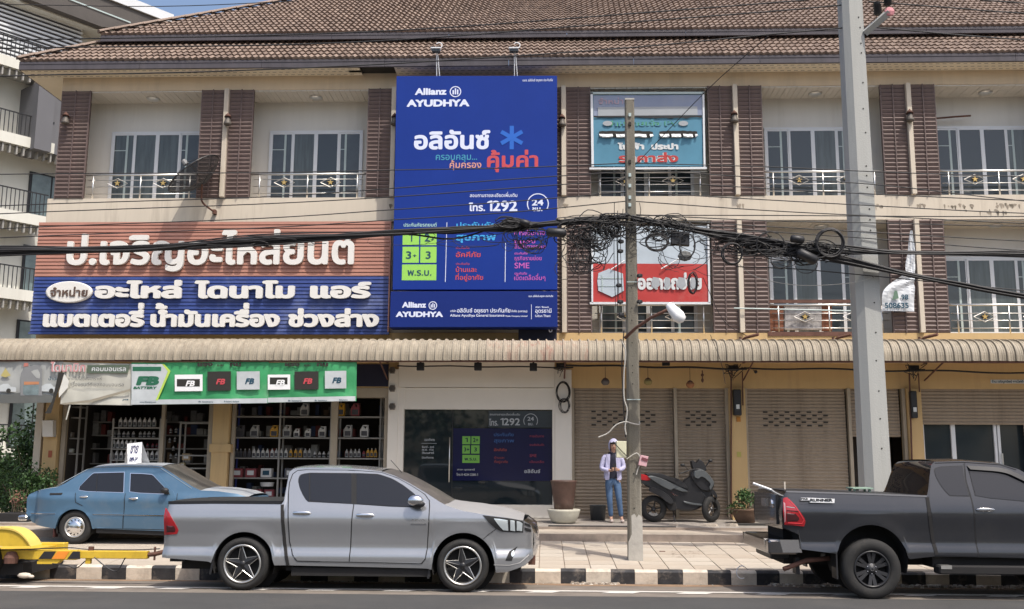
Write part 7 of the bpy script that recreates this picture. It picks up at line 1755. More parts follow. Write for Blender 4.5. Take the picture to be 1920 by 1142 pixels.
row('box', mat('carton_tan2', (.42, .36, .22), .8, var=.1), [342], 876, .5, 'small pale carton on the rack beside the tan column', None, 'carton', 'box', .5)
for i, (px, py) in enumerate(((320, 812), (330, 811), (318, 830), (328, 828), (320, 860), (330, 859), (325, 845))):
    place('round', M_wb, px, py, .8, 'small grey packet hanging beside the tall rack, %s' % ('top left', 'top right', 'second row left', 'second row right', 'bottom left', 'bottom right', 'middle')[i], 'packet', 'small packets hanging left of the tall rack', 'packet', .6)
shelf_unit(437, 726, (780.5, 820, 858.5, 896), 745, 930, 'wide grey steel rack of oil jugs and batteries behind the silver pickup', uprights=(437, 523, 619, 631, 712, 726), bl=437)
J = 'big oil jugs on the wide rack'
for px, mm, lab, s in ((450, M_db, 'dark grey oil jug, leftmost on the second shelf of the wide rack', .9), (477, M_wb, 'grey oil jug second from the left on the second shelf of the wide rack', .9), (514, M_yb, 'amber oil jug on the second shelf of the wide rack', .88), (538, M_wb, 'grey oil jug right of the amber one on the second shelf', .9), (556, M_wb2, 'small white jug left of its twin on the second shelf', .62), (577, M_wb2, 'small white jug right of its twin on the second shelf', .62), (604, M_wb2, 'white and dark jug before the rack upright', .8), (652, M_wb, 'grey jug on the right part of the second shelf', .9), (683, M_wb2, 'star-shaped pile of white jugs at the right of the second shelf', .9)):
    place('jug', mm, px, 819.5, YB_, lab, 'jug', J, 'oil_jug', s)
for px, mm, lab in ((571, M_wb, 'grey oil jug alone on the top shelf of the wide rack'), (638, M_yb, 'amber oil jug on the top shelf of the wide rack'), (666, M_rb, 'dark red oil jug on the top shelf of the wide rack')):
    place('jug', mm, px, 780, YB_, lab, 'jug', J, 'oil_jug', .95)
row('slim', M_db, [444, 451, 459, 467], 857.5, YB_, 'dark oil bottle at left end of third shelf', 'dark bottles on the third shelf of the wide rack', s=.72)
row('slim', M_wb2, [476, 484, 493, 501, 510, 518, 527, 536], 857.5, YB_, 'white and grey oil bottle left of amber bottles', 'white bottles on the third shelf of the wide rack', s=.74)
row('slim', M_yb, [545, 554, 563], 857.5, YB_, 'amber oil bottle in the middle of the third shelf', 'amber bottles on the third shelf of the wide rack', s=.74)
row('slim', M_wb, [572, 580], 857.5, YB_, 'grey-green oil bottle right of the amber trio', 'grey bottles right of the amber trio', s=.74)
row('round', M_wb2, [590, 599, 607, 616], 857.5, YB_, 'round white-capped bottle near the rack upright on the third shelf', 'round bottles on the third shelf of the wide rack', s=.72)
row('slim', M_wb, [650, 658, 666, 673], 857.5, YB_, 'grey oil bottle on the right part of the third shelf', 'grey bottles on the right of the third shelf', s=.7)
row('round', M_rb, [682], 857.5, YB_, 'dark red round bottle beside the right amber bottles', None, s=.8)
row('slim', M_yb, [690, 697, 704], 857.5, YB_, 'amber oil bottle at right end of third shelf', 'amber bottles at the right end of the third shelf', s=.76)
for px, mm, lab in ((446, M_rb, 'dark red battery box, left one on the fourth shelf'), (471, M_rb, 'dark red battery box, right one on the fourth shelf'), (500, M_wb2, 'white battery box with dark lettering on the fourth shelf'), (545, M_db, 'dark battery box right of the white one on the fourth shelf'), (690, M_rb, 'red carton at the right end of the fourth shelf')):
    place('box', mm, px, 895, YB_, lab, 'battery', 'battery boxes on the wide rack', 'battery_box', 1.0)
letter(bpy.data.objects['battery_box.002'] if 'battery_box.002' in bpy.data.objects else None, [], YB_, M_ldk) if False else None
row('box', M_rb, [450, 483, 505], 933, YB_, 'maroon battery box on bottom shelf behind pickup bed', 'maroon boxes on the bottom shelf', 'battery_box', 'battery', .9)
b = MB(); x, z = at(500, 912, YB_+.02); b.lathe([(0, 0), (.14, 0), (.16, .09), (0, .09)], (x, YB_+.05, z), 'z', 16); b.solo('white_tub', M_wb2, 'round white tub on the bottom shelf behind the pickup bed', 'tub')

# ------------------------------------------------------------------ pots, plants, bucket, rods
def fl(px, py): return onz(px, py, .505)
def lathe_thing(name, label, cat, px, py, Y, prof, m_, n=24):
    x, _ = at(px, py, Y); z = .50+(Y-T2)*.027 if Y > T2 else .44; z = max(z, .5); b = MB(); b.lathe(prof, (x, Y, z), 'z', n); return b.solo(name, m_, label, cat, smooth=True), x, z
Yp = -1.15
wp, x, z = lathe_thing('white_bowl_planter', 'big round off-white concrete bowl planter beside the office window', 'planter', 1057, 960, Yp, [(0, 0), (.20, 0), (.27, .06), (.31, .16), (.335, .24), (.345, .275), (.31, .285), (.29, .24), (0, .235)], mat('offwhite_concrete', (.50, .48, .40), .85, var=.12, vscale=4, dirt=(.25, .23, .17), dirt_amt=.6, dirt_scale=4))
b = MB(); b.lathe([(0, 0), (.19, 0), (.215, .20), (.245, .45), (.262, .58), (.275, .60), (.27, .625), (.235, .63), (.22, .56), (0, .52)], (x, Yp, z+.236), 'z', 24); b.solo('clay_pot', mat('brown_glazed_clay', (.095, .055, .042), .45, var=.3, vscale=4, dirt=(.25, .2, .17), dirt_amt=.4, dirt_scale=3), 'tall dark brown clay pot standing in the off-white bowl planter', 'pot', smooth=True)
Ypt = -1.0
o, x2, z2 = lathe_thing('plant_pot', 'wide brown clay pot with a leafy plant behind the tail of the dark pickup', 'plant pot', 1398, 965, Ypt, [(0, 0), (.15, 0), (.20, .05), (.26, .18), (.285, .27), (.30, .285), (.28, .30), (.255, .28), (0, .26)], mat('brown_pot', (.14, .085, .055), .7, var=.25, vscale=4))
M_leaf = [mat('leaf_a', (.038, .085, .022), .6, var=.3, vscale=6), mat('leaf_b', (.065, .13, .035), .6, var=.3, vscale=6), mat('leaf_c', (.022, .05, .016), .6, var=.3, vscale=6)]
M_bark = mat('bark', (.13, .095, .07), .9, var=.2)
def foliage(c_, rad, n, leaf, seed, clumps=9, flatten=1.0, droop=.3):
    rnd = random.Random(seed); cl = [(c_[0]+rnd.gauss(0, rad[0]*.45), c_[1]+rnd.gauss(0, rad[1]*.45), c_[2]+rnd.gauss(0, rad[2]*.45), rnd.uniform(.25, .55)) for _ in range(clumps)]
    b = MB()
    for i in range(n):
        q = rnd.choice(cl); v = Vector((rnd.gauss(0, 1), rnd.gauss(0, 1), rnd.gauss(0, 1))).normalized()*(rnd.random()**.4)
        p = Vector((q[0]+v.x*rad[0]*q[3], q[1]+v.y*rad[1]*q[3], q[2]+v.z*rad[2]*q[3]))
        d = (v+Vector((rnd.gauss(0, .6), rnd.gauss(0, .6), rnd.gauss(0, .5)-droop))).normalized(); s = d.cross(Vector((rnd.gauss(0, 1), rnd.gauss(0, 1), rnd.gauss(0, 1)))).normalized(); L = leaf*rnd.uniform(.6, 1.4)
        b.mi = rnd.choice((0, 0, 1, 2)); a = p+s*L*.28+d*L*.45; e = p-s*L*.28+d*L*.45; tp = p+d*L
        b.add([tuple(p), tuple(a), tuple(tp), tuple(e)], [(0, 1, 2, 3)])
    return b
t = thing('potted_plant', 'bushy green plant growing in the wide brown pot behind the dark pickup tail', 'plant', (x2, Ypt, z2+.26))
foliage((x2, Ypt, z2+.50), (.30, .25, .22), 900, .055, 3, 12).build('leaves', M_leaf, t)
b = MB()
for k in range(7): a = k*.9; b.tube([(x2+.05*math.cos(a), Ypt+.05*math.sin(a), z2+.26), (x2+.18*math.cos(a), Ypt+.15*math.sin(a), z2+.55)], .006, 4)
b.build('stem', M_bark, t)
o, xb_, zb_ = lathe_thing('dark_bucket', 'low dark grey bucket against the shutter left of the person', 'bucket', 1121, 960, -.35, [(0, 0), (.155, 0), (.175, .30), (.185, .31), (.165, .315), (.15, .05), (0, .04)], mat('bucket_grey', (.045, .05, .055), .5, var=.2))
b = MB(); p0 = P3(1028, 974, -1.9); p1 = P3(1267, 981, -1.9); b.tube([(p0[0], -1.93, .515), (p1[0], -1.93, .512)], .016, 6); b.solo('iron_rod', M_blackm, 'long dark iron rod lying on the edge of the terrace in front of the shutters', 'rod')
b = MB(); a, _ = at(1325, 975, -1.5); 
for (px, w, h) in ((1330, .22, .05), (1372, .14, .06), (1263, .10, .04)):
    x, _ = at(px, 975, -1.6); rnd = random.Random(px); q = [(x+w*math.cos(k*1.05)*rnd.uniform(.7, 1.1), -1.6+w*.6*math.sin(k*1.05)) for k in range(6)]
    b = MB(); b.add([(u, v, .503) for u, v in q]+[((u-x)*.8+x, v, .503+h) for u, v in q], [tuple(range(6, 12))]+[(k, (k+1) % 6, (k+1) % 6+6, k+6) for k in range(6)]); b.solo('concrete_lump', M_conc, {1330: 'flat pale concrete lump on the terrace left of the brown plant pot', 1372: 'small pale concrete lump beside the brown plant pot', 1263: 'small dark lump at the end of the iron rod'}[px], 'rubble')
# dark tray under the brown pot
b = MB(); b.cbox(x2-.30, x2+.36, Ypt-.45, Ypt-.2, .50, .55, .01); b.solo('plank_tray', M_dark, 'dark wooden tray lying in front of the brown plant pot', 'tray')

# ------------------------------------------------------------------ scooter
YM = -.75
def scooter():
    def w(px, py, dy=0.0): x, z = at(px, py, YM+dy); return (x, z)
    xr_, _ = at(1229, 940, YM); zf = .50+(YM-T2)*.027
    t = thing('motor_scooter', 'black and grey motor scooter parked on the terrace against the shutters', 'scooter', (at(1275, 940, YM)[0], YM, zf))
    M_sg = mat('scooter_grey', (.11, .12, .125), .35, metal=.3, var=.1, coat=.4)
    M_sb = mat('scooter_black', (.018, .018, .02), .35, var=.1, coat=.3)
    def plate(pts, d0, d1, m_, name, c_=.02, parent=None):
        b = MB(); P = smooth_pts(pts+[pts[0]], 3)[:-1]; b.prism([w(*p) for p in P], YM+d0, YM+d1, c_); return b.build(name, m_, parent or t)
    # wheels: rear at 1226, front at 1337 seen slightly turned
    for nm, px, py, r, sq, Yo in (('rear', 1225, 938, .275, 1, 0), ('front', 1333, 938, .27, .62, -.02)):
        x, _ = at(px, py, YM+Yo); b = MB(); b.lathe([(.16, -.05), (.19, -.055), (.255, -.045), (.275, 0), (.255, .045), (.19, .055), (.16, .05)], (0, 0, 0), 'y', 32); b.lathe([(.16, -.05), (.15, 0), (.16, .05)], (0, 0, 0), 'y', 32)
        ca = 1 if sq == 1 else math.cos(.75); sa = 0 if sq == 1 else math.sin(.75)
        b.v = [(x+v[0]*ca-v[1]*sa, YM+Yo+v[0]*sa+v[1]*ca, zf+r+v[2]*r/.275) for v in b.v]; wh = b.build('wheel', M_tyre, t, smooth=True)
        b = MB(); b.lathe([(0, -.035), (.03, -.04), (.05, -.02)], (0, 0, 0), 'y', 12)
        for k in range(5):
            a = k*2*math.pi/5; b.tube([(.03*math.cos(a), -.01, .03*math.sin(a)), (.155*math.cos(a+.1), -.01, .155*math.sin(a+.1))], .012, 4)
        b.v = [(x+v[0]*ca-v[1]*sa, YM+Yo+v[0]*sa+v[1]*ca, zf+r+v[2]*r/.275) for v in b.v]; b.build('rim', M_rimg, wh)
    b = MB(); x, _ = at(1225, 938, YM); b.lathe([(.09, -.062), (.145, -.062), (.145, -.058)], (x, YM, zf+.27), 'y', 14, -2.5, -.9); b.build('rim_glint', M_chrome, t)
    plate([(1200, 896), (1214, 889), (1235, 893), (1262, 903), (1290, 921), (1300, 922), (1320, 925), (1318, 945), (1300, 957), (1268, 955), (1245, 935), (1222, 915), (1202, 905)], -.09, .16, M_sb, 'frame_body', .03)
    plate([(1214, 893), (1222, 892), (1242, 898), (1262, 908), (1288, 921), (1278, 922), (1262, 916), (1256, 919), (1236, 909)], -.135, .20, M_sg, 'side_cowl', .02)
    plate([(1210, 888), (1222, 886), (1240, 888), (1256, 894), (1272, 898), (1284, 908), (1290, 919), (1276, 914), (1258, 905), (1236, 896), (1212, 893)], -.09, .14, M_black, 'seat', .03)
    plate([(1199, 889), (1208, 890), (1218, 896), (1216, 901), (1200, 899)], -.10, .15, M_tail, 'tail_light', .01)
    plate([(1256, 938), (1262, 936), (1268, 955), (1255, 957), (1250, 948)], -.10, .1, M_under, 'engine', .01)
    plate([(1218, 912), (1230, 915), (1252, 928), (1262, 942), (1254, 945), (1235, 930), (1216, 920)], -.16, -.09, M_black, 'exhaust', .02)
    plate([(1256, 922), (1262, 925), (1269, 929), (1263, 929)], -.15, -.12, M_chrome, 'footrest', .0)
    plate([(1280, 939), (1295, 942), (1318, 945), (1316, 948), (1296, 946), (1282, 942)], -.12, .15, M_sg, 'lower_trim', .01)
    plate([(1282, 900), (1298, 892), (1325, 905), (1336, 918), (1330, 935), (1322, 948), (1290, 952), (1268, 944), (1262, 925), (1272, 912)], -.07, .13, M_sb, 'centre_tunnel', .03)
    plate([(1205, 900), (1232, 904), (1262, 920), (1268, 944), (1250, 950), (1236, 922), (1212, 912)], -.08, .14, M_under, 'rear_fairing', .02)
    plate([(1294, 885), (1304, 878), (1316, 880), (1330, 892), (1338, 906), (1334, 918), (1325, 922), (1312, 918), (1300, 905), (1294, 895)], -.11, .16, M_sb, 'leg_shield', .03)
    plate([(1300, 884), (1312, 880), (1324, 886), (1334, 899), (1337, 906), (1331, 919), (1329, 914), (1331, 907), (1320, 896), (1312, 893), (1306, 897), (1299, 893)], -.15, .12, M_sg, 'front_cowl', .02)
    plate([(1295, 865), (1299, 863), (1304, 868), (1310, 861), (1316, 864), (1322, 874), (1324, 882), (1314, 884), (1302, 884), (1297, 876)], -.06, .12, M_black, 'windscreen_hood', .02)
    b = MB(); a = w(1290, 882); c_ = w(1270, 888); b.tube([(w(1310, 878)[0], YM, w(1310, 878)[1]), (a[0], YM-.15, a[1]), (c_[0], YM-.3, c_[1])], .014, 6); a2 = w(1322, 878); b.tube([(w(1310, 878)[0], YM, w(1310, 878)[1]), (a2[0], YM+.2, a2[1]+.02)], .014, 6)
    b.tube([(a[0], YM-.15, a[1]), (w(1280, 873)[0], YM-.22, w(1280, 873)[1])], .007, 5); b.tube([(a2[0], YM+.1, a2[1]), (w(1331, 866)[0], YM+.1, w(1331, 866)[1])], .012, 5)
    b.build('handlebar', M_black, t)
    for (px, py, Yo) in ((1280, 872, -.22), (1332, 864, .1)):
        b = MB(); x, z = at(px, py, YM+Yo); b.ball((x, YM+Yo, z), .055, 10, (.9, .35, .6)); b.build('mirror', M_black, t, smooth=True)
    b = MB(); b.tube([(w(1330, 900)[0], YM-.06, w(1330, 900)[1]), (w(1336, 938)[0], YM-.04, w(1336, 938)[1])], .018, 6); b.build('fork', M_black, t)
    plate([(1322, 918), (1334, 916), (1343, 926), (1344, 935), (1338, 928), (1328, 924)], -.06, .08, M_sb, 'front_mudguard', .01)
    b = MB(); x, _ = at(1262, 955, YM); b.tube([(x, YM+.02, zf+.22), (x+.02, YM-.12, zf+.01)], .012, 5); b.build('stand', M_black, t)
scooter()

# ------------------------------------------------------------------ person in a hooded jacket looking at a phone
YW = -.95
def person():
    zf = .50+(YW-T2)*.027
    x0 = at(1150, 975, YW)[0]; H = Z_(1153, 828, YW)-zf        # about 1.65 m
    k = H/1.66
    t = thing('person', 'person in pale lilac hooded jacket and blue jeans holding a phone beside the pole', 'person', (x0, YW, zf))
    M_skin = mat('skin', (.42, .25, .18), .6, var=.05); M_jk = mat('lilac_jacket', (.42, .41, .58), .8, var=.08, vscale=5, bump=.3, bscale=14); M_shirt = mat('navy_shirt', (.012, .013, .028), .8, var=.1); M_jean = mat('blue_jeans', (.065, .12, .22), .85, var=.3, vscale=4, dirt=(.20, .28, .38), dirt_amt=.6, dirt_scale=3)
    M_sh = mat('pale_shoe', (.50, .42, .38), .7, var=.1)
    def V(x, y, z): return (x0+x*k, YW+y*k, zf+z*k)
    def skin(name, verts, edges, radii, m_, parent, root=0, sub=1):
        me = bpy.data.meshes.new(name); me.from_pydata([V(*v) for v in verts], edges, []); off = ORG[t.name]
        for v in me.vertices: v.co = (v.co.x-off[0], v.co.y-off[1], v.co.z-off[2])
        o = bpy.data.objects.new(name, me); COL.objects.link(o); o.parent = parent
        md = o.modifiers.new('skin', 'SKIN'); md.use_smooth_shade = True
        for i, r in enumerate(radii):
            r = r if isinstance(r, tuple) else (r, r); me.skin_vertices[0].data[i].radius = (r[0]*k, r[1]*k); me.skin_vertices[0].data[i].use_root = (i == root)
        s_ = o.modifiers.new('sub', 'SUBSURF'); s_.levels = sub; s_.render_levels = sub
        me.materials.append(m_); ORG[o.name] = off
        # bake modifiers so the part is plain mesh
        dg = bpy.context.evaluated_depsgraph_get(); ev = o.evaluated_get(dg); m2 = bpy.data.meshes.new_from_object(ev); o.modifiers.clear(); o.data = m2
        if not m2.materials: m2.materials.append(m_)
        return o
    # body: pelvis root, legs, torso, neck, head, arms to the hands
    bv = [(0, 0, .90), (-.085, .0, .86), (-.075, -.03, .48), (-.045, .02, .10), (-.045, -.10, .035), (.085, 0, .86), (.12, -.04, .48), (.165, .02, .10), (.185, -.10, .035),
          (0, .0, 1.08), (0, .0, 1.28), (.01, -.01, 1.40), (.015, -.035, 1.48), (.02, -.055, 1.56),
          (-.17, .0, 1.35), (-.235, -.02, 1.10), (-.05, -.20, 1.06), (.0, -.235, 1.08), (.17, 0, 1.35), (.225, -.02, 1.12), (.085, -.20, 1.07), (.04, -.235, 1.09)]
    be = [(0, 1), (1, 2), (2, 3), (3, 4), (0, 5), (5, 6), (6, 7), (7, 8), (0, 9), (9, 10), (10, 11), (11, 12), (12, 13), (10, 14), (14, 15), (15, 16), (16, 17), (10, 18), (18, 19), (19, 20), (20, 21)]
    br = [(.12, .10), .085, .058, .036, .030, .085, .058, .036, .030, (.115, .08), (.125, .085), .05, .052, .075, .05, .038, .027, .022, .05, .038, .027, .022]
    body = skin('body', bv, be, br, M_skin, t)
    # head details
    hd_ = V(.02, -.055, 1.575)
    b = MB(); b.ball(hd_, .088*k, 16, (.86, 1.0, 1.18)); b.build('head', M_skin, body, smooth=True)
    b = MB(); b.ball((hd_[0], hd_[1]-.088*k, hd_[2]-.02*k), .016*k, 8, (.8, 1, 1.4)); b.build('nose', M_skin, body, smooth=True)
    b = MB()
    for s in (-1, 1): b.ball((hd_[0]+s*.03*k, hd_[1]-.078*k, hd_[2]+.008*k), .010*k, 8)
    b.build('eyes', M_dark, body, kind='stuff')
    b = MB(); b.ball((hd_[0], hd_[1]-.080*k, hd_[2]-.052*k), .014*k, 8, (1.6, .6, .5)); b.build('mouth', mat('lips', (.30, .10, .09), .6), body, smooth=True)
    q = MB(); q.ball((0, 0, 0), 1.0, 28)
    def keep(f):
        c = [sum(q.v[i][j] for i in f)/len(f) for j in range(3)]; return not (c[1] < -.30 and -1.1 < c[2] < .45 and abs(c[0]) < .72)
    b = MB(); b.add([(hd_[0]+v[0]*.112*k, hd_[1]+.018*k+v[1]*.132*k, hd_[2]+.0*k+v[2]*(.150 if v[2] > 0 else .165)*k) for v in q.v], [f for f in q.f if keep(f)])
    b.build('hood', M_jk, t, smooth=True)
    b = MB(); b.ball((hd_[0]+.0*k, hd_[1]-.045*k, hd_[2]+.055*k), .078*k, 12, (.95, .8, .45)); b.build('hair', mat('dark_hair', (.015, .012, .01), .6), body, smooth=True)
    # jeans
    skin('jeans', [(0, 0, .90), (-.085, 0, .84), (-.075, -.03, .48), (-.045, .015, .11), (.085, 0, .84), (.12, -.04, .48), (.165, .015, .11), (0, 0, .98)],
         [(0, 1), (1, 2), (2, 3), (0, 4), (4, 5), (5, 6), (0, 7)], [(.135, .11), .098, .068, .050, .098, .068, .050, (.125, .095)], M_jean, t)
    b = MB(); b.grid(lambda u, v: V((.142+.012*v*v-.055*max(0, .22-v)/.22)*math.cos(u*6.2832), -.0+(.104+.01*v-.04*max(0, .2-v)/.2)*math.sin(u*6.2832), 1.44-v*.54), 24, 14); b.build('shirt', M_shirt, t, smooth=True)
    # open jacket: two sleeves joined to side panels
    for s, el, wr in ((-1, (-.245, -.02, 1.10), (-.085, -.18, 1.055)), (1, (.235, -.02, 1.12), (.11, -.18, 1.065))):
        skin('jacket_sleeve', [(s*.10, .01, 1.36), (s*.17, .0, 1.34), el, wr], [(0, 1), (1, 2), (2, 3)], [.07, .066, .056, .042], M_jk, t)
    def jk(u, v):
        a = -.55+u*(math.pi+1.1); rx = .165+.02*v+.008*math.sin(u*30+v*3); ry = .118+.012*v
        return V(rx*math.cos(a), .0+ry*math.sin(a), 1.40-v*.50)
    b = MB(); b.grid(jk, 34, 14); b.build('jacket_back', M_jk, t, smooth=True)
    for s in (-1, 1):
        b = MB(); b.grid(lambda u, v: V(s*(.055+.028*v+.085*u), -.098-.02*v+.015*u*u+.004*math.sin(v*14+u*5), 1.40-v*.53), 6, 14); b.build('jacket_front', M_jk, t, smooth=True)
    # hands with fingers round the phone
    pc = V(.02, -.262, 1.115)
    for s in (-1, 1):
        hb = V(.02+s*.038, -.245, 1.085)
        b = MB(); b.ball(hb, .034*k, 10, (.8, .75, 1.1)); hnd = b.build('hand', M_skin, body, smooth=True)
        for f in range(4):
            z_ = hb[2]+(.030-f*.018)*k; L = (.9, 1, .95, .8)[f]
            b = MB(); b.tube(smooth_pts([(hb[0]+s*.02*k, hb[1]+.01*k, z_), (hb[0]+s*.012*k, hb[1]-.028*k*L, z_), (hb[0]-s*.012*k, hb[1]-.040*k*L, z_+.003), (hb[0]-s*.026*k, hb[1]-.030*k*L, z_+.004)], 3), .0075*k, 6); b.build('finger', M_skin, hnd, smooth=True)
        b = MB(); b.tube(smooth_pts([(hb[0], hb[1]+.0, hb[2]+.02*k), (hb[0]-s*.012*k, hb[1]+.002*k, hb[2]+.05*k), (hb[0]-s*.022*k, hb[1]-.004*k, hb[2]+.065*k)], 3), .009*k, 6); b.build('thumb', M_skin, hnd, smooth=True)
    # shoes
    for sx_ in (-.045, .172):
        b = MB(); c_ = V(sx_+(.005 if sx_ < 0 else .01), -.055, .035); b.ball(c_, .05*k, 12, (.85, 1.9, .75)); 
        b.v = [(v[0], v[1], max(v[2], zf+.002)) for v in b.v]; b.build('shoe', M_sh, t, smooth=True)
    ph = MB(); ph.box(pc[0]-.036*k, pc[0]+.036*k, pc[1]+.004, pc[1]+.013, pc[2]-.04*k, pc[2]+.09*k); ph.solo('phone', M_black, 'dark phone held in both hands by the person in the lilac jacket', 'phone')
person()

# ------------------------------------------------------------------ greenery at the left edge
def bush(name, px, py, Y, h, rad, n, leaf, seed, label, cat='shrub', group=None, trunk=.25, clumps=14):
    x, _ = at(px, py, Y); z = zs(Y) if Y < T1 else (.43 if Y < T2 else .55); z = z if Y < 1 else 0
    t = thing(name, label, cat, (x, Y, z), group)
    foliage((x, Y, z+h*.58), (rad, rad, h*.42), n, leaf, seed, clumps).build('crown', M_leaf, t)
    b = MB(); rnd = random.Random(seed+99); b.tube([(x, Y, z-.05), (x+.04, Y, z+h*.3), (x+.0, Y, z+h*.6)], [.05*h*.4+.01, .03*h*.4+.01, .012], 7)
    for k in range(7): a = rnd.uniform(0, 6.28); b.tube([(x+.02, Y, z+h*rnd.uniform(.15, .45)), (x+rad*.5*math.cos(a), Y+rad*.5*math.sin(a), z+h*rnd.uniform(.5, .8))], [.02, .006], 5)
    b.build('trunk', M_bark, t); return t
bush('tree', 52, 960, 3.6, 2.7, .8, 4200, .10, 21, 'tall dark leafy shrub tree behind the left end of the shophouses', 'tree', clumps=22)
bush('tree', -10, 960, 6.5, 2.0, 1.2, 3200, .12, 22, 'light green tree at the far left edge beside the hotel', 'tree', clumps=20)
bush('shrub', 60, 965, -.6, 1.15, .42, 2600, .06, 23, 'dark bushy shrub left of the end column behind the blue car boot', clumps=14)
bush('shrub', 20, 975, -.2, .95, .50, 1800, .06, 24, 'low green shrub at the left edge of the terrace', clumps=10)
bush('tree', 118, 965, 5.2, 2.6, .9, 1500, .09, 25, 'narrow dark shrub seen beside the end column', 'tree')
b = MB(); x, _ = at(38, 955, -1.5); b.cbox(x-.32, x+.32, -1.75, -1.3, .50, .68, .02); b.solo('plant_trough', M_under, 'low dark plant trough behind the boot of the blue car', 'planter')
t = thing('small_plant', 'small leggy pinkish plant growing in the dark trough', 'plant', (x-.05, -1.5, .68))
foliage((x-.05, -1.5, .95), (.25, .15, .28), 260, .05, 27, 8).build('leaves', [mat('pinkish_leaf', (.28, .14, .10), .6, var=.3), M_leaf[1], M_leaf[0]], t)
b = MB()
for k in range(6): b.tube([(x-.05+.03*k-.08, -1.5, .68), (x-.05+.08*k-.22, -1.5, 1.15)], .006, 4)
b.build('stem', M_bark, t)
b = MB(); xk = X_(105, 985, T1)
b.box(xk-6, xk, T1-.02, T1+.02, zs(T1)-.02, .445); 
b.solo('low_kerb', M_riser, 'low concrete kerb behind the blue car at the left edge', 'kerb') if False else None
# trees across the street, seen in the glass and the paint
for i in range(9):
    x = -26+i*6.5+random.uniform(-1.5, 1.5); Y = -46+random.uniform(-3, 3); h = random.uniform(6, 9)
    t = thing('roadside_tree', 'dark green roadside tree across the street, %s from the left' % ORD[i], 'tree', (x, Y, 0), 'trees across the street')
    foliage((x, Y, h*.6), (3.2, 2.5, h*.38), 700, .55, 50+i, 16).build('crown', M_leaf, t)
    b = MB(); b.tube([(x, Y, 0), (x+.1, Y, h*.5)], [.22, .12], 8); b.build('trunk', M_bark, t)
# ------------------------------------------------------------------ rubble and dust in the gutter
b = MB(); rnd = random.Random(5)
def stones(x0, x1, n, s0, s1, ysp=.28):
    for i in range(n):
        x = rnd.uniform(x0, x1); y = KY-.02-abs(rnd.gauss(0, ysp*.45)); s = rnd.uniform(s0, s1); z = -.078+.08*(1-((y+8.3)/1.98)**2) if y > -8.3 else 0
        z = -0.08*((y+8.3)/1.98)**2
        q = [(x+s*rnd.uniform(.5, 1)*math.cos(a), y+s*rnd.uniform(.5, 1)*math.sin(a)) for a in (0, 1.3, 2.5, 3.8, 5.1)]
        b.mi = rnd.choice((0, 1, 2, 1)); hh = s*rnd.uniform(.3, .8)
        b.add([(u, v, z-.002) for u, v in q]+[(x+(u-x)*.6, y+(v-y)*.6, z+hh) for u, v in q], [tuple(range(5, 10))]+[(k, (k+1) % 5, (k+1) % 5+5, k+5) for k in range(5)])
stones(X_(1070, 1075, KY), X_(1160, 1075, KY), 320, .012, .05, .22); stones(X_(1440, 1085, KY), X_(1920, 1085, KY), 800, .015, .065, .30); stones(-10, 10.5, 500, .006, .02); stones(X_(520, 1080, KY), X_(860, 1080, KY), 350, .008, .03)
M_st = [mat('stone_a', (.34, .28, .22), .9, var=.2), mat('stone_b', (.22, .18, .14), .9, var=.2), mat('stone_c', (.48, .44, .38), .9, var=.1)]
o = b.build('gutter_rubble', M_st, None, kind='stuff'); o['label'] = 'rubble, grit and stones strewn along the foot of the kerb'; o['category'] = 'rubble'
b = MB()
def dust(u, v):
    x = -14+28*u; y = KY-.001-v*(.42+.12*math.sin(x*1.3)+.06*math.sin(x*3.7)); return (x, y, -0.08*((y+8.3)/1.98)**2+.006*(1-v)+.002)
b.grid(dust, 140, 4); o = b.build('gutter_dust', mat('brown_dust', (.235, .155, .095), .95, var=.3, vscale=5, dirt=(.13, .09, .06), dirt_amt=.6, dirt_scale=6), None, kind='stuff'); o['label'] = 'brown dust and soil gathered along the foot of the kerb'; o['category'] = 'dust'
b = MB(); P = []
for k in range(13): a = math.pi*.35+k*math.pi*1.35/12; P.append(P3(1391+10*math.cos(a), 1073+12*math.sin(a), KY-.06))
b.tube(P, .008, 5); b.solo('white_strap', M_white, 'curled white plastic strap leaning on the kerb near the dark pickup', 'strap')
b = MB(); x, y = onz(1242, 1042, zs(-5.6)); b.box(x-.05, x+.05, y-.012, y+.012, zs(y)+.002, zs(y)+.016); b.solo('stick', M_rust, 'short brown stick lying on the pavement right of the weathered pole', 'stick')
b = MB(); rnd = random.Random(9)
for i in range(60):
    x, y = onz(rnd.uniform(1258, 1315), rnd.uniform(1038, 1046), .2); s = rnd.uniform(.008, .02); b.add([(x, y, zs(y)+.005), (x+s*3, y+rnd.uniform(-s, s), zs(y)+.012), (x+s, y+s, zs(y)+.008)], [(0, 1, 2)])
o = b.build('leaf_litter', M_bark, None, kind='stuff'); o['label'] = 'dry leaf litter scattered on the pavement right of the weathered pole'; o['category'] = 'leaf litter'

b = MB(); x0, z0 = at(1594, 921, -7.2); x1, z1 = at(1631, 914, -7.2); b.box(x0, x1, -7.35, -7.0, z1-.02, z1); b.box(x0+.02, x0+.05, -7.3, -7.27, z1-.12, z1-.02); b.box(x1-.05, x1-.02, -7.3, -7.27, z1-.12, z1-.02); b.box(x0+.02, x0+.05, -7.08, -7.05, z1-.12, z1-.02); b.box(x1-.05, x1-.02, -7.08, -7.05, z1-.12, z1-.02)
b.solo('small_stool', mat('pale_green_plastic', (.30, .42, .33), .5, var=.1), 'small pale green stool standing on the bed of the dark pickup', 'stool')
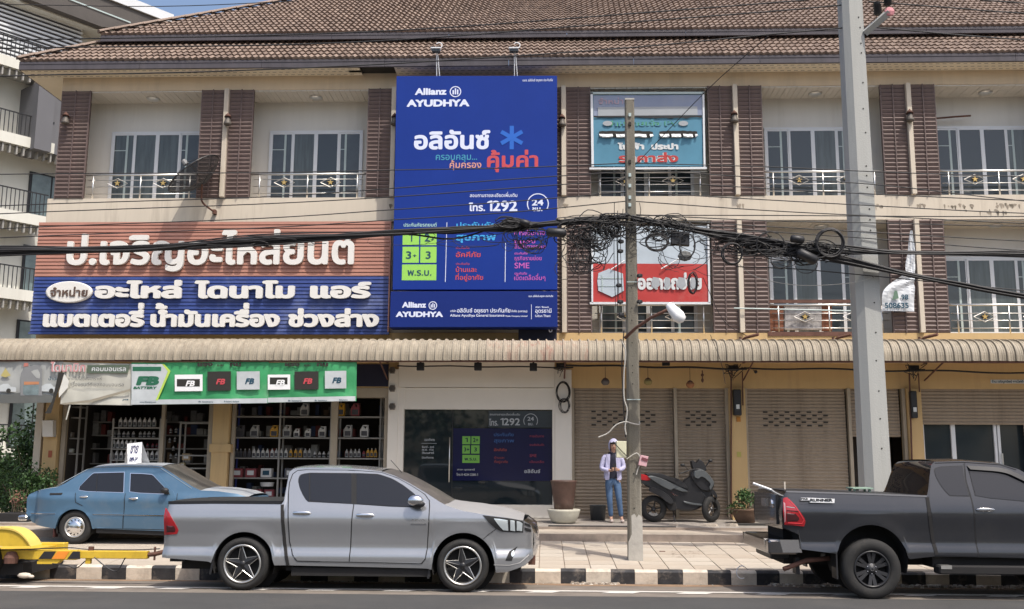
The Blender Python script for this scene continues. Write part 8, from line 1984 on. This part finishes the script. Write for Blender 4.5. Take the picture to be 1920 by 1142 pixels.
# stains running down the floor slab at the right
rnd = random.Random(31); M_stn = mat('slab_stain', (.30, .255, .20), .9, var=.3, vscale=6); M_stn2 = mat('slab_stain_dark', (.17, .145, .11), .9, var=.3, vscale=9)
b = MB()
for (px, py, w, h, n) in ((1722, 384, 10, 4, 9), (1890, 385, 20, 5, 14), (1800, 386, 26, 4, 10), (1722, 414, 8, 3, 5), (1386, 384, 8, 3, 5), (1060, 384, 3, 2, 3), (735, 384, 4, 3, 3), (1640, 386, 14, 3, 5), (1850, 396, 40, 6, 10)):
    for i in range(n):
        x, z = at(px+rnd.gauss(0, w*.6), py+rnd.gauss(0, h*.3), 0); a = rnd.uniform(.01, .05); c_ = rnd.uniform(.02, .12); b.mi = rnd.choice((0, 0, 1)); k = len(b.v)
        q = [(x-a, z), (x-a*.4, z+.015), (x+a*.5, z+.01), (x+a, z-.005), (x+a*.3, z-c_), (x-a*.2, z-c_*.8)]
        b.add([(u, -.0215-i*.0002-.00001*k, v) for u, v in q], [tuple(range(6))])
b.build('weather_stains', [M_stn, M_stn2], bld, kind='stuff')

# mixed stock at the back of the parts shop, too dim to pick apart
rnd = random.Random(77); b = MB()
for (p0, p1, ys, Y) in ((150, 208, (790, 815, 840, 868), 1.6), (300, 396, (790, 815, 840, 868), 1.7), (440, 720, (778, 818, 856, 894, 925), 1.5)):
    px = p0
    while px < p1:
        for py in ys:
            if rnd.random() < .75:
                x, z = at(px, py, Y); w = rnd.uniform(.05, .16); h = rnd.uniform(.10, .28); b.mi = rnd.choice((0, 1, 2, 3, 0, 4)); b.box(x, x+w, Y, Y+.2, z, z+h)
        px += rnd.uniform(8, 16)
b.build('shop_stock', [mat('stock_grey', (.16, .155, .15), .7, var=.3, vscale=9), mat('stock_brown', (.16, .11, .07), .8, var=.2), mat('stock_blue', (.04, .06, .13), .7, var=.2), mat('stock_red', (.16, .035, .03), .7, var=.2), mat('stock_white', (.30, .30, .29), .7, var=.3, vscale=9)], bld, kind='stuff')
b = MB()
for (p0, p1, ys, Y) in ((150, 208, (790, 815, 840, 868), 1.6), (300, 396, (790, 815, 840, 868), 1.7)):
    for py in ys: b.box(X_(p0, py, Y), X_(p1, py, Y), Y-.02, Y+.25, Z_(p0, py, Y)-.03, Z_(p0, py, Y)-.002)
b.build('back_shelves', M_shelf, bld, kind='stuff')
